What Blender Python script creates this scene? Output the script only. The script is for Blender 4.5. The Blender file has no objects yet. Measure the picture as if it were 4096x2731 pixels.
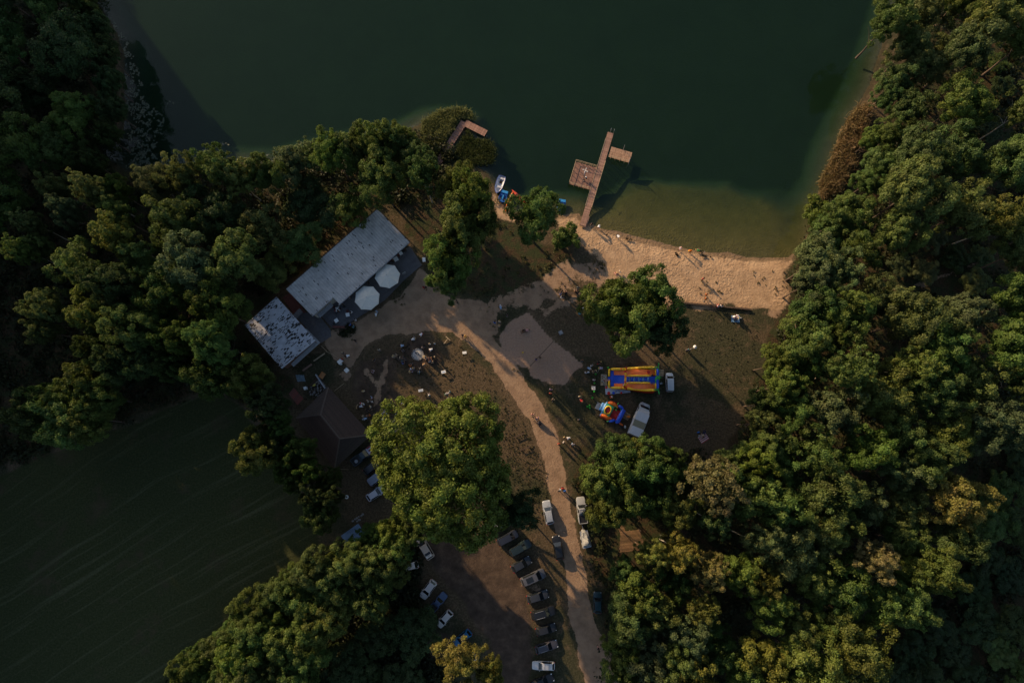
import bpy, bmesh, math, random
import numpy as np
from mathutils import Vector, Matrix

S = bpy.context.scene
COL = S.collection
rnd = random.Random(7)
NR = np.random.RandomState(11)
PI = math.pi

# ------------------------------------------------------------------ camera
FPX, CAMH, TILT = 2731.0, 122.0, math.radians(8.85)
cam = bpy.data.cameras.new('camera')
cam.lens = 24.0
cam.sensor_width = 36.0
cam.clip_start = 1.0
cam.clip_end = 6000.0
camo = bpy.data.objects.new('camera', cam)
COL.objects.link(camo)
camo.location = (0, 0, CAMH)
camo.rotation_euler = (TILT, 0, 0)
S.camera = camo

# ------------------------------------------------------------------ light
SUN_EL, SUN_AZ = math.radians(19.0), math.radians(-44.0)      # azimuth clockwise from +Y
SUN_DIR = Vector((math.sin(SUN_AZ) * math.cos(SUN_EL), math.cos(SUN_AZ) * math.cos(SUN_EL), math.sin(SUN_EL)))
W = bpy.data.worlds.new('World')
S.world = W
W.use_nodes = True
wn = W.node_tree
wn.nodes.clear()
sky = wn.nodes.new('ShaderNodeTexSky')
sky.sky_type = 'NISHITA'
sky.sun_disc = False
sky.sun_elevation = SUN_EL
sky.sun_rotation = SUN_AZ % (2 * PI)
sky.altitude = 100
sky.air_density = 1.0
sky.dust_density = 1.6
bg = wn.nodes.new('ShaderNodeBackground')
bg.inputs['Strength'].default_value = 0.10
wo = wn.nodes.new('ShaderNodeOutputWorld')
wn.links.new(sky.outputs[0], bg.inputs[0])
wn.links.new(bg.outputs[0], wo.inputs[0])
sl = bpy.data.lights.new('sun', 'SUN')
sl.energy = 4.1
sl.angle = math.radians(0.6)
sl.color = (1.0, 0.71, 0.41)
so = bpy.data.objects.new('sun', sl)
COL.objects.link(so)
so.rotation_euler = SUN_DIR.to_track_quat('Z', 'Y').to_euler()
so.location = (-60, 60, 80)
S.view_settings.view_transform = 'Standard'
S.view_settings.look = 'None'
S.view_settings.gamma = 1.0
S.view_settings.use_curve_mapping = False
S.view_settings.exposure = 0.80
S.render.engine = 'CYCLES'
S.cycles.max_bounces = 6
S.cycles.transparent_max_bounces = 12
S.cycles.use_denoising = True

# ------------------------------------------------------------------ picture -> place
_c, _s = math.cos(TILT), math.sin(TILT)


def G(px, py, z=0.0):
    """the point at height z seen at pixel (px, py) of the 4096 x 2731 photograph"""
    x, y = (px - 2048) / FPX, -(py - 1365.5) / FPX
    yy, zz = y * _c + _s, y * _s - _c
    t = (CAMH - z) / (-zz)
    return Vector((x * t, yy * t, z))


def GD(px, py, dx, dy, z=0.0):
    """heading angle of a picture direction (dx, dy) at that pixel"""
    a, b = G(px, py, z), G(px + dx, py + dy, z)
    return math.atan2(b.y - a.y, b.x - a.x)


# ------------------------------------------------------------------ mesh helper
class MB:
    def __init__(s):
        s.v, s.f, s.m = [], [], []

    def add(s, vs, fs, mi=0):
        o = len(s.v)
        s.v += [tuple(p) for p in vs]
        s.f += [tuple(i + o for i in q) for q in fs]
        s.m += [mi] * len(fs)
        return s

    def box(s, c, sz, rz=0.0, mi=0, top=1.0):
        hx, hy, hz = sz[0] / 2, sz[1] / 2, sz[2] / 2
        cs, sn = math.cos(rz), math.sin(rz)
        vs = []
        for z in (-1, 1):
            k = top if z > 0 else 1
            for x, y in ((-1, -1), (1, -1), (1, 1), (-1, 1)):
                X, Y = x * hx * k, y * hy * k
                vs.append((c[0] + X * cs - Y * sn, c[1] + X * sn + Y * cs, c[2] + z * hz))
        return s.add(vs, [(3, 2, 1, 0), (4, 5, 6, 7), (0, 1, 5, 4), (1, 2, 6, 5), (2, 3, 7, 6), (3, 0, 4, 7)], mi)

    def bar(s, a, b, w, h, mi=0):
        a, b = Vector(a), Vector(b)
        d = (b - a).normalized()
        up = Vector((0, 0, 1)) if abs(d.z) < .95 else Vector((0, 1, 0))
        r = d.cross(up).normalized()
        u = r.cross(d)
        vs = []
        for p in (a, b):
            for x, y in ((-1, -1), (1, -1), (1, 1), (-1, 1)):
                vs.append(p + r * x * w / 2 + u * y * h / 2)
        return s.add(vs, [(0, 1, 2, 3), (7, 6, 5, 4), (0, 4, 5, 1), (1, 5, 6, 2), (2, 6, 7, 3), (3, 7, 4, 0)], mi)

    def tube(s, pts, rad, n=8, mi=0, cap=True, flat=1.0):
        pts = [Vector(p) for p in pts]
        if not hasattr(rad, '__len__'):
            rad = [rad] * len(pts)
        vs, fs = [], []
        prev = None
        for i, p in enumerate(pts):
            d = (pts[min(i + 1, len(pts) - 1)] - pts[max(i - 1, 0)]).normalized()
            if prev is None:
                up = Vector((0, 0, 1)) if abs(d.z) < .9 else Vector((0, 1, 0))
                r = d.cross(up).normalized()
            else:
                r = (prev - d * prev.dot(d)).normalized()
            prev = r
            u = r.cross(d)
            for k in range(n):
                a = 2 * PI * k / n
                vs.append(p + (r * math.cos(a) + u * math.sin(a) * flat) * rad[i])
        for i in range(len(pts) - 1):
            for k in range(n):
                a, b = i * n + k, i * n + (k + 1) % n
                fs.append((a, b, b + n, a + n))
        if cap:
            fs.append(tuple(range(n))[::-1])
            fs.append(tuple(range((len(pts) - 1) * n, len(pts) * n)))
        return s.add(vs, fs, mi)

    def lathe(s, prof, n=12, c=(0, 0, 0), mi=0, cap=True):
        vs, fs = [], []
        for r, z in prof:
            for k in range(n):
                a = 2 * PI * k / n
                vs.append((c[0] + r * math.cos(a), c[1] + r * math.sin(a), c[2] + z))
        for i in range(len(prof) - 1):
            for k in range(n):
                a, b = i * n + k, i * n + (k + 1) % n
                fs.append((a, b, b + n, a + n))
        if cap:
            fs.append(tuple(range(n))[::-1])
            fs.append(tuple(range((len(prof) - 1) * n, len(prof) * n)))
        return s.add(vs, fs, mi)

    def prism(s, poly, z0, z1, mi=0):
        n = len(poly)
        ar = sum(poly[i][0] * poly[(i + 1) % n][1] - poly[(i + 1) % n][0] * poly[i][1] for i in range(n))
        if ar < 0:
            poly = poly[::-1]
        f = lambda z, p: (p[0], p[1], z(p) if callable(z) else z)
        vs = [f(z0, p) for p in poly] + [f(z1, p) for p in poly]
        fs = [tuple(range(n))[::-1], tuple(range(n, 2 * n))]
        fs += [(i, (i + 1) % n, n + (i + 1) % n, n + i) for i in range(n)]
        return s.add(vs, fs, mi)

    def ball(s, c, r, n=10, m=6, sz=(1, 1, 1), mi=0):
        vs, fs = [(c[0], c[1], c[2] - r * sz[2])], []
        for i in range(1, m):
            t = PI * i / m
            for k in range(n):
                a = 2 * PI * k / n
                vs.append((c[0] + r * sz[0] * math.sin(t) * math.cos(a), c[1] + r * sz[1] * math.sin(t) * math.sin(a), c[2] - r * sz[2] * math.cos(t)))
        vs.append((c[0], c[1], c[2] + r * sz[2]))
        for k in range(n):
            fs.append((0, 1 + (k + 1) % n, 1 + k))
            for i in range(m - 2):
                a, b = 1 + i * n + k, 1 + i * n + (k + 1) % n
                fs.append((a, b, b + n, a + n))
            fs.append((1 + (m - 2) * n + k, 1 + (m - 2) * n + (k + 1) % n, len(vs) - 1))
        return s.add(vs, fs, mi)

    def mesh(s, name, mats, smooth=False):
        me = bpy.data.meshes.new(name)
        me.from_pydata(s.v, [], s.f)
        if not isinstance(mats, (list, tuple)):
            mats = [mats]
        for m in mats:
            me.materials.append(m)
        if len(mats) > 1:
            me.polygons.foreach_set('material_index', s.m)
        if smooth:
            me.shade_smooth()
            me.set_sharp_from_angle(angle=math.radians(smooth if smooth > 1 else 40))
        me.update()
        return me

    def build(s, name, mats, parent=None, smooth=False, **kw):
        return obj(name, s.mesh(name, mats, smooth), parent, **kw)


def obj(name, me, parent=None, loc=(0, 0, 0), rz=0.0, color=None, kind=None):
    o = bpy.data.objects.new(name, me)
    COL.objects.link(o)
    o.location = loc
    o.rotation_euler = (0, 0, rz)
    if parent:
        o.parent = parent
    if color:
        o.color = (*color, 1)
    if kind:
        o['kind'] = kind
    return o


def tag(o, label, cat, group=None):
    o['label'] = label
    o['category'] = cat
    if group:
        o['group'] = group
    return o


def thing(name, label, cat, loc=(0, 0, 0), rz=0.0, group=None):
    o = bpy.data.objects.new(name, None)
    o.empty_display_size = .2
    COL.objects.link(o)
    o.location = loc
    o.rotation_euler = (0, 0, rz)
    return tag(o, label, cat, group)


def clone(o, parent=None):
    c = o.copy()
    COL.objects.link(c)
    if parent:
        c.parent = parent
    for ch in list(o.children):
        clone(ch, c)
    return c


# ------------------------------------------------------------------ materials
def mat(name, col=(.5, .5, .5), rough=.7, metal=0.0, var=.15, scale=6.0, bump=0.0, oc=False, spec=.4, wave=None, coat=0.0, sss=0):
    m = bpy.data.materials.new(name)
    m.use_nodes = True
    nt = m.node_tree
    b = nt.nodes['Principled BSDF']
    b.inputs['Roughness'].default_value = rough
    b.inputs['Metallic'].default_value = metal
    b.inputs['Specular IOR Level'].default_value = spec
    if coat:
        b.inputs['Coat Weight'].default_value = coat
        b.inputs['Coat Roughness'].default_value = .08
    tc = nt.nodes.new('ShaderNodeTexCoord')
    no = nt.nodes.new('ShaderNodeTexNoise')
    no.inputs['Scale'].default_value = scale
    no.inputs['Detail'].default_value = 5
    no.inputs['Roughness'].default_value = .65
    nt.links.new(tc.outputs['Object'], no.inputs['Vector'])
    mr = nt.nodes.new('ShaderNodeMapRange')
    mr.inputs[1].default_value, mr.inputs[2].default_value = .3, .7
    mr.inputs[3].default_value, mr.inputs[4].default_value = 1 - var, 1 + var
    nt.links.new(no.outputs[0], mr.inputs[0])
    mx = nt.nodes.new('ShaderNodeVectorMath')
    mx.operation = 'SCALE'
    if oc:
        oi = nt.nodes.new('ShaderNodeObjectInfo')
        nt.links.new(oi.outputs['Color'], mx.inputs[0])
    else:
        mx.inputs[0].default_value = col
    nt.links.new(mr.outputs[0], mx.inputs['Scale'])
    nt.links.new(mx.outputs[0], b.inputs['Base Color'])
    if bump:
        bp = nt.nodes.new('ShaderNodeBump')
        bp.inputs['Strength'].default_value = bump
        bp.inputs['Distance'].default_value = .05
        nt.links.new(no.outputs[0], bp.inputs['Height'])
        nt.links.new(bp.outputs[0], b.inputs['Normal'])
    return m


M = {}
M['white'] = mat('white_paint', (.72, .72, .70), .45, var=.06)
M['offwhite'] = mat('canvas', (.60, .60, .55), .85, var=.06, scale=3)
M['black'] = mat('black_plastic', (.012, .012, .013), .5)
M['rubber'] = mat('tyre_rubber', (.02, .02, .02), .9)
M['steel'] = mat('steel', (.55, .55, .56), .35, metal=.9)
M['greymetal'] = mat('grey_metal', (.30, .31, .33), .5, metal=.4)
M['paint'] = mat('car_paint', oc=True, rough=.35, var=.05, scale=2, coat=.35, spec=.4)
M['glass'] = mat('tinted_glass', (.012, .015, .018), .05, var=.05, spec=.6)
M['lamp_clear'] = mat('clear_lens', (.65, .66, .68), .15, spec=.6)
M['lamp_red'] = mat('red_lens', (.42, .015, .012), .2)
M['wood'] = mat('weathered_wood', (.23, .135, .095), .8, var=.35, scale=5, bump=.2)
M['wood_pale'] = mat('pale_wood', (.36, .27, .17), .8, var=.3, scale=6, bump=.2)
M['wood_dark'] = mat('dark_wood', (.07, .045, .03), .85, var=.3, scale=6, bump=.2)
M['plank'] = mat('deck_plank', oc=True, rough=.75, var=.3, scale=3.5, bump=.2)
M['objpaint'] = mat('painted', oc=True, rough=.55, var=.08, scale=4)
M['cloth'] = mat('cloth', oc=True, rough=.9, var=.12, scale=14, spec=.2)
M['skin'] = mat('skin', (.42, .24, .17), .6, var=.08, scale=20)
M['pvc'] = mat('inflated_vinyl', oc=True, rough=.38, var=.10, scale=3, spec=.5)
M['stone'] = mat('stone', (.24, .23, .22), .9, var=.35, scale=9, bump=.4)
M['ash'] = mat('wood_ash', (.33, .33, .33), .95, var=.45, scale=6, bump=.5)
M['concrete'] = mat('concrete', (.22, .225, .235), .85, var=.2, scale=3, bump=.15)
M['bark'] = mat('bark', (.085, .06, .045), .9, var=.4, scale=10, bump=.5)
M['bark_pale'] = mat('pale_bark', (.28, .25, .21), .9, var=.3, scale=10, bump=.4)
M['tarp'] = mat('tarpaulin', oc=True, rough=.6, var=.2, scale=3, bump=.3)
# ------------------------------------------------------------------ terrain masks (all in metres)
def poly(*pts):
    return np.array([[*G(x, y)[:2]] for x, y in pts])


def sdf(P, pg):
    """signed distance, positive inside"""
    n = len(pg)
    d = np.full(len(P), 1e9)
    ins = np.zeros(len(P), bool)
    for i in range(n):
        a, b = pg[i], pg[(i + 1) % n]
        e = b - a
        w = P - a
        t = np.clip((w @ e) / max(e @ e, 1e-9), 0, 1)
        d = np.minimum(d, ((w - t[:, None] * e) ** 2).sum(1))
        c = (a[1] > P[:, 1]) != (b[1] > P[:, 1])
        with np.errstate(divide='ignore', invalid='ignore'):
            xi = (b[0] - a[0]) * (P[:, 1] - a[1]) / (b[1] - a[1]) + a[0]
        ins ^= c & (P[:, 0] < xi)
    d = np.sqrt(d)
    return np.where(ins, d, -d)


def band(P, pts):
    """distance inside a strip: pts = (px, py, half width px)"""
    best = np.full(len(P), -1e9)
    for (x0, y0, w0), (x1, y1, w1) in zip(pts[:-1], pts[1:]):
        a, b = np.array(G(x0, y0)[:2]), np.array(G(x1, y1)[:2])
        e = b - a
        t = np.clip(((P - a) @ e) / (e @ e), 0, 1)
        d = np.sqrt(((P - a - t[:, None] * e) ** 2).sum(1))
        best = np.maximum(best, (w0 + (w1 - w0) * t) / 22.0 - d)
    return best


_tab = np.random.RandomState(5).rand(256, 256)


def vnoise(P, s, o=0):
    x, y = P[:, 0] / s + 100 + o, P[:, 1] / s + 100 + o * .7
    xi, yi = np.floor(x).astype(int), np.floor(y).astype(int)
    fx, fy = x - xi, y - yi
    fx, fy = fx * fx * (3 - 2 * fx), fy * fy * (3 - 2 * fy)
    g = lambda i, j: _tab[(xi + i) % 256, (yi + j) % 256]
    return (g(0, 0) * (1 - fx) + g(1, 0) * fx) * (1 - fy) + (g(0, 1) * (1 - fx) + g(1, 1) * fx) * fy - .5


def fbm(P, s, o=0):
    return vnoise(P, s, o) + .5 * vnoise(P, s / 2, o + 3) + .25 * vnoise(P, s / 4, o + 9)


def sm(x, w=.5):
    t = np.clip((x + w) / (2 * w), 0, 1)
    return t * t * (3 - 2 * t)


LAKE = poly((400, -500), (360, -60), (381, 0), (434, 77), (470, 137), (494, 202), (494, 286), (500, 476), (480, 545), (400, 575), (417, 625), (464, 655), (571, 710), (700, 680),
            (870, 640), (1090, 650), (1180, 620), (1400, 570), (1600, 530), (1700, 480), (1800, 470), (1870, 490), (1900, 560), (1890, 640), (1960, 700), (1990, 770), (2010, 810), (2060, 845),
            (2130, 850), (2236, 862), (2312, 852), (2350, 887), (2413, 915), (2498, 939), (2583, 964), (2710, 988), (2795, 1002), (2897, 1017), (2991, 1026), (3076, 1031),
            (3157, 1029), (3210, 990), (3240, 900), (3270, 800), (3305, 720), (3340, 600), (3400, 470), (3480, 330), (3540, 150), (3590, 0), (3640, -200), (3700, -500))
WATER_Z = -.3
COURT = poly((2024, 1296), (2110, 1248), (2158, 1296), (2216, 1369), (2271, 1403), (2330, 1462), (2285, 1503), (2254, 1541), (2192, 1537), (2151, 1517), (2120, 1503), (2117, 1472),
             (2027, 1441), (1999, 1413), (2010, 1393), (1999, 1345))
BEACH = poly((2300, 900), (2350, 860), (3180, 1000), (3150, 1090), (3150, 1170), (3170, 1230), (3010, 1245), (2690, 1210), (2600, 1180), (2480, 1140), (2430, 1115), (2420, 1060),
             (2380, 1010), (2330, 970))
COVE = poly((1980, 780), (2060, 820), (2120, 840), (2110, 890), (2040, 880), (1980, 850))
COVE2 = poly((2220, 850), (2330, 840), (2345, 900), (2320, 930), (2230, 910))
TRACK = [(2440, 2790, 78), (2420, 2731, 72), (2385, 2640, 62), (2345, 2536, 46), (2320, 2430, 45), (2300, 2271, 42), (2265, 2140, 38), (2245, 2040, 36), (2225, 1900, 34), (2205, 1800, 36),
         (2178, 1730, 38), (2144, 1648, 38), (2070, 1544, 37), (2022, 1475, 36), (1966, 1407, 37), (1890, 1338, 45), (1830, 1275, 60), (1700, 1200, 70)]
PLAZA = poly((1680, 1075), (1730, 1120), (1800, 1195), (1930, 1200), (1990, 1250), (1990, 1330), (1930, 1350), (1860, 1345), (1800, 1330), (1700, 1325), (1600, 1330), (1520, 1345),
             (1460, 1375), (1440, 1430), (1400, 1470), (1330, 1440), (1290, 1350), (1330, 1320), (1430, 1290), (1600, 1180))
NECK = [(2420, 1100, 50), (2330, 1080, 60), (2250, 1110, 60), (2170, 1160, 60), (2080, 1200, 55), (1980, 1220, 60)]
NECK2 = [(2330, 1180, 26), (2240, 1225, 24), (2180, 1240, 20)]
EAST = [(3010, 1235, 20), (3080, 1250, 32), (3160, 1230, 30)]
PARK = poly((1720, 2170), (1840, 2140), (1970, 2130), (2060, 2290), (2110, 2420), (2140, 2560), (2120, 2760), (2010, 2760), (1980, 2640), (1900, 2480), (1820, 2380), (1740, 2280))
PARK2 = poly((1705, 2560), (1760, 2510), (1830, 2530), (1830, 2600), (1780, 2640), (1710, 2640))
SPUR = [(2110, 2330, 10), (2200, 2380, 20), (2270, 2450, 20)]
RUT1 = [(1460, 1480, 12), (1520, 1560, 14), (1490, 1640, 12), (1505, 1720, 10), (1540, 1800, 10)]
RUT2 = [(1490, 1700, 7), (1520, 1790, 8), (1530, 1860, 8)]
RUT3 = [(1530, 1650, 7), (1548, 1760, 8), (1560, 1830, 8)]
STREAK = [(1548, 1420, 6), (1538, 1480, 13), (1530, 1520, 14), (1510, 1560, 10), (1495, 1600, 5)]
GRAVEL = poly((1353, 1490), (1395, 1480), (1405, 1510), (1395, 1532), (1370, 1535), (1357, 1515))
FIRE = poly((1600, 1400), (1640, 1360), (1700, 1355), (1750, 1390), (1770, 1440), (1740, 1470), (1690, 1480), (1620, 1460))
MEADOW = poly((-300, 2000), (0, 1890), (500, 1700), (850, 1560), (980, 1640), (1060, 1800), (1190, 1960), (1260, 2100), (1290, 2240), (1150, 2330), (950, 2500), (720, 2760), (600, 2900), (-300, 2900))
LITTER_R = poly((3140, 1100), (3300, 800), (3600, 400), (3700, -400), (4600, -400), (4600, 3000), (2440, 3000), (2400, 2500), (2370, 2250), (2330, 2120), (2300, 2000), (2290, 1900), (2340, 1800),
                (2700, 1800), (2880, 1830), (2960, 1720), (3010, 1560), (3080, 1400), (3120, 1240))
LITTER_L = poly((-400, -400), (350, -400), (450, 250), (450, 690), (900, 660), (1400, 600), (1750, 520), (1830, 640), (1760, 760), (1640, 830), (1500, 830), (1130, 1140), (960, 1300), (1120, 1480),
                (1150, 1560), (1000, 1620), (850, 1550), (500, 1690), (0, 1880), (-400, 2000))
LITTER_B = poly((640, 2790), (900, 2520), (1100, 2330), (1300, 2230), (1500, 2150), (1690, 2200), (1660, 2330), (1700, 2600), (1850, 2790))
LITTER_M = poly((1640, 830), (1760, 740), (1900, 720), (2010, 800), (2090, 880), (2160, 960), (2270, 1000), (2300, 1060), (2150, 1150), (2000, 1200), (1830, 1180), (1720, 1080), (1660, 980))
FPATH = [(3560, 1165, 9), (3700, 1130, 9), (3800, 1095, 12), (3890, 1060, 16), (3960, 1030, 12)]
PATCHES = [(1990, 1080, 60), (2300, 1990, 50), (2330, 1880, 40), (2420, 2120, 40), (2340, 1980, 40), (2500, 2220, 60)]
MUD = poly((1420, 1420), (1560, 1380), (1620, 1420), (1600, 1560), (1560, 1700), (1470, 1690), (1410, 1560))


BAY = poly((2150, 760), (2400, 800), (2480, 640), (2950, 640), (3120, 720), (3200, 840), (3300, 1100), (2300, 1100), (2150, 900))


BAY2 = poly((1960, 760), (2200, 830), (2400, 800), (2480, 600), (2950, 600), (3120, 680), (3200, 840), (3300, 1100), (2300, 1100), (1950, 900))


def masks(P):
    n1, n2, n3 = fbm(P, 4, 0), fbm(P, 1.6, 21), fbm(P, 12, 40)
    sd = -sdf(P, LAKE) + .35 * n2
    path = band(P, TRACK)
    neck = np.full(len(P), -9.)
    for q in (NECK, NECK2, EAST, SPUR):
        neck = np.maximum(neck, band(P, q))
    path = np.maximum(path, sdf(P, PLAZA))
    worn = sm(np.maximum(np.maximum(path, sdf(P, COURT)), sdf(P, BEACH)) + 1.6 * n1 + .8 * n2, 3.0)
    path = sm(path + .35 * n2 + .55 * n1, .8)
    ruts = np.full(len(P), -9.)
    for q in (RUT1, RUT2, RUT3, STREAK, FPATH):
        ruts = np.maximum(ruts, band(P, q))
    ruts = np.maximum(ruts, sdf(P, GRAVEL))
    path = np.maximum(path, sm(neck + 2.0 * n1 + 1.0 * n2, 2.4) * .66)
    path = np.maximum(path, sm(ruts + .9 * n2 + .5 * n1, .5) * .62)
    park = np.maximum(sdf(P, PARK), sdf(P, PARK2))
    beach = np.maximum(np.maximum(sdf(P, BEACH), sdf(P, COVE)), sdf(P, COVE2))
    beach = sm(beach + 1.8 * n1 + .8 * n2, 1.6)
    court = sm(sdf(P, COURT) + .45 * n2, .25)
    lit = np.maximum.reduce([sdf(P, q) for q in (LITTER_R, LITTER_L, LITTER_B, LITTER_M)])
    lit = sm(lit + 2.5 * n1, 1.5)
    mead = sm(sdf(P, MEADOW) + 1.5 * n1, 1.2)
    bare = np.maximum(sm(park + 1.5 * n1, 1.2), sm(sdf(P, FIRE) + .8 * n1, .8) * .9)
    bare = np.maximum(bare, sm(sdf(P, MUD) + 2 * n1, 1.5) * .6)
    dry = np.clip(.62 + 1.1 * n3 + .6 * n1, 0, 1)
    wet = np.clip(1 - np.abs(sd) / 1.4, 0, 1)
    return dict(sd=sd, worn=worn, path=path, beach=beach, court=court, lit=lit, mead=mead, bare=bare, dry=dry, wet=wet)


def terrain_z(P, sd):
    bx = sm(sdf(P, BAY) + 1.5 * fbm(P, 6, 3), 6.0)                                # the bathing bay is shallower than the rest
    slope = .55 - .46 * bx
    z = np.where(sd > 0, np.minimum(WATER_Z + sd * .11, 0), WATER_Z + np.maximum(sd * slope, -2.2))
    return z


xs = np.concatenate([[-3500, -1200, -500, -340], np.arange(-290, -130, 5.0), np.arange(-130, 130.01, .5), [170, 260, 500, 1200, 3500]])
ys = np.concatenate([[-3500, -1200, -400, -150, -90], np.arange(-62, 112.01, .5), np.arange(117, 262, 5.0), [300, 400, 1200, 3500]])
nx, ny = len(xs), len(ys)
XX, YY = np.meshgrid(xs, ys)
P = np.stack([XX.ravel(), YY.ravel()], 1)
mk = masks(P)
Z = terrain_z(P, mk['sd'])
Z += np.where(mk['sd'] > 3, .03 * fbm(P, 3, 60), 0)
Z = np.where(mk['sd'] > 0, Z, Z + .06 * fbm(P, 5, 2))
flat = np.maximum.reduce([np.zeros(len(P))])
# unseen ridge added up-sun beyond the frame, shaped to shade the upper left
ux_, uy_ = math.sin(SUN_AZ), math.cos(SUN_AZ)
tt_, cc_ = P[:, 0] * ux_ + P[:, 1] * uy_, P[:, 0] * uy_ - P[:, 1] * ux_
Z += (49 + 3 * fbm(P, 14, 5)) * np.exp(-((tt_ - 178) / 25) ** 2) / (1 + np.exp((cc_ - 3) / 4)) / (1 + np.exp((-190 - cc_) / 12))

V3 = np.stack([P[:, 0], P[:, 1], Z], 1)
idx = np.arange(nx * ny).reshape(ny, nx)
Q = np.stack([idx[:-1, :-1], idx[:-1, 1:], idx[1:, 1:], idx[1:, :-1]], -1).reshape(-1, 4)
qm = {k: v[Q].mean(1) for k, v in mk.items()}
cls = np.zeros(len(Q), int)                                   # lawn
cls[qm['lit'] > .5] = 4
cls[qm['mead'] > .5] = 5
cls[(qm['bare'] > .55)] = 6
cls[qm['path'] > .5] = 1
cls[(qm['beach'] > .5)] = 2
cls[qm['court'] > .5] = 3
cls[qm['sd'] < -.2] = 7
zq = Z[Q].mean(1)
cls[zq > 2.0] = 8
c1 = np.stack([mk['path'], mk['beach'], mk['court'], mk['worn']], 1)
c2 = np.stack([mk['lit'], mk['mead'], mk['bare'], np.ones(len(P))], 1)
c3 = np.stack([mk['dry'], mk['wet'], np.clip((WATER_Z - Z) / 2.0, 0, 1), sm(sdf(P, BAY2) + 1.5 * fbm(P, 6, 3), 8.0)], 1)


def N(nt, t, **kw):
    n = nt.nodes.new('ShaderNode' + t)
    for k, v in kw.items():
        if k in n.inputs:
            n.inputs[k].default_value = v
        else:
            setattr(n, k, v)
    return n


def ground_material():
    m = bpy.data.materials.new('ground_surface')
    m.use_nodes = True
    nt = m.node_tree
    L = nt.links.new
    b = nt.nodes['Principled BSDF']
    b.inputs['Roughness'].default_value = .95
    b.inputs['Specular IOR Level'].default_value = .15
    tc = N(nt, 'TexCoord')
    pos = tc.outputs['Object']
    sep = []
    for a in ('m1', 'm2', 'm3'):
        at = N(nt, 'Attribute', attribute_name=a)
        s = N(nt, 'SeparateColor')
        L(at.outputs['Color'], s.inputs[0])
        sep.append(s)
        bay = at.outputs['Alpha']
        if a == 'm1':
            worn = bay
    noise = {}
    for k, sc, det in (('fine', 3.2, 6), ('mid', .55, 5), ('big', .12, 4), ('vfine', 9, 4)):
        n = N(nt, 'TexNoise', Scale=sc, Detail=det, Roughness=.68)
        L(pos, n.inputs['Vector'])
        noise[k] = n.outputs[0]

    def ramp(src, stops):
        r = N(nt, 'ValToRGB')
        e = r.color_ramp.elements
        e[0].position, e[0].color = stops[0][0], (*stops[0][1], 1)
        e[1].position, e[1].color = stops[-1][0], (*stops[-1][1], 1)
        for p, c in stops[1:-1]:
            x = e.new(p)
            x.color = (*c, 1)
        L(src, r.inputs[0])
        return r.outputs[0]

    def mix(f, a, bb):
        x = N(nt, 'Mix', data_type='RGBA')
        if isinstance(f, float):
            x.inputs[0].default_value = f
        else:
            L(f, x.inputs[0])
        L(a, x.inputs[6])
        L(bb, x.inputs[7])
        return x.outputs[2]

    def math_(op, a, bb=None, clamp=False):
        x = N(nt, 'Math', operation=op, use_clamp=clamp)
        for i, q in enumerate((a, bb)):
            if q is None:
                continue
            if isinstance(q, (int, float)):
                x.inputs[i].default_value = q
            else:
                L(q, x.inputs[i])
        return x.outputs[0]

    def edge(mask, amt=.5, src='fine'):
        """ragged edge: mask eaten into by fine noise"""
        a = math_('SUBTRACT', noise[src], .5)
        a = math_('MULTIPLY', a, amt * 2)
        a = math_('ADD', mask, a)
        x = N(nt, 'MapRange')
        x.interpolation_type = 'SMOOTHSTEP'
        x.inputs[1].default_value, x.inputs[2].default_value = .3, .7
        L(a, x.inputs[0])
        y = math_('MULTIPLY', x.outputs[0], math_('GREATER_THAN', mask, .02))
        return y
    green = ramp(noise['fine'], [(.28, (.018, .020, .010)), (.5, (.042, .041, .021)), (.72, (.082, .074, .044))])
    dry = ramp(noise['fine'], [(.28, (.034, .026, .015)), (.5, (.080, .058, .034)), (.72, (.15, .110, .066))])
    c = mix(edge(sep[2].outputs[0], .6, 'mid'), green, dry)
    # bare earth showing through the turf, most of all beside the tracks
    earth = ramp(noise['fine'], [(.3, (.070, .047, .029)), (.5, (.120, .083, .052)), (.72, (.185, .132, .084))])
    ep = N(nt, 'MapRange')
    ep.inputs[1].default_value, ep.inputs[2].default_value = .55, .66
    L(noise['mid'], ep.inputs[0])
    c = mix(math_('MULTIPLY', ep.outputs[0], .55), c, earth)
    c = mix(math_('MULTIPLY', edge(worn, .55, 'mid'), .8), c, earth)
    # meadow, mown in long swathes
    mp = N(nt, 'Mapping')
    mp.inputs['Rotation'].default_value = (0, 0, math.radians(-31))
    L(pos, mp.inputs[0])
    wob = N(nt, 'TexNoise', Scale=.03, Detail=2)
    L(pos, wob.inputs['Vector'])
    wad = N(nt, 'VectorMath', operation='MULTIPLY_ADD')
    wad.inputs[1].default_value = (0, 6, 0)
    L(wob.outputs[1], wad.inputs[0])
    L(mp.outputs[0], wad.inputs[2])
    mp2 = N(nt, 'Mapping')
    mp2.inputs['Scale'].default_value = (.030, 1.1, 1)
    L(wad.outputs[0], mp2.inputs[0])
    st = N(nt, 'TexNoise', Scale=1.0, Detail=5, Roughness=.62)
    L(mp2.outputs[0], st.inputs['Vector'])
    mgreen = ramp(noise['fine'], [(.3, (.018, .023, .008)), (.5, (.032, .038, .013)), (.7, (.054, .057, .022))])
    mlight = ramp(noise['fine'], [(.3, (.042, .048, .020)), (.7, (.090, .090, .045))])
    sw = math_('MULTIPLY', noise['mid'], .15)
    s2 = N(nt, 'MapRange')
    s2.inputs[1].default_value, s2.inputs[2].default_value = .55, .66
    L(st.outputs[0], s2.inputs[0])
    sw = math_('ADD', sw, math_('MULTIPLY', s2.outputs[0], .8), True)
    mc = mix(sw, mgreen, mlight)
    mbrown = ramp(noise['mid'], [(.3, (.04, .03, .018)), (.7, (.085, .06, .035))])
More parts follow.
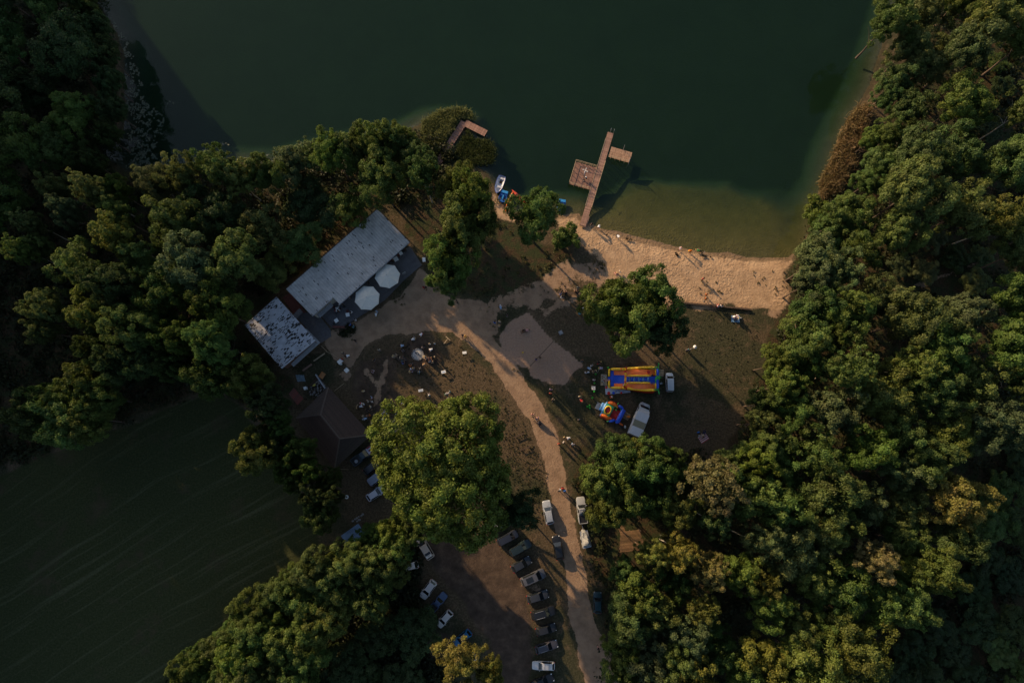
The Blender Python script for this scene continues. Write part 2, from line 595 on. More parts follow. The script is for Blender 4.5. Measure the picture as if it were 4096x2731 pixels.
    b3 = N(nt, 'MapRange')
    b3.inputs[1].default_value, b3.inputs[2].default_value = .56, .70
    L(noise['big'], b3.inputs[0])
    mc = mix(math_('MULTIPLY', b3.outputs[0], .7), mc, mbrown)
    c = mix(edge(sep[1].outputs[1], .3), c, mc)
    litter = ramp(noise['fine'], [(.3, (.018, .013, .008)), (.5, (.050, .033, .018)), (.72, (.11, .066, .034))])
    lgreen = ramp(noise['fine'], [(.3, (.016, .022, .009)), (.7, (.05, .058, .022))])
    l4 = N(nt, 'MapRange')
    l4.inputs[1].default_value, l4.inputs[2].default_value = .42, .58
    L(noise['mid'], l4.inputs[0])
    c = mix(edge(sep[1].outputs[0], .5), c, mix(l4.outputs[0], litter, lgreen))
    bare = ramp(noise['mid'], [(.3, (.042, .030, .022)), (.5, (.072, .050, .036)), (.7, (.115, .080, .056))])
    c = mix(edge(sep[1].outputs[2], .55), c, bare)
    path = ramp(noise['mid'], [(.28, (.175, .115, .075)), (.5, (.265, .175, .114)), (.72, (.345, .238, .155))])
    pd = N(nt, 'MapRange')
    pd.inputs[1].default_value, pd.inputs[2].default_value = .62, .74
    L(noise['mid'], pd.inputs[0])
    path = mix(math_('MULTIPLY', pd.outputs[0], .55), path, dry)
    c = mix(edge(edge(sep[0].outputs[0], .35, 'mid'), .65), c, path)
    sand = ramp(noise['mid'], [(.3, (.28, .182, .108)), (.5, (.375, .248, .150)), (.7, (.45, .305, .188))])
    c = mix(edge(sep[0].outputs[1], .5), c, sand)
    court = ramp(noise['fine'], [(.3, (.28, .178, .124)), (.7, (.38, .248, .175))])
    c = mix(edge(sep[0].outputs[2], .2), c, court)
    wetc = mix(bay, ramp(noise['fine'], [(.3, (.025, .022, .012)), (.7, (.05, .042, .022))]), ramp(noise['fine'], [(.3, (.10, .065, .038)), (.7, (.17, .115, .068))]))
    c = mix(math_('MULTIPLY', edge(sep[2].outputs[1], .35), .75), c, wetc)
    # under water the bed turns from sand to dark green weed with depth
    bed = mix(bay, ramp(noise['mid'], [(.3, (.026, .031, .021)), (.7, (.036, .040, .027))]), ramp(noise['mid'], [(.3, (.066, .060, .019)), (.7, (.092, .080, .026))]))
    deep = ramp(noise['big'], [(.3, (.034, .045, .034)), (.7, (.041, .053, .040))])
    dm = N(nt, 'MapRange')
    dm.interpolation_type = 'SMOOTHSTEP'
    dm.inputs[1].default_value, dm.inputs[2].default_value = .30, .95
    L(sep[2].outputs[2], dm.inputs[0])
    uw = math_('GREATER_THAN', sep[2].outputs[2], .012)
    c = mix(uw, c, mix(dm.outputs[0], bed, deep))
    L(c, b.inputs['Base Color'])
    # relief: trampled sand, turf, litter
    vo = N(nt, 'TexVoronoi', Scale=2.5)
    vo.feature = 'SMOOTH_F1'
    wp = N(nt, 'VectorMath', operation='ADD')
    nn = N(nt, 'TexNoise', Scale=1.3, Detail=3)
    L(pos, nn.inputs['Vector'])
    L(pos, wp.inputs[0])
    L(nn.outputs[1], wp.inputs[1])
    L(wp.outputs[0], vo.inputs['Vector'])
    trample = math_('MULTIPLY', vo.outputs[0], math_('ADD', math_('MULTIPLY', sep[0].outputs[1], 1.0), math_('MULTIPLY', sep[0].outputs[2], .6)))
    am = N(nt, 'MapRange')
    am.inputs[1].default_value, am.inputs[2].default_value = .42, .58
    am.inputs[3].default_value = .25
    L(noise['big'], am.inputs[0])
    trample = math_('MULTIPLY', trample, am.outputs[0])
    h = math_('ADD', math_('MULTIPLY', noise['fine'], .6), math_('MULTIPLY', trample, .7))
    bp = N(nt, 'Bump', Strength=.9, Distance=.22)
    L(h, bp.inputs['Height'])
    L(bp.outputs[0], b.inputs['Normal'])
    return m


M['ground'] = ground_material()
for ci, nm in enumerate(('lawn', 'dirt_track', 'beach', 'sand_court', 'forest_floor', 'meadow', 'bare_ground', 'lake_bed', 'shade_hill')):
    q = Q[cls == ci]
    if not len(q):
        continue
    u, inv = np.unique(q, return_inverse=True)
    me = bpy.data.meshes.new(nm)
    me.from_pydata(V3[u].tolist(), [], inv.reshape(-1, 4).tolist())
    for an, arr in (('m1', c1), ('m2', c2), ('m3', c3)):
        ca = me.color_attributes.new(an, 'FLOAT_COLOR', 'POINT')
        ca.data.foreach_set('color', arr[u].astype(np.float32).ravel())
    me.materials.append(M['ground'])
    me.shade_smooth()
    obj(nm, me, kind='structure')

# the lake: a closed body of water over the bed, clear at the rim and dark green with depth
wm = bpy.data.materials.new('lake_water')
wm.use_nodes = True
nt = wm.node_tree
nt.nodes.clear()
out = N(nt, 'OutputMaterial')
tr = N(nt, 'BsdfTransparent')
gl = N(nt, 'BsdfGlossy', Roughness=.06)
lw = N(nt, 'LayerWeight', Blend=.5)
pw = N(nt, 'Math', operation='POWER')
pw.inputs[1].default_value = 5.0
fr = N(nt, 'Math', operation='MULTIPLY_ADD')
fr.inputs[1].default_value, fr.inputs[2].default_value = .98, .02
nt.links.new(lw.outputs['Facing'], pw.inputs[0])
nt.links.new(pw.outputs[0], fr.inputs[0])
mxs = N(nt, 'MixShader')
nz = N(nt, 'TexNoise', Scale=.8, Detail=4)
tcw = N(nt, 'TexCoord')
nt.links.new(tcw.outputs['Object'], nz.inputs['Vector'])
bw = N(nt, 'Bump', Strength=.12, Distance=.1)
nt.links.new(nz.outputs[0], bw.inputs['Height'])
nt.links.new(bw.outputs[0], gl.inputs['Normal'])
nt.links.new(fr.outputs[0], mxs.inputs[0])
nt.links.new(tr.outputs[0], mxs.inputs[1])
nt.links.new(gl.outputs[0], mxs.inputs[2])
nt.links.new(mxs.outputs[0], out.inputs['Surface'])
va = N(nt, 'VolumeAbsorption')
va.inputs['Color'].default_value = (.38, .62, .40, 1)
va.inputs['Density'].default_value = .34
nt.links.new(va.outputs[0], out.inputs['Volume'])
MB().prism([(-125, 10), (125, 10), (160, 420), (-160, 420)], -9, WATER_Z).build('lake_water', wm, kind='structure')


def inside(px, py, pg):
    p = np.array([[*G(px, py)[:2]]])
    return sdf(p, pg)[0]
# ------------------------------------------------------------------ foliage
def leaf_material(name, transl=.40):
    m = bpy.data.materials.new(name)
    m.use_nodes = True
    nt = m.node_tree
    L = nt.links.new
    nt.nodes.clear()
    out = N(nt, 'OutputMaterial')
    oi = N(nt, 'ObjectInfo')
    at = N(nt, 'Attribute', attribute_name='tint')
    sp = N(nt, 'SeparateColor')
    L(at.outputs['Color'], sp.inputs[0])
    # leaf sprays differ in brightness (r) and in how far they have yellowed (g)
    hs = N(nt, 'HueSaturation')
    L(oi.outputs['Color'], hs.inputs['Color'])
    mh = N(nt, 'MapRange')
    mh.inputs[3].default_value, mh.inputs[4].default_value = .52, .475
    L(sp.outputs[1], mh.inputs[0])
    L(mh.outputs[0], hs.inputs['Hue'])
    mv = N(nt, 'MapRange')
    mv.inputs[3].default_value, mv.inputs[4].default_value = .65, 1.4
    L(sp.outputs[0], mv.inputs[0])
    L(mv.outputs[0], hs.inputs['Value'])
    df = N(nt, 'BsdfPrincipled', Roughness=.6)
    df.inputs['Specular IOR Level'].default_value = .25
    L(hs.outputs[0], df.inputs['Base Color'])
    tl = N(nt, 'BsdfTranslucent')
    L(hs.outputs[0], tl.inputs[0])
    mx = N(nt, 'MixShader')
    mx.inputs[0].default_value = transl
    L(df.outputs[0], mx.inputs[1])
    L(tl.outputs[0], mx.inputs[2])
    L(mx.outputs[0], out.inputs['Surface'])
    return m


M['leaf'] = leaf_material('foliage')


def leaf_mesh(name, pos, nrm, size, tint, R, aspect=.8):
    """one small uneven leaf spray per point"""
    n = len(pos)
    a = R.randn(n, 3)
    t = a - nrm * (a * nrm).sum(1)[:, None]
    t /= np.linalg.norm(t, axis=1)[:, None] + 1e-9
    bt = np.cross(nrm, t)
    h = (size / 2)[:, None]
    j = lambda: 1 + .35 * (R.rand(n, 1) - .5) * 2
    k = nrm * (size * .22 * R.rand(n))[:, None]
    V = np.stack([pos - t * h * j() - bt * h * aspect * .4 * j(), pos - bt * h * aspect * j() - k * .5, pos + t * h * j() * 1.1 - k, pos + bt * h * aspect * j() - k * .5], 1).reshape(-1, 3)
    me = bpy.data.meshes.new(name)
    me.vertices.add(4 * n)
    me.vertices.foreach_set('co', V.astype(np.float32).ravel())
    me.loops.add(4 * n)
    me.loops.foreach_set('vertex_index', np.arange(4 * n, dtype=np.int32))
    me.polygons.add(n)
    me.polygons.foreach_set('loop_start', np.arange(0, 4 * n, 4, dtype=np.int32))
    ca = me.color_attributes.new('tint', 'FLOAT_COLOR', 'POINT')
    c = np.concatenate([np.repeat(tint, 4, 0), np.ones((4 * n, 2))], 1).astype(np.float32)
    ca.data.foreach_set('color', c.ravel())
    me.materials.append(M['leaf'])
    me.update()
    me.validate()
    return me


def unit(a):
    return a / (np.linalg.norm(a, axis=-1, keepdims=True) + 1e-9)


def crown(name, seed, R0=5.0, Hc=4.2, zc=10.5, nl=46, per=130, leaf=.5, open_=0.0, droop=0.0, lr=(.16, .33), up=.5, ha=1.0):
    R = np.random.RandomState(seed)
    P, Nn, Sz, T = [], [], [], []
    lob = R.rand(5) * 6.28
    amp = .06 + .16 * R.rand(5)
    for i in range(nl):
        d = unit(R.randn(3))
        if i % 5:
            d[2] = abs(d[2]) * 1.0 - .22
        d = unit(d)
        az = math.atan2(d[1], d[0])
        k = 1 + ha * sum(amp[q] * math.sin((q + 2) * az + lob[q]) for q in range(4))
        f = (.66 + .32 * R.rand() ** .7) * k
        c = d * np.array([R0, R0, Hc]) * f
        r = R0 * (lr[0] + (lr[1] - lr[0]) * R.rand())
        if open_ and R.rand() < open_:
            continue
        m = int(per * (r / 1.25) ** 2 * (.46 / leaf) ** 2 * .9) + 8
        v = unit(R.randn(m, 3) + up * np.array([0, 0, 1]) + .8 * unit(c + np.array([0, 0, 1.0])))
        p = c + v * r * (.50 + .72 * R.rand(m, 1) ** .8) * np.array([1, 1, .8])
        if droop:
            p[:, 2] -= droop * np.linalg.norm(p[:, :2], axis=1) ** 2 / R0
        P.append(p)
        Nn.append(unit(v + .35 * unit(c) + .62 * R.randn(m, 3)))
        Sz.append(leaf * (.55 + .8 * R.rand(m)))
        b, g = .5 + .22 * R.randn(), .5 + .2 * R.randn()
        T.append(np.clip(np.stack([b + .16 * R.randn(m), g + .15 * R.randn(m)], 1), 0, 1))
    # inner foliage so the crown is not hollow
    m = 15000 if R0 > 8 else int(min(nl * per * .22, 6000))
    d = unit(R.randn(m, 3)) * (R.rand(m, 1) ** .4) * (.84 if R0 > 8 else .62)
    P.append(d * np.array([R0, R0, Hc]))
    Nn.append(unit(R.randn(m, 3)))
    Sz.append(leaf * 1.6 * (.6 + .6 * R.rand(m)))
    T.append(np.clip(.4 + .15 * R.randn(m, 2), 0, 1))
    P = np.concatenate(P)
    P[:, 2] += zc
    return leaf_mesh(name, P, np.concatenate(Nn), np.concatenate(Sz), np.concatenate(T), R)


def trunk_mesh(name, seed, R0=5.0, zc=10.5, Hc=4.2, r=.24, nb=7, m='bark'):
    q = random.Random(seed)
    b = MB()
    lean = [(0, 0, -.3)]
    x = y = 0
    n = 6
    for i in range(1, n + 1):
        x += q.uniform(-.18, .18)
        y += q.uniform(-.18, .18)
        lean.append((x, y, (zc + Hc * .3) * i / n))
    rr = [r * 1.35] + [r * (1 - .8 * i / n) for i in range(1, n + 1)]
    b.tube(lean, rr, 8)
    for i in range(nb):
        k = q.randint(2, n - 1)
        p = Vector(lean[k])
        a = q.uniform(0, 2 * PI)
        ln = R0 * q.uniform(.5, .85)
        pts = [p]
        for t in (.33, .66, 1):
            pts.append(p + Vector((math.cos(a + .3 * t) * ln * t, math.sin(a + .3 * t) * ln * t, ln * .55 * t + q.uniform(-.1, .2))))
        b.tube(pts, [rr[k] * .6, rr[k] * .42, rr[k] * .25, .02], 6)
    return b.mesh(name, M[m], smooth=60)


PROTO = {}
SPEC = {'oak': (5.0, 4.0, 10.5, 120, 150, .28, 0, 0, (.08, .23)), 'birch': (4.0, 5.0, 11.0, 110, 150, .25, .05, .06, (.09, .17)), 'bushy': (5.0, 3.4, 7.5, 120, 150, .28, 0, 0, (.08, .22)), 'open': (5.0, 4.4, 10.5, 115, 140, .28, .18, 0, (.07, .20))}
for kd, (R0, Hc, zc, nl, per, lf, op, dr, lr_) in SPEC.items():
    for v in range({'oak': 5, 'birch': 2, 'bushy': 2, 'open': 2}[kd]):
        sd_ = 100 + 17 * v + len(kd) * 31
        PROTO[kd, v] = (crown('crown', sd_, R0, Hc, zc, nl, per, lf, op, dr, lr=lr_), trunk_mesh('trunk', sd_ + 1, R0, zc, Hc, .24 if kd != 'birch' else .16, 7, 'bark_pale' if kd == 'birch' else 'bark'), R0, zc)
PROTO['great', 0] = (crown('crown', 901, 12.0, 6.5, 14.5, 520, 170, .31, lr=(.035, .115), ha=.6), trunk_mesh('trunk', 902, 12.0, 14.5, 6.5, .55, 12), 12.0, 14.5)
PROTO['bush', 0] = (crown('crown', 941, 2.0, 1.3, 1.3, 34, 200, .24), trunk_mesh('trunk', 942, 2.0, 1.0, 1.0, .05, 6), 2.0, 1.3)
PROTO['bush', 1] = (crown('crown', 951, 2.0, 1.5, 1.5, 30, 200, .24), trunk_mesh('trunk', 952, 2.0, 1.0, 1.0, .05, 6), 2.0, 1.5)

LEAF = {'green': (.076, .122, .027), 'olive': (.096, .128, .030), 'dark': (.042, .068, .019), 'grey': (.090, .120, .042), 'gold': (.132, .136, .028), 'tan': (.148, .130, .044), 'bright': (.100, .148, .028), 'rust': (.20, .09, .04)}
BEAM = G(1880, 1350)
BEAM_T, BEAM_C = BEAM.x * ux_ + BEAM.y * uy_, BEAM.x * uy_ - BEAM.y * ux_
RC = [G(x, y, 4.5) for x, y in ((1500, 850), (1170, 1150), (1400, 1050))]
ROOF_C = sorted((RC[0].x * uy_ - RC[0].y * ux_, RC[1].x * uy_ - RC[1].y * ux_))
ROOF_T = RC[2].x * ux_ + RC[2].y * uy_
TREES = []
GROUPED = []


def tree(px, py, rpx, kind='oak', col='green', label=None, group=None, name='tree', hs=1.0, cat='tree', v=None):
    vs = [k for k in PROTO if k[0] == kind]
    key = (kind, v) if v is not None else rnd.choice(vs)
    cm, tm, R0, zc0 = PROTO[key]
    if kind != 'bush' and hs > .65:
        hs *= 1.36
    z = zc0
    for _ in range(6):
        rw = rpx * (CAMH - z) / FPX
        s = rw / R0
        # slim trees of a wood grow nearly as tall as broad ones
        sz_ = hs * (s if kind in ('bush', 'great') or hs < .9 else .45 * s + .55)
        z = min(zc0 * sz_, 18.5)
        sz_ = z / zc0
    p = G(px, py, z)
    # a thin place in the wood lets one long sunbeam through to the dirt road
    bt, bcc = p.x * ux_ + p.y * uy_, p.x * uy_ - p.y * ux_
    if group and px < 1720 and abs(bcc - BEAM_C) < 1.5 + .75 * rw and bt > BEAM_T:
        top = .335 * (bt - BEAM_T) - .5
        have = z * (1 + (.38 if kind != 'great' else .45))
        if have > top:
            sz_ *= max(.3, top / have)
            z = zc0 * sz_
            p = G(px, py, z)
    if group and px < 1560 and ROOF_C[0] < bcc < ROOF_C[1] and bt > ROOF_T:
        top = .34 * (bt - ROOF_T) + 5 + rnd.uniform(.5, 5.5)
        have = z * 1.38
        if have > top:
            sz_ *= max(.4, top / have)
            z = zc0 * sz_
            p = G(px, py, z)
    t = thing(name, label or 'tree', cat, (p.x, p.y, 0), rnd.uniform(0, 2 * PI), group)
    t.scale = (s, s, sz_)
    c = LEAF[col]
    j = rnd.uniform(.8, 1.2)
    c = (c[0] * j * rnd.uniform(.88, 1.14), c[1] * j, c[2] * j * rnd.uniform(.8, 1.25))
    obj('crown', cm, t, color=c)
    obj('trunk', tm, t)
    TREES.append((px, py, rpx, p.x, p.y, rw))
    if group:
        GROUPED.append((t, px, py, rpx, kind, col, group))
    return t


# --- trees that stand out, one by one
tree(2062, 2038, 82, 'oak', 'dark', 'dark green tree between the great oak and the pale silver estate car', hs=.8)
tree(1780, 1865, 282, 'great', 'bright', 'huge broad oak overhanging the parked cars beside the dirt track', name='oak_tree', v=0)
tree(2146, 862, 100, 'oak', 'green', 'lone round tree on the shore between the pedal boats and the pier', v=1, hs=1.15)
tree(2262, 945, 52, 'bush', 'bright', 'leafy green bush where the long pier meets the beach', name='bush', cat='bush')
tree(2440, 1220, 108, 'oak', 'green', 'leafy tree below the beach nearest the volleyball court', hs=1.1)
tree(2600, 1185, 105, 'oak', 'green', 'leafy tree below the beach next to the timber edging wall', hs=1.1)
tree(2520, 1275, 118, 'oak', 'olive', 'middle tree of the clump below the beach, facing the inflatable slide', hs=1.1)
tree(2635, 1325, 88, 'oak', 'dark', 'dark tree of the clump below the beach beside the hexagonal lamp post', hs=1.0)
tree(1800, 1035, 95, 'oak', 'green', 'tree at the sandy path end of the narrow row beside the long roof', hs=1.35)
tree(1850, 930, 100, 'oak', 'olive', 'tall tree in the middle of the narrow row beside the long roof', hs=1.45)
tree(1885, 790, 88, 'oak', 'green', 'tree on the shore above the white rowing boat', hs=1.45)
tree(1828, 745, 78, 'oak', 'olive', 'tree standing over the land end of the reed pier', hs=1.0)
tree(1915, 905, 66, 'oak', 'dark', 'dark tree overhanging the orange kayak landing place', hs=1.2)
tree(1800, 1130, 62, 'oak', 'green', 'small tree that ends the narrow row at the plaza', hs=1.4)
tree(3255, 845, 58, 'bush', 'bright', 'round bright green bush at the water beside the bathing bay', name='bush', cat='bush', v=0)
tree(1000, 1510, 78, 'bushy', 'olive', 'tree with sunlit yellowish tips at the corner of the meadow behind the brown house', hs=1.2)
tree(1035, 1800, 82, 'bushy', 'olive', 'yellowish lit tree at the meadow edge beside the brown house', hs=1.2)
tree(2850, 1935, 112, 'birch', 'tan', 'tan feathery birch standing behind the grass field')
tree(2600, 2215, 62, 'birch', 'gold', 'golden birch right next to the slatted wooden shelter')
tree(2710, 2200, 70, 'birch', 'gold', 'golden birch second from the slatted wooden shelter')
tree(2830, 2270, 70, 'birch', 'tan', 'tan birch in the dark gap of the wood beyond the wooden shelter')
tree(2810, 2430, 62, 'birch', 'gold', 'amber birch deep in the lower wood')
tree(3060, 2330, 62, 'birch', 'gold', 'thin golden tree with bare forks in the lower wood')
tree(3480, 2230, 80, 'birch', 'tan', 'pale tan birch inside the lower right wood')
tree(1840, 2640, 88, 'open', 'gold', 'yellowing see-through tree above a hidden white car at the car park')
tree(1955, 2690, 60, 'open', 'gold', 'small yellowing tree between the car park and the row of cars')
tree(4020, 880, 95, 'birch', 'gold', 'feathery golden tree on the right border of the upper wood')
tree(3850, 1260, 78, 'oak', 'grey', 'grey leaved tree beside the forest footpath')
tree(380, 1240, 80, 'oak', 'olive', 'brightly lit round tree at the middle of the left wood')
tree(190, 1225, 70, 'oak', 'grey', 'pale tree at the meadow side of the left wood')
tree(170, 1320, 55, 'oak', 'grey', 'grey tree below the pale tree of the left wood', hs=.8)

for x, y, r in [(480, 1440, 78), (600, 1440, 72), (395, 1395, 66), (700, 1470, 62)]:
    tree(x, y, r, 'bushy', 'dark', 'dark tree', 'low dark trees behind the speckled roof', hs=1.35)
# bare trees
def bare_tree(px, py, rpx, seed, label):
    z = 9
    p = G(px, py, z)
    q = random.Random(seed)
    t = thing('bare_tree', label, 'tree', (p.x, p.y, 0))
    b = MB()
    b.tube([(0, 0, -.2), (.1, 0, 3), (0, .1, 6), (.1, .1, 9)], [.28, .22, .16, .08], 8)
    b.build('trunk', M['bark'], t, smooth=60)
    R0 = rpx * (CAMH - z) / FPX
    b = MB()
    for i in range(22):
        a, h = q.uniform(0, 2 * PI), q.uniform(4, 8.5)
        ln = R0 * q.uniform(.5, 1)
        pts = [Vector((.05, .05, h))]
        for k in (1, 2, 3, 4):
            a += q.uniform(-.35, .35)
            pts.append(pts[-1] + Vector((math.cos(a) * ln / 4, math.sin(a) * ln / 4, ln * .13 + q.uniform(-.1, .15))))
        b.tube(pts, [.10, .075, .055, .04, .015], 5)
        for k in (2, 3, 4):
            a2 = a + q.choice((-1, 1)) * q.uniform(.5, 1)
            e = pts[k] + Vector((math.cos(a2), math.sin(a2), .35)) * ln * .28
            b.tube([pts[k], (pts[k] + e) / 2 + Vector((0, 0, .08)), e], [.045, .03, .01], 4)
    b.build('branch', M['bark'], t, smooth=60)


bare_tree(690, 1275, 95, 3, 'bare grey tree with pale branches in the dark left wood')
bare_tree(2745, 2135, 60, 4, 'bare twiggy tree in the dark gap behind the wooden shelter')

# --- the woods
HERO = list(TREES)


KEEP = ([(1107, 1188), (980, 1302), (1127, 1475), (1280, 1372)], [(1313, 1548), (1484, 1738), (1339, 1872), (1185, 1671)], [(1509, 850), (1160, 1160), (1313, 1250), (1638, 968)], [(1150, 1480), (1320, 1400), (1320, 1560), (1200, 1640), (1140, 1600)])


def fill(region, n, rr, kinds, cols, label, group, dmin=.74, hs=(.85, 1.15), avoid=(), name='tree', cat='tree', bound=None):
    pg = np.array(region, float)
    x0, y0, x1, y1 = pg[:, 0].min(), pg[:, 1].min(), pg[:, 0].max(), pg[:, 1].max()
    k = 0
    for _ in range(n * 60):
        if k >= n:
            break
        p = np.array([[rnd.uniform(x0, x1), rnd.uniform(y0, y1)]])
        if sdf(p, pg)[0] < 0 or any(sdf(p, np.array(a, float))[0] > 0 for a in avoid):
            continue
        r = rnd.uniform(*rr) * 1.14
        if any(sdf(p, np.array(a, float))[0] > -r * .82 for a in KEEP):
            continue
        if any((p[0, 0] - a) ** 2 + (p[0, 1] - b) ** 2 < (dmin * (r + c)) ** 2 for a, b, c, *_ in TREES):
            continue
        kd, co = rnd.choice(kinds), rnd.choice(cols)
        if bound:
            co = bound(p[0, 0], p[0, 1], co)
        tree(p[0, 0], p[0, 1], r, kd, co, label, group, hs=rnd.uniform(*hs), name=name, cat=cat)
        k += 1
    return k


MIXK = ['oak', 'oak', 'oak', 'oak', 'open', 'birch']
GREENS = ['green', 'green', 'olive', 'olive', 'grey', 'bright']
DARK1 = [(3880, 200), (4110, 240), (4110, 480), (4010, 640), (3880, 800), (3790, 900), (3760, 760), (3870, 560)]
DARK2 = [(3560, 960), (3700, 900), (4000, 990), (4110, 1020), (4110, 1190), (4010, 1210), (3740, 1210), (3560, 1200), (3500, 1150)]
DARK3 = [(3420, 1330), (3590, 1290), (3600, 1460), (3420, 1500)]
DARK4 = [(3790, 1830), (4120, 1640), (4120, 2760), (3560, 2760), (3470, 2560), (3540, 2400), (3700, 2440), (3870, 2380), (3870, 2000)]
DARK5 = [(2620, 2120), (2760, 2080), (2900, 2150), (3000, 2120), (3050, 2200), (2900, 2230), (2770, 2160)]
DARK6 = [(2880, 2400), (3010, 2370), (3000, 2560), (2860, 2560)]
SHELT = [(2400, 2090), (2470, 2030), (2600, 2080), (2620, 2230), (2480, 2300), (2400, 2240)]
DARKS = (DARK1, DARK2, DARK3, DARK4, DARK5, DARK6, SHELT)

# edges first: (px, py, r, colour)
E_RIGHT = [(3700, 60, 95), (3640, 190, 80), (3720, 250, 90), (3590, 330, 80), (3640, 440, 80), (3540, 400, 50), (3560, 540, 70), (3480, 560, 40), (3540, 660, 75), (3470, 730, 60), (3400, 850, 80),
           (3330, 890, 55), (3320, 960, 85), (3440, 980, 90), (3260, 1050, 90), (3240, 1130, 75), (3360, 1090, 80), (3260, 1250, 95), (3390, 1260, 90), (3220, 1360, 85), (3340, 1360, 80), (3110, 1450, 60), (3200, 1470, 85),
           (3130, 1540, 70), (3060, 1610, 60), (3160, 1640, 75), (3040, 1690, 55)]
for x, y, r in E_RIGHT:
    tree(x, y, r, rnd.choice(['oak', 'oak', 'open']), rnd.choice(GREENS), 'tree at the lake edge of the right wood', 'trees lining the lake and beach side of the right wood', hs=rnd.uniform(.66, .82) if y < 1000 else rnd.uniform(.85, 1.1))
E_MID = [(2450, 1835, 88), (2530, 1840, 70), (2600, 1835, 75), (2420, 1930, 85), (2560, 1900, 100), (2660, 1830, 60), (2480, 2010, 85), (2420, 2040, 70), (2620, 2000, 80), (2700, 1920, 70), (2940, 1850, 70), (3020, 1830, 75), (2980, 1960, 90),
         (3080, 1790, 70), (3130, 1880, 85)]
for x, y, r in E_MID:
    tree(x, y, r, 'oak', rnd.choice(['green', 'green', 'olive', 'bright']), 'oak at the top edge of the lower wood', 'oaks along the top edge of the lower wood', hs=rnd.uniform(.85, 1.1))
E_ROAD = [(2500, 2290, 55), (2560, 2370, 75), (2520, 2470, 85), (2620, 2440, 70), (2500, 2580, 70), (2600, 2560, 80), (2480, 2660, 60), (2590, 2690, 90), (2700, 2640, 70), (2540, 2760, 70)]
for x, y, r in E_ROAD:
    tree(x, y, r, 'oak', rnd.choice(GREENS), 'tree in the lower wood beside the dirt road below the wooden shelter', 'trees beside the dirt road in the lower wood', hs=rnd.uniform(.8, 1.05))
E_NORTH = [(620, 740, 70), (720, 700, 70), (850, 660, 70), (900, 680, 65), (960, 720, 80), (1060, 700, 75), (1160, 660, 80), (1240, 620, 70), (1330, 610, 80), (1420, 590, 80), (1500, 570, 70), (1560, 590, 75), (1600, 560, 55),
           (1650, 620, 70), (1690, 690, 70), (470, 760, 55), (380, 770, 60), (240, 760, 60), (270, 850, 60), (120, 890, 50), (80, 1000, 55), (150, 990, 55), (310, 1060, 90), (470, 950, 75), (470, 860, 70)]
for x, y, r in E_NORTH:
    tree(x, y, r, rnd.choice(['oak', 'open', 'birch']), rnd.choice(['olive', 'olive', 'grey', 'green']), 'tree along the lake side of the wood behind the long corrugated roof', 'trees along the lake side of the left wood', hs=rnd.uniform(.9, 1.1))
E_LEFT = [(150, 1650, 90), (230, 1600, 80), (330, 1530, 80), (260, 1680, 100), (400, 1590, 80), (370, 1680, 80)]
for x, y, r in E_LEFT:
    tree(x, y, r, 'bushy', rnd.choice(['green', 'olive', 'dark']), 'tree of the clump that juts into the dark meadow', 'clump of trees jutting into the meadow', hs=1.1)
E_BELT = [(1480, 2160, 62), (1580, 2180, 65), (1590, 2105, 62), (1660, 2125, 52), (1400, 2230, 65), (1520, 2250, 75), (1330, 2260, 50), (1250, 2270, 70), (1330, 2330, 80), (1440, 2330, 80), (1180, 2320, 60), (1120, 2370, 70), (1230, 2400, 85), (1040, 2410, 65),
          (1100, 2470, 80), (980, 2480, 65), (1010, 2560, 80), (920, 2540, 55), (880, 2600, 65), (950, 2640, 75), (800, 2640, 65), (860, 2700, 75), (740, 2700, 60), (1350, 2430, 75), (1500, 2400, 70), (1160, 2570, 80),
          (1270, 2520, 75), (1100, 2660, 80), (1230, 2640, 70), (980, 2720, 70), (1180, 2730, 70), (1590, 2290, 50)]
for x, y, r in E_BELT:
    tree(x, y, r, rnd.choice(['oak', 'oak', 'bushy']), rnd.choice(['olive', 'olive', 'bright', 'green']), 'tree in the belt between the dark meadow and the car park', 'tree belt between the meadow and the car park', hs=rnd.uniform(.75, .95))

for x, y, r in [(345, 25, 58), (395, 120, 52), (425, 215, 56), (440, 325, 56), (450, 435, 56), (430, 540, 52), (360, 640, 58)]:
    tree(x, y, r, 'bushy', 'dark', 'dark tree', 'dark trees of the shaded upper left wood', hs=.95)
fill([(3560, 60), (3760, -60), (4120, -60), (4120, 1240), (3560, 1180), (3400, 1000), (3500, 700)], 60, (70, 110), MIXK, GREENS, 'tree inside the upper right wood above the forest footpath', 'trees inside the upper right wood', avoid=DARKS)
fill([(3300, 1240), (3560, 1190), (4120, 1220), (4120, 1900), (3500, 1900), (3150, 1800), (3060, 1760), (3180, 1560)], 60, (65, 105), MIXK, GREENS, 'tree inside the right wood below the forest footpath', 'trees inside the right wood below the footpath', avoid=DARKS)
fill([(2440, 1850), (3100, 1780), (3900, 1800), (3900, 2080), (3800, 2300), (3500, 2640), (3400, 2780), (2560, 2780), (2600, 2300)], 85, (60, 105), MIXK + ['oak'], ['green', 'green', 'olive', 'olive', 'grey', 'bright', 'bright', 'gold'], 'tree inside the lower right wood', 'trees inside the lower right wood', avoid=DARKS, hs=(.8, 1.1))
fill([(100, 900), (500, 760), (900, 680), (1700, 600), (1700, 740), (1560, 790), (1440, 860), (1330, 930), (1200, 1010), (1080, 1090), (980, 1180), (700, 1180), (400, 1150), (120, 1090)], 46, (70, 110), MIXK, ['green', 'olive', 'grey', 'dark', 'olive'], 'tree deep in the wood behind the long corrugated roof', 'trees deep in the left wood', avoid=([(820, 1060), (930, 1060), (930, 1160), (820, 1160)],), hs=(.95, 1.25))
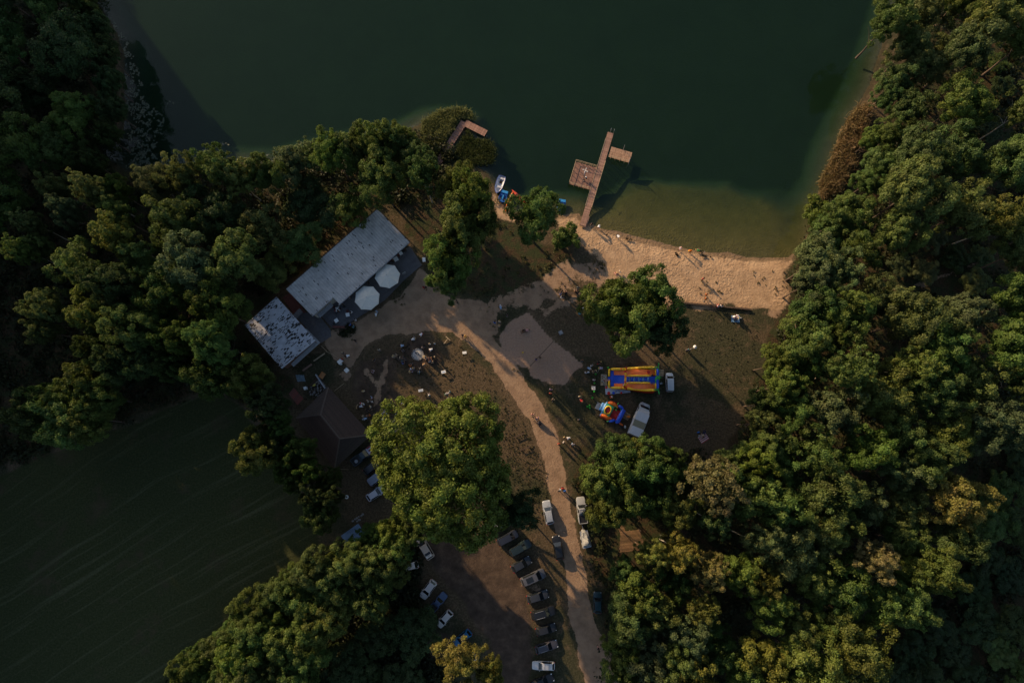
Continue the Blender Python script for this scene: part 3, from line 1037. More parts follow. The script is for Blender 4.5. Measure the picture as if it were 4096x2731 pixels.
fill([(-60, -60), (280, -60), (350, 180), (375, 480), (300, 600), (270, 700), (60, 860), (-60, 900)], 40, (75, 115), ['oak', 'oak', 'bushy'], ['dark', 'dark', 'green'], 'dark tree in the shaded wood at the upper left lake corner', 'dark trees of the shaded upper left wood', hs=(.7, .95))
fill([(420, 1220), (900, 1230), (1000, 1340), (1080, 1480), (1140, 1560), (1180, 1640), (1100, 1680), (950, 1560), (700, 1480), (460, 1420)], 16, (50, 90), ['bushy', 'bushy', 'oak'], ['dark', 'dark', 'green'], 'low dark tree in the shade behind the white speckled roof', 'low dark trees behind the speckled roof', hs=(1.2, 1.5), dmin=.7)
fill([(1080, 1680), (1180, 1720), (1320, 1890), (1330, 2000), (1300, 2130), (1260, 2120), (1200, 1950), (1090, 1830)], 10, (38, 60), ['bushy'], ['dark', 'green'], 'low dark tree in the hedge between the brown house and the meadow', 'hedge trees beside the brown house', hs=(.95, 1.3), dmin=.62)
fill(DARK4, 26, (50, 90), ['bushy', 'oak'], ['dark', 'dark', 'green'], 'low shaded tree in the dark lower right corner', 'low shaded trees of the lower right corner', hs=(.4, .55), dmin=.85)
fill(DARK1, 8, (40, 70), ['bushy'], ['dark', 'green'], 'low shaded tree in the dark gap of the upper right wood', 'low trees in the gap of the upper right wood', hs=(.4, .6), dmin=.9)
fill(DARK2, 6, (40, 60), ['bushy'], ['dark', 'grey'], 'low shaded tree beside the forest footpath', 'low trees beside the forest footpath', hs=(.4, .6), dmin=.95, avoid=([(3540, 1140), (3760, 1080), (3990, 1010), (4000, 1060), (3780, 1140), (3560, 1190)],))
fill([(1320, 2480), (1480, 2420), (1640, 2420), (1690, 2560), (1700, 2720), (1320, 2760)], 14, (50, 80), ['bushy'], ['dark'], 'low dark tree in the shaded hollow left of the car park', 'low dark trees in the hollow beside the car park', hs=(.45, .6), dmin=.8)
print('TREES', len(TREES))

# --- unseen leaf mass added beyond the left border to keep the meadow in shade
R = np.random.RandomState(61)
cc = np.stack([R.uniform(-134, -105, 130), R.uniform(-50, 62, 130), R.uniform(17, 21, 130)], 1)
cc[:, 0] -= np.maximum(cc[:, 1] - 20, 0) * .5
pp = np.concatenate([c + unit(R.randn(560, 3)) * np.array([7.5, 7.5, c[2] - 1]) * R.rand(560, 1) ** .3 for c in cc])
obj('shade_wood', leaf_mesh('shade_wood', pp, unit(R.randn(len(pp), 3)), R.uniform(1.2, 2.2, len(pp)), R.rand(len(pp), 2), R), color=LEAF['dark'], kind='stuff')

# --- undergrowth: one mass nobody could count
def scatter(polys, n, per, r, leaf, zr, seed, avoid=()):
    R = np.random.RandomState(seed)
    out = []
    for pg in polys:
        w = pg if isinstance(pg, np.ndarray) else poly(*pg)
        lo, hi = np.maximum(w.min(0), (-122, -58)), np.minimum(w.max(0), (122, 110))
        c = lo + (hi - lo) * R.rand(n * 3, 2)
        c = c[sdf(c, w) > .3]
        for a in avoid:
            c = c[sdf(c, a) < -r[0] - .3]
        out.append(c[:n])
    C = np.concatenate(out)
    m = len(C)
    rad = r[0] + (r[1] - r[0]) * R.rand(m)
    d = unit(R.randn(m, per, 3) + np.array([0, 0, .9]))
    d[..., 2] = np.abs(d[..., 2])
    p = d * rad[:, None, None] * (.6 + .5 * R.rand(m, per, 1)) * np.array([1, 1, zr])
    p[..., 0] += C[:, None, 0]
    p[..., 1] += C[:, None, 1]
    p[..., 2] += .05
    nn = unit(d + .6 * R.randn(m, per, 3))
    t = np.clip(.5 + .2 * R.randn(m, 1, 2) + .14 * R.randn(m, per, 2), 0, 1)
    sz = leaf * (.6 + .8 * R.rand(m * per))
    return p.reshape(-1, 3), nn.reshape(-1, 3), sz, t.reshape(-1, 2), R


open_ground = [poly((2430, 2110), (2520, 2060), (2600, 2090), (2610, 2230), (2500, 2290), (2440, 2210)), poly((3540, 1140), (3760, 1090), (3950, 1010), (4000, 1050), (3780, 1140), (3560, 1190)),
               poly((940, 1300), (1110, 1170), (1150, 1140), (1500, 820), (1660, 970), (1640, 1300), (1300, 1480), (1130, 1500))]
p, nn, sz, t, R = scatter([LITTER_R, LITTER_L, LITTER_B], 2100, 44, (.9, 2.2), .46, .85, 77, open_ground)
obj('undergrowth', leaf_mesh('undergrowth', p, nn, sz, t, R), color=(.022, .028, .009), kind='stuff')
p, nn, sz, t, R = scatter([LITTER_M], 90, 26, (.25, .7), .24, .55, 78, [poly((1640, 900), (1760, 960), (1700, 1080), (1620, 990))])
obj('weeds', leaf_mesh('weeds', p, nn, sz, t, R), color=(.075, .075, .028), kind='stuff')
# scattered tufts on the sand and beside the paths
tufts = [((2320, 1000), (2380, 990), (2430, 1060), (2400, 1110), (2330, 1080)), ((2330, 1030), (2440, 1040), (2440, 1090), (2330, 1100)), ((3000, 1070), (3160, 1060), (3160, 1210), (3020, 1160)),
         ((2790, 1110), (2890, 1120), (2900, 1180), (2790, 1180)), ((1550, 1160), (1640, 1150), (1640, 1230), (1560, 1220)), ((1900, 1230), (1990, 1200), (2030, 1300), (2000, 1420), (1960, 1330)),
         ((1330, 1310), (1440, 1300), (1420, 1370), (1340, 1350)), ((2000, 1420), (2110, 1480), (2100, 1520), (2030, 1470)), ((1880, 1130), (1990, 1160), (1960, 1220), (1890, 1210)),
         ((2120, 1150), (2280, 1090), (2300, 1150), (2160, 1200))]
p, nn, sz, t, R = scatter(tufts, 15, 14, (.10, .34), .16, .6, 79)
obj('tufts', leaf_mesh('tufts', p, nn, sz, t, R), color=(.085, .080, .034), kind='stuff')
p, nn, sz, t, R = scatter([((1345, 1325), (1400, 1290), (1428, 1300), (1420, 1335), (1380, 1355))], 26, 40, (.4, .8), .26, .7, 82)
obj('ivy_bank', leaf_mesh('ivy_bank', p, nn, sz, t, R), color=(.028, .036, .014), kind='stuff')


PIERWAY = [(1735, 675, 22), (1856, 486, 22), (1948, 536, 22)]


lawn_p = [((1430, 1400), (1560, 1340), (1860, 1380), (2000, 1520), (2060, 1640), (2000, 1750), (1700, 1600), (1540, 1800), (1450, 1650)), ((2240, 1240), (2420, 1320), (2700, 1230), (3000, 1260), (3080, 1380), (2950, 1600), (2880, 1800), (2640, 1800), (2300, 1760), (2240, 1640), (2340, 1480)), ((1960, 1600), (2080, 1640), (2200, 1900), (2200, 2100), (2080, 2100))]
p, nn, sz, t, R = scatter(lawn_p, 450, 7, (.08, .25), .14, .5, 101)
obj('grass_tufts', leaf_mesh('grass_tufts', p, nn, sz, t, R), color=(.050, .054, .022), kind='stuff')


def reeds(polys, n, h, w, col, name, seed, z0=WATER_Z):
    R = np.random.RandomState(seed)
    out = []
    for pg in polys:
        q = poly(*pg)
        c = q.min(0) + (q.max(0) - q.min(0)) * R.rand(n * 4, 2)
        c = c[band(c, PIERWAY) < -.1]
        out.append(c[sdf(c, q) > .25 * R.randn(len(c))][:n])
    C = np.concatenate(out)
    m = len(C)
    clump = vnoise(C, 1.4, 5)
    k = 5
    base = np.repeat(np.concatenate([C, np.full((m, 1), z0)], 1), k, 0)
    d = unit(np.concatenate([.42 * R.randn(m * k, 2), np.ones((m * k, 1))], 1))
    ln = (h * (.65 + .45 * R.rand(m * k)) * (1 + .5 * np.repeat(clump, k)))
    pos = base + d * (ln * (.45 + .5 * R.rand(m * k)))[:, None]
    # blades: narrow long leaves lying along the bent stem
    side = unit(np.cross(d, R.randn(m * k, 3)))
    dirv = unit(d * .8 + R.randn(m * k, 3) * .6)
    a = pos - dirv * .45
    bq = pos + dirv * .55
    V = np.stack([a - side * w * .5, a + side * w * .5, bq + side * w * .35, bq - side * w * .35], 1).reshape(-1, 3)
    nq = m * k
    me = bpy.data.meshes.new(name)
    me.from_pydata(V.tolist(), [], np.arange(4 * nq).reshape(-1, 4).tolist())
    ca = me.color_attributes.new('tint', 'FLOAT_COLOR', 'POINT')
    t = np.clip(.5 + .5 * np.repeat(clump, k)[:, None] + .2 * R.randn(nq, 2), 0, 1)
    ca.data.foreach_set('color', np.concatenate([np.repeat(t, 4, 0), np.ones((4 * nq, 2))], 1).astype(np.float32).ravel())
    me.materials.append(M['leaf'])
    obj(name, me, color=col, kind='stuff')


reeds([((3470, 430), (3440, 560), (3400, 640), (3350, 760), (3290, 790), (3280, 740), (3330, 640), (3370, 540), (3420, 450))], 2600, 2.0, .11, (.165, .118, .05), 'dry_reeds', 31)
reeds([((1690, 490), (1760, 450), (1850, 432), (1900, 470), (1860, 480), (1830, 510), (1770, 640), (1720, 660), (1690, 560))], 1700, 1.1, .09, (.125, .140, .050), 'reeds', 32)
reeds([((1900, 560), (1960, 560), (1985, 610), (1970, 650), (1900, 660), (1840, 640), (1800, 640), (1830, 590), (1870, 520))], 800, .40, .10, (.060, .078, .024), 'marsh_plants', 33)

# --- lily pads
R = np.random.RandomState(41)
LILY = [(((490, 180), (530, 220), (560, 300), (600, 420), (650, 480), (640, 560), (640, 640), (560, 680), (480, 690), (510, 560), (500, 420), (490, 290)), 900), (((430, 60), (480, 120), (520, 220), (500, 260), (470, 190)), 110),
        (((560, 600), (660, 600), (720, 640), (690, 690), (560, 700)), 260), (((740, 610), (880, 580), (900, 640), (800, 660), (720, 660)), 70), (((880, 560), (920, 560), (930, 590), (880, 600)), 14),
        (((1000, 620), (1100, 600), (1230, 560), (1300, 580), (1100, 650), (1000, 650)), 60), (((1280, 560), (1420, 520), (1560, 480), (1600, 500), (1400, 570)), 60), (((660, 400), (700, 410), (690, 425), (660, 420)), 7)]
b = MB()
for pg, n in LILY:
    q = poly(*pg)
    c = q.min(0) + (q.max(0) - q.min(0)) * R.rand(n * 8, 2)
    c = c[(sdf(c, q) + 1.6 * fbm(c, 3, 7) > .2) & (.7 * fbm(c, 1.0, 13) + 1.0 * vnoise(c, .45, 3) > .02)][:n]
    for x, y in c:
        r, a = R.uniform(.09, .18), R.uniform(0, 6.28)
        z = WATER_Z + .012 + R.uniform(0, .012)
        tx, ty = R.uniform(-.12, .12, 2)
        vs = [(x, y, z)] + [(x + r * math.cos(a + .25 + k * 5.78 / 8), y + r * math.sin(a + .25 + k * 5.78 / 8), z + .004 + r * abs(tx * math.cos(k) + ty * math.sin(k))) for k in range(9)]
        b.add(vs, [(0, k, k + 1) for k in range(1, 9)])
b.build('lily_pads', mat('lily_pad', (.060, .074, .050), .7, var=.3, scale=2, spec=.5), kind='stuff')

# --- every tree of the woods says which one it is
ZONE = {'trees lining the lake and beach side of the right wood': 'on right wood lake edge', 'oaks along the top edge of the lower wood': 'on lower wood top edge', 'trees beside the dirt road in the lower wood': 'on lower wood road edge',
        'trees along the lake side of the left wood': 'on left wood lake edge', 'clump of trees jutting into the meadow': 'in the meadow clump', 'tree belt between the meadow and the car park': 'in the lower belt',
        'trees inside the upper right wood': 'in upper right wood', 'trees inside the right wood below the footpath': 'in middle right wood', 'trees inside the lower right wood': 'in lower right wood', 'trees deep in the left wood': 'in the left wood',
        'dark trees of the shaded upper left wood': 'in upper left wood', 'low dark trees behind the speckled roof': 'behind the speckled roof', 'hedge trees beside the brown house': 'in the house hedge',
        'low shaded trees of the lower right corner': 'in lower right corner', 'low trees in the gap of the upper right wood': 'in upper right gap', 'low trees beside the forest footpath': 'by the forest footpath', 'low dark trees in the hollow beside the car park': 'in the hollow'}
LEVEL = [(70, 'top border'), (330, 'open lake'), (480, 'reed pier'), (560, 'pier tip'), (680, 'pier platform'), (780, 'rowing boat'), (860, 'shore tree'), (960, 'long roof'), (1060, 'beach sand'), (1130, 'upper parasol'), (1220, 'timber edging'),
         (1330, 'sand court'), (1420, 'fire pit'), (1510, 'inflatable slide'), (1590, 'bouncy castle'), (1680, 'box truck'), (1750, 'striped blanket'), (1840, 'great oak'), (1960, 'striped pickup'), (2050, 'silver estate'), (2150, 'wooden shelter'),
         (2230, 'covered trailer'), (2310, 'grey minivan'), (2400, 'blue pickup'), (2480, 'black off-roader'), (2560, 'blue hatchback'), (2640, 'white estate'), (2710, 'bottom border')]
COLW = {'green': 'green', 'olive': 'olive', 'dark': 'dark green', 'grey': 'greyish green', 'gold': 'golden', 'tan': 'tan', 'bright': 'bright green', 'rust': 'rust'}
KINDW = {'oak': 'dense', 'open': 'gappy', 'birch': 'feathery', 'bushy': 'bushy', 'great': 'huge', 'bush': 'low'}
byg = {}
for r in GROUPED:
    byg.setdefault(r[6], []).append(r)
for gname, rs in byg.items():
    x0, x1 = min(r[1] for r in rs), max(r[1] for r in rs)
    for t, px, py, rpx, kd, co, g_ in rs:
        lv = min(LEVEL, key=lambda q: abs(q[0] - py))[1]
        f = (px - x0) / max(1, x1 - x0)
        side = '' if x1 - x0 < 250 else ('far left, ' if f < .25 else 'left, ' if f < .5 else 'right, ' if f < .75 else 'far right, ')
        size = 'small ' if rpx < 62 else 'big ' if rpx > 92 else ''
        t['label'] = f"{size}{COLW[co]} {KINDW[kd]} tree {ZONE[g_]}, {side}level with {lv}"
# ------------------------------------------------------------------ buildings
def P2(x, y, z=0.0):
    p = G(x, y, z)
    return (p.x, p.y)


def lerp(a, b, t):
    return a + (b - a) * t


# speckled sheet material: dark moss and holes lie in the furrows of the white sheets
def sheet_material(name, col, specks, pitch=0):
    m = mat(name, col, .5, var=.24, scale=.9, spec=.35)
    nt = m.node_tree
    L = nt.links.new
    b = nt.nodes['Principled BSDF']
    tc = N(nt, 'TexCoord')
    uv = N(nt, 'UVMap')
    sp = N(nt, 'SeparateXYZ')
    L(uv.outputs[0], sp.inputs[0])

    def cell(o, s):
        a = N(nt, 'Math', operation='MULTIPLY')
        a.inputs[1].default_value = s
        L(o, a.inputs[0])
        f = N(nt, 'Math', operation='FLOOR')
        L(a.outputs[0], f.inputs[0])
        return f.outputs[0]
    cb = N(nt, 'CombineXYZ')
    L(cell(sp.outputs[0], 1 / .14), cb.inputs[0])
    L(cell(sp.outputs[1], 1 / .42), cb.inputs[1])
    wnz = N(nt, 'TexWhiteNoise', noise_dimensions='2D')
    L(cb.outputs[0], wnz.inputs['Vector'])
    big = N(nt, 'TexNoise', Scale=.55, Detail=3)
    L(uv.outputs[0], big.inputs['Vector'])
    mr = N(nt, 'MapRange')
    mr.inputs[1].default_value, mr.inputs[2].default_value = .45, .72
    mr.inputs[3].default_value, mr.inputs[4].default_value = .0 + specks * .1, specks
    L(big.outputs[0], mr.inputs[0])
    lt = N(nt, 'Math', operation='LESS_THAN')
    L(wnz.outputs[0], lt.inputs[0])
    L(mr.outputs[0], lt.inputs[1])
    mx = N(nt, 'Mix', data_type='RGBA')
    L(lt.outputs[0], mx.inputs[0])
    src0 = b.inputs['Base Color'].links[0].from_socket
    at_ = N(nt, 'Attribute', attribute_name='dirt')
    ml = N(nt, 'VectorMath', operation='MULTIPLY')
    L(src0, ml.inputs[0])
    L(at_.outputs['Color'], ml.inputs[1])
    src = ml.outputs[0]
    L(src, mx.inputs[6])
    mx.inputs[7].default_value = (.03, .026, .024, 1)
    L(mx.outputs[2], b.inputs['Base Color'])
    return m


M['sheet'] = sheet_material('grey_roof_sheet', (.52, .49, .465), .04, .0)
M['sheet_speck'] = sheet_material('speckled_roof_sheet', (.56, .56, .60), .80)
M['shed_sheet'] = sheet_material('blue_roof_sheet', (.18, .27, .40), .03)
M['brick'] = mat('brown_brick', (.19, .10, .07), .9, var=.3, scale=5, bump=.2)
M['plaster'] = mat('plaster', (.42, .40, .36), .9, var=.12, scale=2)
M['tile'] = mat('roof_tile', oc=True, rough=.85, var=.4, scale=7, bump=.25)
M['deck'] = mat('paving', (.095, .090, .093), .8, var=.22, scale=2.2, bump=.12)
M['deck_tile'] = mat('paving_slab', oc=True, rough=.8, var=.18, scale=3)
M['redfloor'] = mat('red_paving', (.14, .05, .04), .85, var=.3, scale=4)


def sheet_roof(parent, a, b, c, d, n, mat_, ribs=4, amp=.035, name='roof_sheet', cut=None, uoff=0.0):
    """corrugated sheets side by side from edge a-d (u=0) to edge b-c (u=1); sheets run from the a-b edge to the d-c edge"""
    a, b, c, d = map(Vector, (a, b, c, d))
    nrm = (b - a).cross(d - a).normalized()
    if nrm.z < 0:
        nrm = -nrm
    wid, ln = (b - a).length, (d - a).length
    for i in range(n):
        v0, v1 = (0, 1) if cut is None else cut((i + .5) / n)
        vs, fs, uvs, dirt = [], [], [], []
        cols = ribs * 4 + 1
        jit = rnd.uniform(-.012, .012)
        for j in range(cols):
            u = (i + j / (cols - 1) * 1.0) / n
            h = amp * max(0, math.sin(j * PI / 2)) + jit * .3 + (.006 if i % 2 else 0)
            for v in (v0 - rnd.uniform(0, .004), v1 + jit * .4):
                p = lerp(lerp(a, b, u), lerp(d, c, u), v) + nrm * h
                vs.append(p)
                uvs.append((u * wid + uoff, v * ln))
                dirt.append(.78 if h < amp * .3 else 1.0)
        for j in range(cols - 1):
            fs.append((2 * j, 2 * j + 2, 2 * j + 3, 2 * j + 1))
        me = bpy.data.meshes.new(name)
        me.from_pydata(vs, [], fs)
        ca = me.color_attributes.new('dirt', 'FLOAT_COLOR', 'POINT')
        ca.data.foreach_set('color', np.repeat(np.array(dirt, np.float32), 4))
        uvl = me.uv_layers.new(name='UVMap')
        for lp in me.loops:
            uvl.data[lp.index].uv = uvs[lp.vertex_index]
        if me.polygons[0].normal.z < 0:
            me.flip_normals()
        me.materials.append(mat_)
        obj(name, me, parent)


def at(px, py, z):
    return G(px, py, z)


# --- the long restaurant building with the grey corrugated roof
bld = thing('restaurant', 'long building with sunlit dappled grey corrugated roof beside the terrace', 'building')
ZR1, ZR0 = 4.6, 3.6                      # back edge is the higher one
A, Bq = at(1509, 835, ZR1), at(1143, 1155, ZR1)
C_, D_ = at(1313, 1250, ZR0), at(1638, 968, ZR0)
dvec = D_ - A
D2 = A + dvec
C2 = Bq + dvec
notch_u = 1 - (at(1313, 1250, ZR0) - at(1229, 1250, ZR0)).length / (A - Bq).length * .92
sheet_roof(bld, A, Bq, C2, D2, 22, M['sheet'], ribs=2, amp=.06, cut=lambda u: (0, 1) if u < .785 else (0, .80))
w = MB()
gable = lambda p, q, zt0, zt1: w.add([(p.x, p.y, 0), (q.x, q.y, 0), (q.x, q.y, zt1), (p.x, p.y, zt0)], [(0, 1, 2, 3)])
ins = lambda u, v: lerp(lerp(A, Bq, u), lerp(D2, C2, u), v)
q = [ins(.01, .03), ins(.99, .03), ins(.99, .77), ins(.78, .77), ins(.78, .80), ins(.01, .80)]
ze = lambda v: lerp(ZR1, ZR0, v) - .06
w.prism([(p.x, p.y) for p in q], 0, lambda p: ze(((Vector((p[0], p[1], 0)) - Vector((A.x, A.y, 0))).dot(Vector((dvec.x, dvec.y, 0)))) / (dvec.x ** 2 + dvec.y ** 2)) - .06)
w.build('wall', M['plaster'], bld)
fl = MB()
fl.bar(ins(0, 1.004) + Vector((0, 0, -.08)), ins(.785, 1.004) + Vector((0, 0, -.08)), .12, .12)
fl.bar(ins(.785, .806) + Vector((0, 0, -.05)), ins(1, .806) + Vector((0, 0, -.05)), .12, .12)
fl.build('gutter', M['greymetal'], bld)
fl = MB()
fl.bar(ins(-.004, 0) + Vector((0, 0, .02)), ins(1.0, 0) + Vector((0, 0, .02)), .16, .10)
fl.bar(ins(-.003, 0) + Vector((0, 0, .02)), ins(-.003, 1) + Vector((0, 0, .02)), .10, .10)
fl.build('verge', M['wood_dark'], bld)
for u in (.06, .2, .34, .48, .62, .76):
    p = ins(u, .97)
    MB().box((p.x, p.y, (p.z - .1) / 2), (.14, .14, p.z - .1)).build('porch_post', M['wood_dark'], bld)
b0, b1 = ins(.82, .84), ins(.97, .84)
MB().bar(Vector((b0.x, b0.y, 2.4)), Vector((b1.x, b1.y, 2.4)), .8, .08).build('awning', M['concrete'], bld)

# --- the annexe with the speckled roof
anx = thing('annexe', 'square annexe whose white corrugated roof is speckled with dark moss', 'building')
a, b_, c_, d_ = at(1107, 1188, 4.0), at(980, 1302, 4.0), at(1127, 1475, 3.5), at(1262, 1362, 3.5)
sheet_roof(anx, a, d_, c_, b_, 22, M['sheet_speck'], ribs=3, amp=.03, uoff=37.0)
w = MB()
ctr = (a + b_ + c_ + d_) / 4
w.prism([tuple(lerp(ctr, p, .93)[:2]) for p in (a, b_, c_, d_)], 0, 3.35)
w.build('wall', M['brick'], anx)
pz = 2.75
e0, e1, e2, e3 = at(1272, 1378, pz), at(1174, 1466, pz), at(1163, 1455, pz), at(1258, 1366, pz)
strip = MB().prism([tuple(p[:2]) for p in (e0, e1, e2, e3)], pz - .12, pz)
f0, f1, f2, f3 = at(1226, 1315, pz), at(1218, 1316, pz), at(1260, 1372, pz), at(1272, 1371, pz)
strip.build('porch_roof', M['concrete'], anx)
MB().prism([tuple(p[:2]) for p in (at(1226, 1314, pz), at(1281, 1370, pz), at(1271, 1378, pz), at(1260, 1362, pz), at(1217, 1318, pz))], pz - .14, pz - .005).build('porch_roof', M['concrete'], anx)
for x, y in ((1270, 1375), (1223, 1420), (1176, 1461)):
    p = at(x, y, pz)
    MB().box((p.x, p.y, 1.3), (.14, .14, 2.6)).build('porch_post', M['wood_dark'], anx)
MB().bar(lerp(a, b_, 0) + Vector((0, 0, .04)), b_ + Vector((0, 0, .04)), .14, .1).build('verge', M['greymetal'], anx)

# --- brown hipped house
hs_ = thing('brown_house', 'brown house with dark tiled hipped roof at the edge of the meadow', 'house')
ez, rz_ = 2.9, 5.6
T, R_, B_, L_ = at(1313, 1548, ez), at(1484, 1738, ez), at(1339, 1872, ez), at(1185, 1671, ez)
r0, r1 = at(1283, 1658, rz_), at(1359, 1754, rz_)


def tile_slope(parent, p0, p1, q1, q0, rows, color):
    """courses of tiles from eave p0-p1 up to q0-q1"""
    p0, p1, q0, q1 = map(Vector, (p0, p1, q0, q1))
    nrm = (p1 - p0).cross(q0 - p0).normalized()
    if nrm.z < 0:
        nrm = -nrm
    for i in range(rows):
        t0, t1 = i / rows, min(1, (i + 1.25) / rows)
        a, b = lerp(p0, q0, t0), lerp(p1, q1, t0)
        c, d = lerp(p1, q1, t1), lerp(p0, q0, t1)
        n = max(1, int((b - a).length / .42))
        vs, fs = [], []
        for j in range(n):
            u0, u1 = (j + .04) / n, (j + .96) / n
            k = rnd.uniform(0, .02)
            for s, z in ((a, .075), (d, .015)):
                e = b if s is a else c
                vs += [lerp(s, e, u0) + nrm * (z + k), lerp(s, e, u1) + nrm * (z + k)]
            o = len(vs) - 4
            vs += [vs[o] - nrm * .06, vs[o + 1] - nrm * .06]
            fs += [(o, o + 1, o + 3, o + 2), (o + 4, o + 5, o + 1, o)]
        me = bpy.data.meshes.new('tile_course')
        me.from_pydata(vs, [], fs)
        me.materials.append(M['tile'])
        k = rnd.uniform(.85, 1.15)
        obj('tile_course', me, parent, color=tuple(x * k for x in color))


roof = MB()
roof.add([T, R_, B_, L_, r0, r1], [(0, 4, 5, 1), (1, 5, 2), (2, 5, 4, 3), (3, 4, 0)])
ro = roof.build('roof', M['tile'], hs_, color=(.045, .03, .024))
HC = (.060, .038, .029)
tile_slope(ro, T, R_, r1, r0, 15, HC)
tile_slope(ro, R_, B_, r1, r1, 17, (.050, .038, .031))
tile_slope(ro, B_, L_, r0, r1, 15, (.070, .042, .030))
tile_slope(ro, L_, T, r0, r0, 17, (.066, .049, .040))
cp = MB()
for p, q in ((r0, r1), (r0, T), (r0, L_), (r1, R_), (r1, B_)):
    cp.bar(Vector(p) + Vector((0, 0, .09)), Vector(q) + Vector((0, 0, .09)), .22, .10)
cp.build('ridge_cap', M['tile'], ro, color=(.10, .075, .06))
ctr = (T + R_ + B_ + L_) / 4
MB().prism([tuple(lerp(ctr, p, .88)[:2]) for p in (T, R_, B_, L_)], 0, 3.1).build('wall', M['plaster'], hs_)

# --- blue roofed shed
sh = thing('shed', 'small shed with a blue ribbed metal roof below the great oak', 'shed')
z = 2.5
a, d_ = at(1363, 2142, z - .2), at(1433, 2093, z + .15)
b_ = at(1392, 2184, z - .2)
c_ = d_ + (b_ - a)
sheet_roof(sh, a, d_, c_, b_, 4, M['shed_sheet'], ribs=5, amp=.04)
ctr = (a + b_ + c_ + d_) / 4
MB().prism([tuple(lerp(ctr, p, .9)[:2]) for p in (a, b_, c_, d_)], 0, 2.15).build('wall', M['wood_dark'], sh)

# --- terrace and yard between the buildings
def slab_area(name, pts, z, m, label=None):
    b = MB().prism([P2(x, y) for x, y in pts], -.05, z)
    return b.build(name, m, kind='structure')


TERR = [(1640, 985), (1688, 1060), (1612, 1125), (1540, 1200), (1388, 1300), (1385, 1312), (1330, 1312), (1268, 1246), (1300, 1215)]
slab_area('terrace', TERR, .14, M['deck'])
tg = poly(*TERR)
dirx = Vector((*(G(1638, 968) - G(1313, 1250))[:2], 0)).normalized()
diry = Vector((-dirx.y, dirx.x, 0))
sl_me = {}
org = G(1313, 1250)
parent_t = bpy.data.objects['terrace']
me_slab = MB().box((0, 0, 0), (1.16, 1.16, .03)).mesh('paving_slab', M['deck_tile'])
cnt = 0
for i in range(-6, 22):
    for j in range(-7, 7):
        p = org + dirx * (i * 1.2) + diry * (j * 1.2)
        if sdf(np.array([[p.x, p.y]]), tg)[0] > .84 and cnt < 290:
            k = rnd.uniform(.85, 1.15)
            obj('paving_slab', me_slab, parent_t, (p.x, p.y, .14 + rnd.uniform(.004, .012)), math.atan2(dirx.y, dirx.x), color=(.105 * k, .10 * k, .105 * k))
            cnt += 1
slab_area('courtyard', [(1180, 1262), (1228, 1250), (1266, 1248), (1322, 1318), (1325, 1345), (1284, 1372), (1226, 1312)], .06, M['deck'])
slab_area('red_courtyard', [(1130, 1190), (1160, 1170), (1226, 1252), (1180, 1264)], .05, M['redfloor'])
b = MB()
for i in range(3):
    x, y = 1186 + i * 8, 1262 - i * 7
    p = G(x, y)
    b.box((p.x, p.y, .12 + .1 * i), (.7, .9, .2 + .2 * i), GD(x, y, 1, -.85))
tag(b.build('steps', M['concrete']), 'small grey concrete steps between the speckled roof and the long roof', 'steps')
# low wall with a red flower trough round the terrace corner
tw = thing('terrace_railing', 'dark low railing that bends round the lower corner of the terrace', 'railing')
pts = [(1264, 1240), (1310, 1295), (1330, 1313), (1386, 1313)]
for (x0, y0), (x1, y1) in zip(pts[:-1], pts[1:]):
    p, q_ = G(x0, y0, 1.0), G(x1, y1, 1.0)
    MB().bar(p, q_, .07, .05).build('handrail', M['wood_dark'], tw)
    n = max(2, int((q_ - p).length / 1.0))
    for i in range(n):
        r = lerp(p, q_, i / n)
        MB().box((r.x, r.y, .56), (.06, .06, .9)).build('post', M['wood_dark'], tw)
p, q_ = G(1330, 1306, .5), G(1378, 1308, .5)
MB().bar(Vector((p.x, p.y, .36)), Vector((q_.x, q_.y, .36)), .35, .4).build('flower_trough', M['redfloor'], tw)

# --- slatted wooden shelter in the wood
st = thing('wooden_shelter', 'slatted brown wooden roof of a shelter in the lower wood beside the road', 'shelter')
z = 2.4
p0 = G(2478, 2206, z)
ux = (G(2572, 2196, z) - p0)
vy = (G(2480, 2128, z) - p0)
me_cache = {}
for i in range(18):
    t = i / 17
    x0, x1 = (0, 1) if t < .55 else (lerp(0, .02, t), .92)
    if t > .7:
        x1 = .92 - (t - .7) * .2
    a = p0 + vy * t + ux * (x0 + rnd.uniform(-.015, .015))
    b_ = p0 + vy * t + ux * (x1 + rnd.uniform(-.015, .015))
    k = rnd.uniform(.6, 1.3)
    MB().bar(a, b_, .12, .04).build('slat', M['plank'], st, color=(.20 * k, .115 * k, .058 * k))
for i in range(14):
    t = i / 13
    a = G(2462 + 22 * t, 2086 + 52 * t, z - .1)
    b_ = a + ux.normalized() * 1.0
    k = rnd.uniform(.8, 1.2)
    MB().bar(a, b_, .11, .04).build('slat', M['plank'], st, color=(.21 * k, .12 * k, .06 * k))
for u in (.08, .5, .9):
    a, b_ = p0 + ux * u - Vector((0, 0, .07)), p0 + ux * u + vy - Vector((0, 0, .07))
    MB().bar(a, b_, .1, .1).build('beam', M['wood_dark'], st)
    for v in (.05, .95):
        r = p0 + ux * u + vy * v
        MB().box((r.x, r.y, 1.15), (.12, .12, 2.3)).build('post', M['wood_dark'], st)

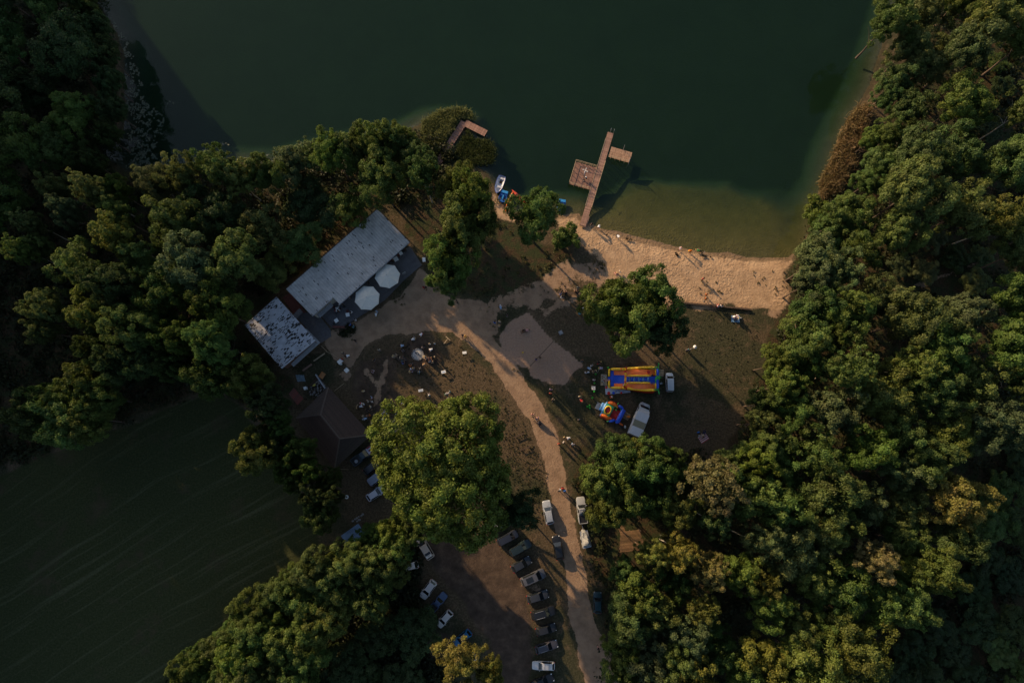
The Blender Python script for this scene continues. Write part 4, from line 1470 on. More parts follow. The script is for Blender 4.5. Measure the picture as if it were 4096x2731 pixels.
# ------------------------------------------------------------------ umbrellas
def parasol(px, py, label, rz):
    z = 2.9
    p = G(px, py, z)
    t = thing('parasol', label, 'parasol', (p.x, p.y, .14), rz, 'large terrace parasols')
    R0 = 2.3
    n = 8
    top = (0, 0, z + .42)
    for k in range(n):
        a0, a1 = 2 * PI * k / n, 2 * PI * (k + 1) / n
        v = [top]
        rows = 5
        for r in range(1, rows + 1):
            f = r / rows
            for e in range(5):
                a = lerp(a0, a1, e / 4)
                rad = R0 * f / math.cos((a - (a0 + a1) / 2)) * math.cos(PI / n) * (1 - .02 * math.sin(e / 4 * PI))
                v.append((rad * math.cos(a), rad * math.sin(a), z + .42 - .62 * f ** 1.15 - .05 * math.sin(e / 4 * PI) * f))
        f_ = [(0, 1 + e, 2 + e) for e in range(4)]
        for r in range(rows - 1):
            o = 1 + r * 5
            f_ += [(o + e, o + 5 + e, o + 6 + e, o + 1 + e) for e in range(4)]
        o = 1 + (rows - 1) * 5
        base = len(v)
        for e in range(5):
            x, y, zz = v[o + e]
            v.append((x * 1.002, y * 1.002, zz - .22))
        f_ += [(o + e, base + e, base + e + 1, o + 1 + e) for e in range(4)]
        MB().add(v, f_).build('canopy_panel', M['offwhite'], t, smooth=50)
        MB().bar((0, 0, z + .35), (R0 * .97 * math.cos(a0), R0 * .97 * math.sin(a0), z - .22), .03, .03).build('rib', M['greymetal'], t)
    MB().tube([(0, 0, 0), (0, 0, z + .45)], .05, 8).build('pole', M['greymetal'], t)
    MB().lathe([(.5, 0), (.5, .12), (.1, .2)], 12).build('base', M['concrete'], t)
    MB().ball((0, 0, z + .47), .07).build('finial', M['greymetal'], t)
    return t


parasol(1549, 1103, 'octagonal off white parasol at the upper part of the terrace', .2)
parasol(1468, 1191, 'octagonal off white parasol next to the terrace tables, lower of the two', .33)

# ------------------------------------------------------------------ piers
def plank_run(parent, a, b, w, n, z, colr=(.24, .14, .105), wj=.0):
    """n planks laid across a run from a to b (world points), each w long"""
    a, b = Vector(a), Vector(b)
    d = (b - a)
    ang = math.atan2(d.y, d.x)
    pw = d.length / n
    me = MB().box((0, 0, 0), (pw * .9, w, .05)).mesh('plank', M['plank'])
    for i in range(n):
        p = a + d * ((i + .5) / n)
        k = rnd.uniform(.78, 1.22)
        g = rnd.uniform(-.02, .03)
        obj('plank', me, parent, (p.x + rnd.uniform(-wj, wj), p.y + rnd.uniform(-wj, wj), z + rnd.uniform(-.006, .006)), ang + rnd.uniform(-.006, .006), color=((colr[0] + g) * k, (colr[1] + g * .7) * k, (colr[2] + g * .5) * k))


pier = thing('long_pier', 'long wooden bathing pier with two side platforms reaching out from the beach', 'pier')
PZ = .28
a, b_ = G(2331, 902, PZ), G(2443, 531, PZ)
plank_run(pier, a, b_, 1.12, 118, PZ, (.26, .15, .11), .012)
dl = (b_ - a).normalized()
nl_ = Vector((-dl.y, dl.x, 0))
# north-east platform, two rows of planks parallel to the walkway
q0 = G(2441, 585, PZ)
ex = (G(2530, 608, PZ) - G(2447, 584, PZ))
for r in (0, 1):
    s = q0 + (-dl) * (.55 + 1.08 * r) + ex.normalized() * .25
    plank_run(pier, s, s + ex, 1.05, 29, PZ + .005, (.30, .18, .115), .01)
# south-west platform
w0 = G(2387, 671, PZ)
wx = (G(2303, 645, PZ) - G(2387, 669, PZ))
for r in (0, 1):
    s = w0 + (-dl) * (1.15 + 2.3 * r) - wx.normalized() * .05
    plank_run(pier, s, s + wx, 2.26, 29, PZ - .005, (.215, .115, .085), .01)
for t in np.linspace(.02, .98, 12):
    for s in (-.5, .5):
        p = lerp(a, b_, t) + nl_ * s
        MB().tube([(p.x, p.y, -2.6), (p.x, p.y, PZ - .04)], .07, 8).build('pile', M['wood_dark'], pier)
for s in (-.57, .57):
    MB().bar(a + nl_ * s - Vector((0, 0, .1)), b_ + nl_ * s - Vector((0, 0, .1)), .08, .14).build('stringer', M['wood_dark'], pier)
for s in (-.6, .6):
    t0, t1 = (.2, .93) if s > 0 else (.2, .70)
    MB().bar(lerp(a, b_, t0) + nl_ * s + Vector((0, 0, .05)), lerp(a, b_, t1) + nl_ * s + Vector((0, 0, .05)), .07, .06).build('edge_board', M['wood_pale'], pier)


def rail(parent, pts, h=.95, gap=1.0, z=PZ, m='wood_pale', low=True):
    for p, q_ in zip(pts[:-1], pts[1:]):
        p, q_ = Vector(p), Vector(q_)
        MB().bar(p + Vector((0, 0, h)), q_ + Vector((0, 0, h)), .07, .05).build('handrail', M[m], parent)
        if low:
            MB().bar(p + Vector((0, 0, h * .5)), q_ + Vector((0, 0, h * .5)), .05, .05).build('rail', M[m], parent)
        n = max(1, round((q_ - p).length / gap))
        for i in range(n + 1):
            r = lerp(p, q_, i / n)
            MB().box((r.x, r.y, r.z + h / 2 - .3), (.08, .08, h + .6)).build('rail_post', M[m], parent)


W0, W1, W2, W3 = w0 - wx.normalized() * .0, w0 + wx, w0 + wx - dl * 4.55, w0 - dl * 4.55
rail(pier, [W0, W1, W2, W3 + (W2 - W3).normalized() * .3])
E1, E2 = q0 + ex * 1.05 - dl * 2.2, q0 + ex.normalized() * .7 - dl * 2.2
rail(pier, [E1, E2])
for p in (q0 + ex * .62 + dl * .02, q0 + ex * 1.03 - dl * 2.3):
    MB().tube([p - Vector((0, 0, 2)), p + Vector((0, 0, 2.0))], .05, 6).build('mooring_post', M['greymetal'], pier)
for s in (-.5, .1):
    p = b_ + nl_ * s + dl * .1
    MB().tube([p - Vector((0, 0, 1.5)), p + Vector((0, 0, 1.0)), p + dl * .3 + Vector((0, 0, 1.05))], .03, 6).build('ladder_handle', M['steel'], pier)
# beach end ramp
MB().bar(G(2331, 906, .2), G(2345, 862, .26), 1.3, .06).build('ramp', M['wood'], pier)

lp = thing('reed_pier', 'L shaped wooden pier among the reeds', 'pier')
a, b_ = G(1741, 668, PZ), G(1856, 488, PZ)
plank_run(lp, a, b_, 1.3, 64, PZ, (.22, .115, .085), .012)
c0 = G(1862, 490, PZ)
c1 = G(1944, 534, PZ)
plank_run(lp, c0 - (b_ - a).normalized() * .12, c1, 1.35, 30, PZ, (.26, .14, .10), .012)
for t in np.linspace(.05, .95, 7):
    p = lerp(a, b_, t)
    MB().tube([(p.x, p.y, -2), (p.x, p.y, PZ - .04)], .08, 8).build('pile', M['wood_dark'], lp)
for t in (.2, .6, .97):
    p = lerp(c0, c1, t)
    MB().tube([(p.x, p.y, -2), (p.x, p.y, PZ - .04)], .08, 8).build('pile', M['wood_dark'], lp)
for s in (-.5, .5):
    MB().bar(c0 + Vector((s * .4, s, -.1)), c1 + Vector((s * .4, s, -.1)), .08, .14).build('stringer', M['wood_dark'], lp)
p = c1
MB().tube([p - Vector((0, 0, 1.5)), p + Vector((.2, -.7, .5))], .04, 6).build('mooring_post', M['greymetal'], lp)

# timber edging wall below the beach
ew = thing('timber_edging', 'long low timber retaining wall between the beach sand and the grass', 'wall')
for k in range(9):
    a, b_ = G(lerp(2689, 3004, k / 9), lerp(1206, 1237, k / 9), .3), G(lerp(2689, 3004, (k + .97) / 9), lerp(1206, 1237, (k + .97) / 9), .3)
    MB().bar(Vector((a.x, a.y, .12)), Vector((b_.x, b_.y, .12)), .16, .5).build('plank', M['wood'], ew)
    MB().bar(Vector((a.x, a.y - .02, .40)), Vector((b_.x, b_.y - .02, .40)), .3, .06).build('cap_board', M['wood_dark'], ew)
# ------------------------------------------------------------------ vehicles (local x forward, z up)
KINDS = {  # L, W, H, hood height, belt, cowl x, roof front, roof rear, rear base, roof half width factor
    'hatch': (4.0, 1.72, 1.48, .88, .94, .95, .30, -1.40, -1.86, .70),
    'estate': (4.65, 1.80, 1.48, .86, .93, 1.02, .32, -1.80, -2.20, .70),
    'saloon': (4.6, 1.80, 1.44, .86, .93, 1.00, .25, -1.05, -1.70, .68),
    'suv': (4.6, 1.86, 1.72, 1.0, 1.06, 1.10, .45, -1.85, -2.15, .74),
    'minivan': (4.7, 1.86, 1.82, .98, 1.04, 1.45, .75, -1.95, -2.22, .76),
    'pickup': (5.1, 1.86, 1.78, 1.02, 1.08, 1.05, .45, -.55, -.75, .72),
    'van': (4.2, 1.72, 1.85, 1.0, 1.08, 1.35, .72, -1.92, -2.02, .82),
}
CARP = {}


def car_parts(kind):
    if kind in CARP:
        return CARP[kind]
    L_, W_, H, hz, bz, cx, rf, rr, rb, rw = KINDS[kind]
    h, w2 = L_ / 2, W_ / 2
    b = MB()
    xs_ = [-h, -h + .10, -h + .35, -h + .9, -.6, .2, cx, cx + .35, h - .55, h - .25, h - .07, h]
    wf = [.74, .88, .96, 1, 1, 1, .99, .98, .95, .90, .80, .62]
    tz = []
    for x in xs_:
        if x >= cx:
            t = (x - cx) / (h - cx)
            tz.append(lerp(hz, hz * .78, t ** 1.6))
        else:
            tz.append(bz if x > -h + .05 else bz * .9)
    tz[-1] = .62
    n = 0
    rows = []
    for x, k, z in zip(xs_, wf, tz):
        w = w2 * k
        prof = [(-w * .86, .22), (-w * .98, .38), (-w, z * .62), (-w * .965, z - .10), (-w * .90, z - .02), (-w * .45, z + .03), (0, z + .04)]
        prof += [(-y, zz) for y, zz in prof[:-1][::-1]]
        rows.append([(x, y, zz) for y, zz in prof])
    m = len(rows[0])
    vs = [p for r in rows for p in r]
    fs = []
    for i in range(len(rows) - 1):
        for j in range(m - 1):
            fs.append((i * m + j, (i + 1) * m + j, (i + 1) * m + j + 1, i * m + j + 1))
        fs.append((i * m + m - 1, (i + 1) * m + m - 1, (i + 1) * m, i * m))
    fs.append(tuple(range(m)))
    fs.append(tuple(range((len(rows) - 1) * m, len(rows) * m))[::-1])
    b.add(vs, fs)
    # greenhouse
    wb, wr = w2 * .93, w2 * rw
    zb = bz - .03
    base = [(cx, -wb * .90), (rf * .5 + cx * .5 - .1, -wb), (rb + .3, -wb), (rb, -wb * .86)]
    roof = [(rf, -wr * .92), (rf - .25, -wr), (rr + .2, -wr * .97), (rr, -wr * .86)]
    vb = [(x, y, zb) for x, y in base] + [(x, -y, zb) for x, y in base[::-1]]
    zt = [H - .05, H - .01, H - .02, H - .07]
    vt = [(x, y, z) for (x, y), z in zip(roof, zt)] + [(x, -y, z) for (x, y), z in zip(roof[::-1], zt[::-1])]
    vc = [(rf, 0, H - .02), (rf - .25, 0, H + .03), (rr + .2, 0, H + .01), (rr, 0, H - .04)]
    o = vb + vt + vc
    fs = [(i, (i + 1) % 8, 8 + (i + 1) % 8, 8 + i) for i in range(8)]
    fs += [(8, 9, 17, 16), (9, 10, 18, 17), (10, 11, 19, 18), (16, 17, 14, 15), (17, 18, 13, 14), (18, 19, 12, 13)]
    fs.append((0, 8, 16, 15, 7) if False else (8, 16, 15))
    fs.append((11, 12, 19))
    b.add(o, fs)
    parts = {}
    if kind == 'pickup':
        bed = MB()
        x0, x1 = -h + .12, rb - .12
        zz = bz + .02
        bed.box(((x0 + x1) / 2, 0, zz + .03), (x1 - x0, W_ * .78, .02))
        parts['cargo_bed'] = bed.mesh('cargo_bed', M['black'])
        rm = MB()
        for y in (-1, 1):
            rm.bar((x0 - .05, y * w2 * .84, zz + .10), (x1 + .05, y * w2 * .84, zz + .10), .12, .2)
        rm.bar((x0 - .03, -w2 * .84, zz + .08), (x0 - .03, w2 * .84, zz + .08), .10, .18)
        parts['bed_side'] = rm.mesh('bed_side', M['paint'], smooth=40)
    parts['body'] = b.mesh('body', M['paint'], smooth=38)

    def pane(name, q, shrink=.09, off=.014):
        q = [Vector(p) for p in q]
        c = sum(q, Vector()) / len(q)
        nn = (q[1] - q[0]).cross(q[2] - q[0]).normalized()
        if nn.dot(c - Vector((-.4, 0, .8))) < 0:
            nn = -nn
        v = [lerp(p, c, shrink) + nn * off for p in q]
        v += [p - nn * .01 for p in v]
        k = len(q)
        f = [tuple(range(k)), tuple(range(k, 2 * k))[::-1]] + [(i, k + i, k + (i + 1) % k, (i + 1) % k) for i in range(k)]
        if ((v[1] - v[0]).cross(v[2] - v[0])).dot(nn) < 0:
            f = [x[::-1] for x in f]
        return MB().add(v, f).mesh(name, M['glass'])
    parts['windscreen'] = pane('windscreen', [o[0], o[8], o[15], o[7]], .05)
    parts['rear_window'] = pane('rear_window', [o[3], o[11], o[12], o[4]], .10)
    parts['side_window'] = [pane('side_window', [o[1], o[9], o[10], o[2]], .07), pane('side_window', [o[6], o[14], o[13], o[5]], .07)]
    wh = MB()
    wh.lathe([(.20, -.1), (.30, -.1), (.32, -.06), (.32, .06), (.30, .1), (.20, .1)], 14)
    rim = MB().lathe([(.01, .085), (.20, .095), (.21, .02)], 10, cap=False)
    tm, rm_ = wh.mesh('tyre', M['rubber'], smooth=40), rim.mesh('rim', M['steel'], smooth=40)
    parts['wheel'] = (tm, rm_, [(h - .85, w2 - .09), (-h + .85, w2 - .09), (h - .85, -w2 + .09), (-h + .85, -w2 + .09)])
    hl = MB().ball((0, 0, 0), .16, 8, 5, (1.1, .9, .5)).mesh('headlight', M['lamp_clear'], smooth=60)
    tlm = MB().ball((0, 0, 0), .13, 8, 5, (.7, 1.0, 1.2)).mesh('taillight', M['lamp_red'], smooth=60)
    mi = MB().ball((0, 0, 0), .11, 8, 5, (.6, 1.0, .7)).mesh('mirror', M['paint'], smooth=60)
    parts['small'] = [('headlight', hl, (h - .24, s * w2 * .70, .66)) for s in (-1, 1)] + [('taillight', tlm, (-h + .07, s * w2 * .74, .78)) for s in (-1, 1)] + [('mirror', mi, (cx - .25, s * (w2 + .06), bz + .02)) for s in (-1, 1)]
    br = MB()
    for s in (-1, 1):
        br.bar((rf - .35, s * wr * .86, H + .05), (rr + .35, s * wr * .86, H + .04), .05, .05)
    parts['rails'] = br.mesh('roof_rail', M['greymetal'])
    bb = MB().box((-h + .02, 0, .42), (.14, W_ * .8, .16)).box((h - .02, 0, .40), (.16, W_ * .62, .16))
    parts['bumper'] = bb.mesh('bumper', M['black'])
    CARP[kind] = parts
    return parts


def car(px, py, fx, fy, kind, color, label, name='parked_car', rails=False, size=1.0, cat='car', group='cars parked around the grounds', z=0, lit=False):
    """(px, py) middle of the car, (fx, fy) picture direction its nose points to"""
    p = G(px, py, .9)
    t = thing(name, label, cat, (p.x, p.y, z), GD(px, py, fx, fy), group)
    t.scale = (size * .875,) * 3
    P_ = car_parts(kind)
    obj('body', P_['body'], t, color=color)
    obj('windscreen', P_['windscreen'], t)
    obj('rear_window', P_['rear_window'], t)
    for m_ in P_['side_window']:
        obj('side_window', m_, t)
    tm, rm_, sp = P_['wheel']
    for x, y in sp:
        wo_ = obj('wheel', tm, t, (x, y, .32))
        wo_.rotation_euler = (-PI / 2 if y > 0 else PI / 2, 0, 0)
        obj('rim', rm_, wo_)
    for nm, me, loc in P_['small']:
        obj(nm, me, t, loc, color=color)
    obj('bumper', P_['bumper'], t)
    if kind == 'pickup':
        obj('cargo_bed', P_['cargo_bed'], t)
        obj('bed_side', P_['bed_side'], t, color=color)
    if rails:
        obj('roof_rail', P_['rails'], t)
    return t


C_W, C_S, C_G, C_K = (.50, .50, .51), (.36, .37, .39), (.10, .105, .115), (.009, .010, .012)
car(2193, 2049, -36, -188, 'estate', (.29, .32, .37), 'pale silver estate car beside the dirt road, nose towards the volleyball court')
car(2232, 2190, -30, -160, 'estate', C_K, 'black estate car behind the pale silver one beside the dirt road')
pk = car(2328, 2040, -12, -105, 'pickup', (.30, .31, .32), 'silver pickup half under a tree on the wood side of the road', size=1.02)
for x in (.2, -.2, -.5):
    MB().bar((x, -.62, 1.86), (x, .62, 1.86), .05, .04).build('roof_bar', M['steel'], pk)
car(2391, 2410, 0, -1, 'hatch', (.012, .035, .045), 'dark teal car half under branches at the right side of the dirt road')
car(1989, 2100, 70, -38, 'hatch', C_W, 'white hatchback under the oak, first of the right hand row', group='row of cars along the car park')
car(2031, 2152, 72, -38, 'minivan', (.017, .021, .034), 'dark navy van next to the white hatchback under the oak', group='row of cars along the car park', size=.92)
car(2081, 2191, 75, -42, 'suv', (.011, .021, .024), 'dark green car between the navy van and a dark grey car', group='row of cars along the car park')
car(2086, 2257, 75, -44, 'hatch', (.020, .023, .029), 'dark grey hatchback with pale headlights beside the dark green car', group='row of cars along the car park', size=1.05)
mv = car(2133, 2310, 90, -40, 'minivan', (.070, .074, .090), 'grey people carrier with a large sunroof in the right hand row', group='row of cars along the car park', size=1.06)
MB().box((-.7, 0, 1.84), (1.3, .9, .025)).build('sunroof', M['glass'], mv)
car(2152, 2386, 90, -28, 'hatch', (.026, .029, .036), 'charcoal hatchback with a lit red tail lamp below the people carrier', group='row of cars along the car park', size=1.08)
car(2174, 2452, 90, -26, 'suv', C_K, 'black off-roader with silver roof rails in the right hand row', rails=True, group='row of cars along the car park', size=1.03)
car(2185, 2518, 90, -26, 'hatch', (.016, .017, .020), 'small black car with glinting tail lamps below the off-roader', group='row of cars along the car park')
car(2187, 2588, 90, -30, 'estate', (.045, .045, .058), 'grey estate car with one bright red tail lamp near the end of the row', rails=True, group='row of cars along the car park', size=.96)
we = car(2174, 2664, -90, -3, 'estate', C_W, 'white estate with roof bars, the one facing the car park', group='row of cars along the car park', size=.93)
for x in (-.2, -1.1):
    MB().bar((x, -.62, 1.56), (x, .62, 1.56), .06, .05).build('roof_bar', M['greymetal'], we)
car(2170, 2728, 90, -40, 'saloon', (.014, .014, .016), 'dark car cut by the lower border of the photo', group='row of cars along the car park')
gm = car(1700, 2192, -52, -88, 'minivan', (.42, .35, .29), 'champagne people carrier in the sunny strip under the oak branches', group='cars on the left side of the car park', size=.98)
MB().box((-1.15, 0, 1.835), (.5, 1.15, .03)).build('sunroof', M['glass'], gm)
MB().box((-1.7, 0, 1.80), (.32, 1.05, .03)).build('roof_hatch', M['white'], gm)
car(1630, 2266, -90, 22, 'hatch', (.55, .50, .46), 'white car mostly hidden by the tree belt at the car park', group='cars on the left side of the car park', size=1.05)
car(1712, 2358, -60, 82, 'hatch', (.50, .47, .46), 'white hatchback, upper of two, facing the tree belt', group='cars on the left side of the car park')
car(1751, 2410, 60, -70, 'pickup', (.045, .075, .15), 'blue pickup between the two white hatchbacks', group='cars on the left side of the car park', size=.86)
car(1778, 2476, -62, 70, 'hatch', (.52, .49, .47), 'white hatchback beside the round sandy patch', group='cars on the left side of the car park', size=.93)
car(1850, 2553, -72, 62, 'hatch', (.010, .10, .22), 'bright blue hatchback at the end of the left row', group='cars on the left side of the car park', size=.98)
car(1866, 2640, -60, 30, 'hatch', (.55, .53, .5), 'white car hidden below the yellowing tree', group='cars on the left side of the car park')
fp = car(1450, 1822, 72, -55, 'pickup', (.020, .035, .045), 'teal pickup with a red and white striped bonnet beside the brown house', group='cars beside the brown house')
hb = MB()
for y, c in ((-.62, 0), (-.31, 1), (0, 0), (.31, 1), (.62, 0)):
    hb.box((1.72, y, 1.045 - abs(y) * .03), (1.1, .27, .02), 0, c)
hb.box((1.35, .0, 1.06), (.3, 1.3, .02), 0, 1)
hb.build('bonnet_stripes', [mat('red_stripe', (.30, .04, .045), .5), mat('pale_stripe', (.45, .42, .48), .5)], fp)
MB().lathe([(.16, -.1), (.34, -.1), (.36, 0), (.34, .1), (.16, .1)], 14, (-1.6, -.15, 1.25)).build('spare_wheel', M['greymetal'], fp)
car(1492, 1862, 70, -60, 'estate', (.022, .024, .028), 'black estate car between the striped pickup and the blue grey van', group='cars beside the brown house', size=.98)
car(1512, 1905, 72, -55, 'van', (.14, .17, .24), 'blue grey van half under the great oak', group='cars beside the brown house', size=1.08)
car(1502, 1972, 60, -40, 'hatch', (.42, .44, .52), 'pale car with a bright rear corner peeping out from under the great oak', group='cars beside the brown house')
car(2680, 1528, -2, -77, 'van', (.50, .53, .58), 'small white panel van parked behind the inflatable slide', name='panel_van', cat='van', group=None, size=.92)

# --- white box truck
p = G(2561, 1676, 1.6)
tk = thing('box_truck', 'white box truck with a beige band across its roof by the bouncy castle', 'truck', (p.x, p.y, 0), GD(2561, 1676, 160, -405))
TW = (.50, .52, .57)
bx = MB()
bx.prism([(1.05, -1.10), (1.05, 1.10), (-3.1, 1.10), (-3.1, -1.10)], .75, 2.75)
bx.build('cargo_box', M['objpaint'], tk, color=TW)
for i, (x0, x1, c) in enumerate(((.98, -.42, TW), (-.44, -1.62, (.20, .19, .13)), (-1.64, -3.06, TW))):
    MB().box(((x0 + x1) / 2, 0, 2.765), (x0 - x1, 2.14, .03)).build('roof_panel', M['objpaint'], tk, color=c)
MB().prism([(1.05, -1.02), (1.7, -.96), (1.75, 0), (1.7, .96), (1.05, 1.02)], 1.7, lambda p_: 2.72 - (p_[0] - 1.05) * .65).build('air_deflector', M['objpaint'], tk, color=(.46, .46, .48))
b = MB()
st_ = [(1.05, 1.0, .45, 2.05), (1.6, 1.0, .45, 2.10), (1.95, .98, .42, 1.95), (2.45, .94, .40, 1.30), (2.85, .86, .42, 1.12), (3.05, .66, .48, .92)]
vs, fs = [], []
for x, w, z0, z1 in st_:
    vs += [(x, -w, z0), (x, -w, lerp(z0, z1, .6)), (x, -w * .86, z1), (x, 0, z1 + .05), (x, w * .86, z1), (x, w, lerp(z0, z1, .6)), (x, w, z0)]
for i in range(len(st_) - 1):
    for j in range(6):
        fs.append((i * 7 + j, (i + 1) * 7 + j, (i + 1) * 7 + j + 1, i * 7 + j + 1))
fs += [tuple(range(7)), tuple(range(35, 42))[::-1]]
b.add(vs, fs).build('cab', M['objpaint'], tk, smooth=40, color=(.46, .48, .51))
MB().add([(2.02, -.82, 1.92), (2.46, -.80, 1.34), (2.50, 0, 1.40), (2.46, .80, 1.34), (2.02, .82, 1.92), (2.03, 0, 2.0)], [(0, 1, 2, 5), (5, 2, 3, 4)]).build('windscreen', M['glass'], tk)
MB().bar((2.56, -.7, 1.27), (2.56, .7, 1.27), .05, .03).build('wiper', M['black'], tk)
for s in (-1, 1):
    MB().box((1.55, s * 1.005, 1.62), (.75, .02, .5)).build('side_window', M['glass'], tk)
    MB().box((1.95, s * 1.16, 1.65), (.12, .2, .36)).build('mirror', M['black'], tk)
    MB().ball((2.92, s * .62, .85), .15, 8, 5, (.8, 1.1, .7)).build('headlight', M['lamp_clear'], tk, smooth=60)
    MB().box((-3.12, s * .98, .85), (.04, .16, .3)).build('taillight', M['lamp_red'], tk)
    MB().bar((1.0, s * 1.115, .8), (-3.0, s * 1.115, .8), .03, .12).build('side_rail', M['greymetal'], tk)
    for x in (2.1, -1.9):
        wo_ = MB().lathe([(.2, -.12), (.36, -.12), (.38, 0), (.36, .12), (.2, .12)], 14).build('wheel', M['rubber'], tk, smooth=40)
        wo_.location = (x, s * .86, .38)
        wo_.rotation_euler = (-PI / 2 * s, 0, 0)
        MB().lathe([(.01, .10), (.2, .11), (.21, .02)], 10, cap=False).build('rim', M['steel'], wo_)
for s in (-1, 1):
    MB().box((-3.115, s * .53, 1.72), (.03, 1.02, 1.85)).build('rear_door', M['objpaint'], tk, color=(.28, .22, .18))
MB().box((-3.15, 0, .55), (.15, 2.0, .14)).build('bumper', M['black'], tk)

# --- covered trailer beside the road
p = G(2341, 2152, .7)
tr_ = thing('covered_trailer', 'trailer under a crumpled pale grey tarpaulin at the roadside', 'trailer', (p.x, p.y, 0), GD(2341, 2152, -14, -60))
nx_, ny_ = 13, 8
q = random.Random(9)
vs = []
for i in range(nx_):
    for j in range(ny_):
        u, v = i / (nx_ - 1), j / (ny_ - 1)
        x = lerp(-1.6, 1.5, u)
        wd = .82 if u < .6 else lerp(.82, .30, (u - .6) / .4)
        y = lerp(-wd, wd, v)
        e = min(1, 4 * v, 4 * (1 - v), 5 * u, 5 * (1 - u))
        z = .35 + e * (.62 + .22 * math.sin(u * 5 + v * 2) + q.uniform(-.07, .07))
        vs.append((x, y, z))
fs = [(i * ny_ + j, (i + 1) * ny_ + j, (i + 1) * ny_ + j + 1, i * ny_ + j + 1) for i in range(nx_ - 1) for j in range(ny_ - 1)]
MB().add(vs, fs).build('tarpaulin', M['tarp'], tr_, color=(.30, .30, .29))
MB().box((-.2, 0, .45), (2.9, 1.4, .2)).build('chassis', M['greymetal'], tr_)
MB().bar((1.3, 0, .42), (2.2, 0, .42), .08, .08).build('drawbar', M['greymetal'], tr_)
for s in (-1, 1):
    wo_ = MB().lathe([(.15, -.08), (.28, -.08), (.29, 0), (.28, .08), (.15, .08)], 12).build('wheel', M['rubber'], tr_)
    wo_.location = (-.3, s * .8, .29)
    wo_.rotation_euler = (PI / 2, 0, 0)

# ------------------------------------------------------------------ boats
def boat_thing(name, label, px, py, dx, dy, z=WATER_Z, cat='boat', group=None):
    p = G(px, py, z + .2)
    return thing(name, label, cat, (p.x, p.y, z), GD(px, py, dx, dy), group)


def hull(st, th=.05):
    """open hull: stations (x, half width, keel z, gunwale z)"""
    b = MB()
    vs, fs = [], []
    m = 7
    for x, w, k, g in st:
        for j in range(m):
            t = j / (m - 1) * 2 - 1
            vs.append((x, w * t, lerp(k, g, abs(t) ** 2.6)))
    n = len(st)
    for i in range(n - 1):
        for j in range(m - 1):
            fs.append((i * m + j, i * m + j + 1, (i + 1) * m + j + 1, (i + 1) * m + j))
    o = len(vs)
    vs += [(x * .985, y * .93, z + th if 0 < i % m < m - 1 else z) for i, (x, y, z) in enumerate(vs)]
    fs += [tuple(o + k for k in f[::-1]) for f in fs[:(n - 1) * (m - 1)]]
    fs.append(tuple(range(m)))
    fs.append(tuple(range(o, o + m))[::-1])
    return b.add(vs, fs)


rb_ = boat_thing('rowing_boat', 'white rowing boat with a blue rim, stern out from the shore trees', 1998, 741, -62, 180)
ST = [(-1.75, .62, .02, .5), (-1.2, .72, -.06, .48), (-.4, .76, -.10, .48), (.5, .70, -.10, .5), (1.1, .52, -.06, .55), (1.55, .26, .02, .6), (1.78, .03, .2, .66)]
hull(ST).build('hull', M['objpaint'], rb_, smooth=50, color=(.55, .56, .62))
rim_ = MB()
for s in (-1, 1):
    rim_.tube([(x, s * w, g + .01) for x, w, k, g in ST], .045, 6)
rim_.bar((-1.77, -.62, .5), (-1.77, .62, .5), .07, .09)
rim_.build('rim', M['objpaint'], rb_, color=(.05, .08, .28))
for x, w in ((-1.35, .64), (.35, .66)):
    MB().box((x, 0, .36), (.36, 2 * w, .04)).build('thwart', M['objpaint'], rb_, color=(.50, .51, .56))
MB().box((-.72, .05, .10), (.55, .55, .03)).build('floor_hatch', M['wood_dark'], rb_)
MB().box((-1.79, .2, .42), (.06, .38, .16)).build('motor_pad', M['white'], rb_)


def pedal_boat(px, py, dx, dy, label, z):
    t = boat_thing('pedal_boat', label, px, py, dx, dy, z, group='blue pedal boats')
    DB, LB = (.008, .085, .33), (.02, .22, .52)
    b = MB()
    b.prism([(1.08, -.62), (1.15, 0), (1.08, .62), (-.5, .74), (-1.05, .58), (-1.2, 0), (-1.05, -.58), (-.5, -.74)], 0, .28)
    b.build('hull', M['objpaint'], t, smooth=40, color=DB)
    r = MB()
    ring = [(1.05, -.60), (-.5, -.70), (-1.02, -.54), (-1.15, 0), (-1.02, .54), (-.5, .70), (1.05, .60)]
    r.tube([(x, y, .36) for x, y in ring], .09, 6)
    r.build('side_rim', M['objpaint'], t, smooth=60, color=DB)
    MB().box((.86, 0, .40), (.46, 1.24, .22)).build('stern_deck', M['objpaint'], t, color=LB)
    MB().box((.60, 0, .33), (.2, .36, .14)).build('engine_cover', M['objpaint'], t, color=DB)
    for s in (-1, 1):
        MB().box((.30, s * .40, .42), (.42, .46, .10)).build('seat', M['objpaint'], t, color=DB)
        MB().box((.53, s * .40, .58), (.08, .46, .34)).build('backrest', M['objpaint'], t, color=(.01, .12, .40))
        MB().box((-.45, s * .42, .285), (.5, .42, .02)).build('footwell', M['black'], t)
        pd_ = MB()
        pd_.bar((-.62, s * .62, .42), (-.62, s * .22, .42), .04, .04)
        pd_.build('pedal', M['steel'], t)
    MB().box((-.15, 0, .40), (.9, .24, .24)).build('console', M['objpaint'], t, color=LB)
    MB().bar((-.1, 0, .5), (-.02, 0, .72), .03, .03).build('steering_lever', M['steel'], t)
    MB().box((-.9, .0, .34), (.34, .5, .12)).build('bow_deck', M['objpaint'], t, color=(.01, .10, .38))
    return t


pedal_boat(2013, 786, 25, -72, 'blue pedal boat between the white rowing boat and the orange kayak', WATER_Z - .05)
pedal_boat(2246, 822, 10, -60, 'blue pedal boat peeping out from under the lone shore tree', WATER_Z + .0)


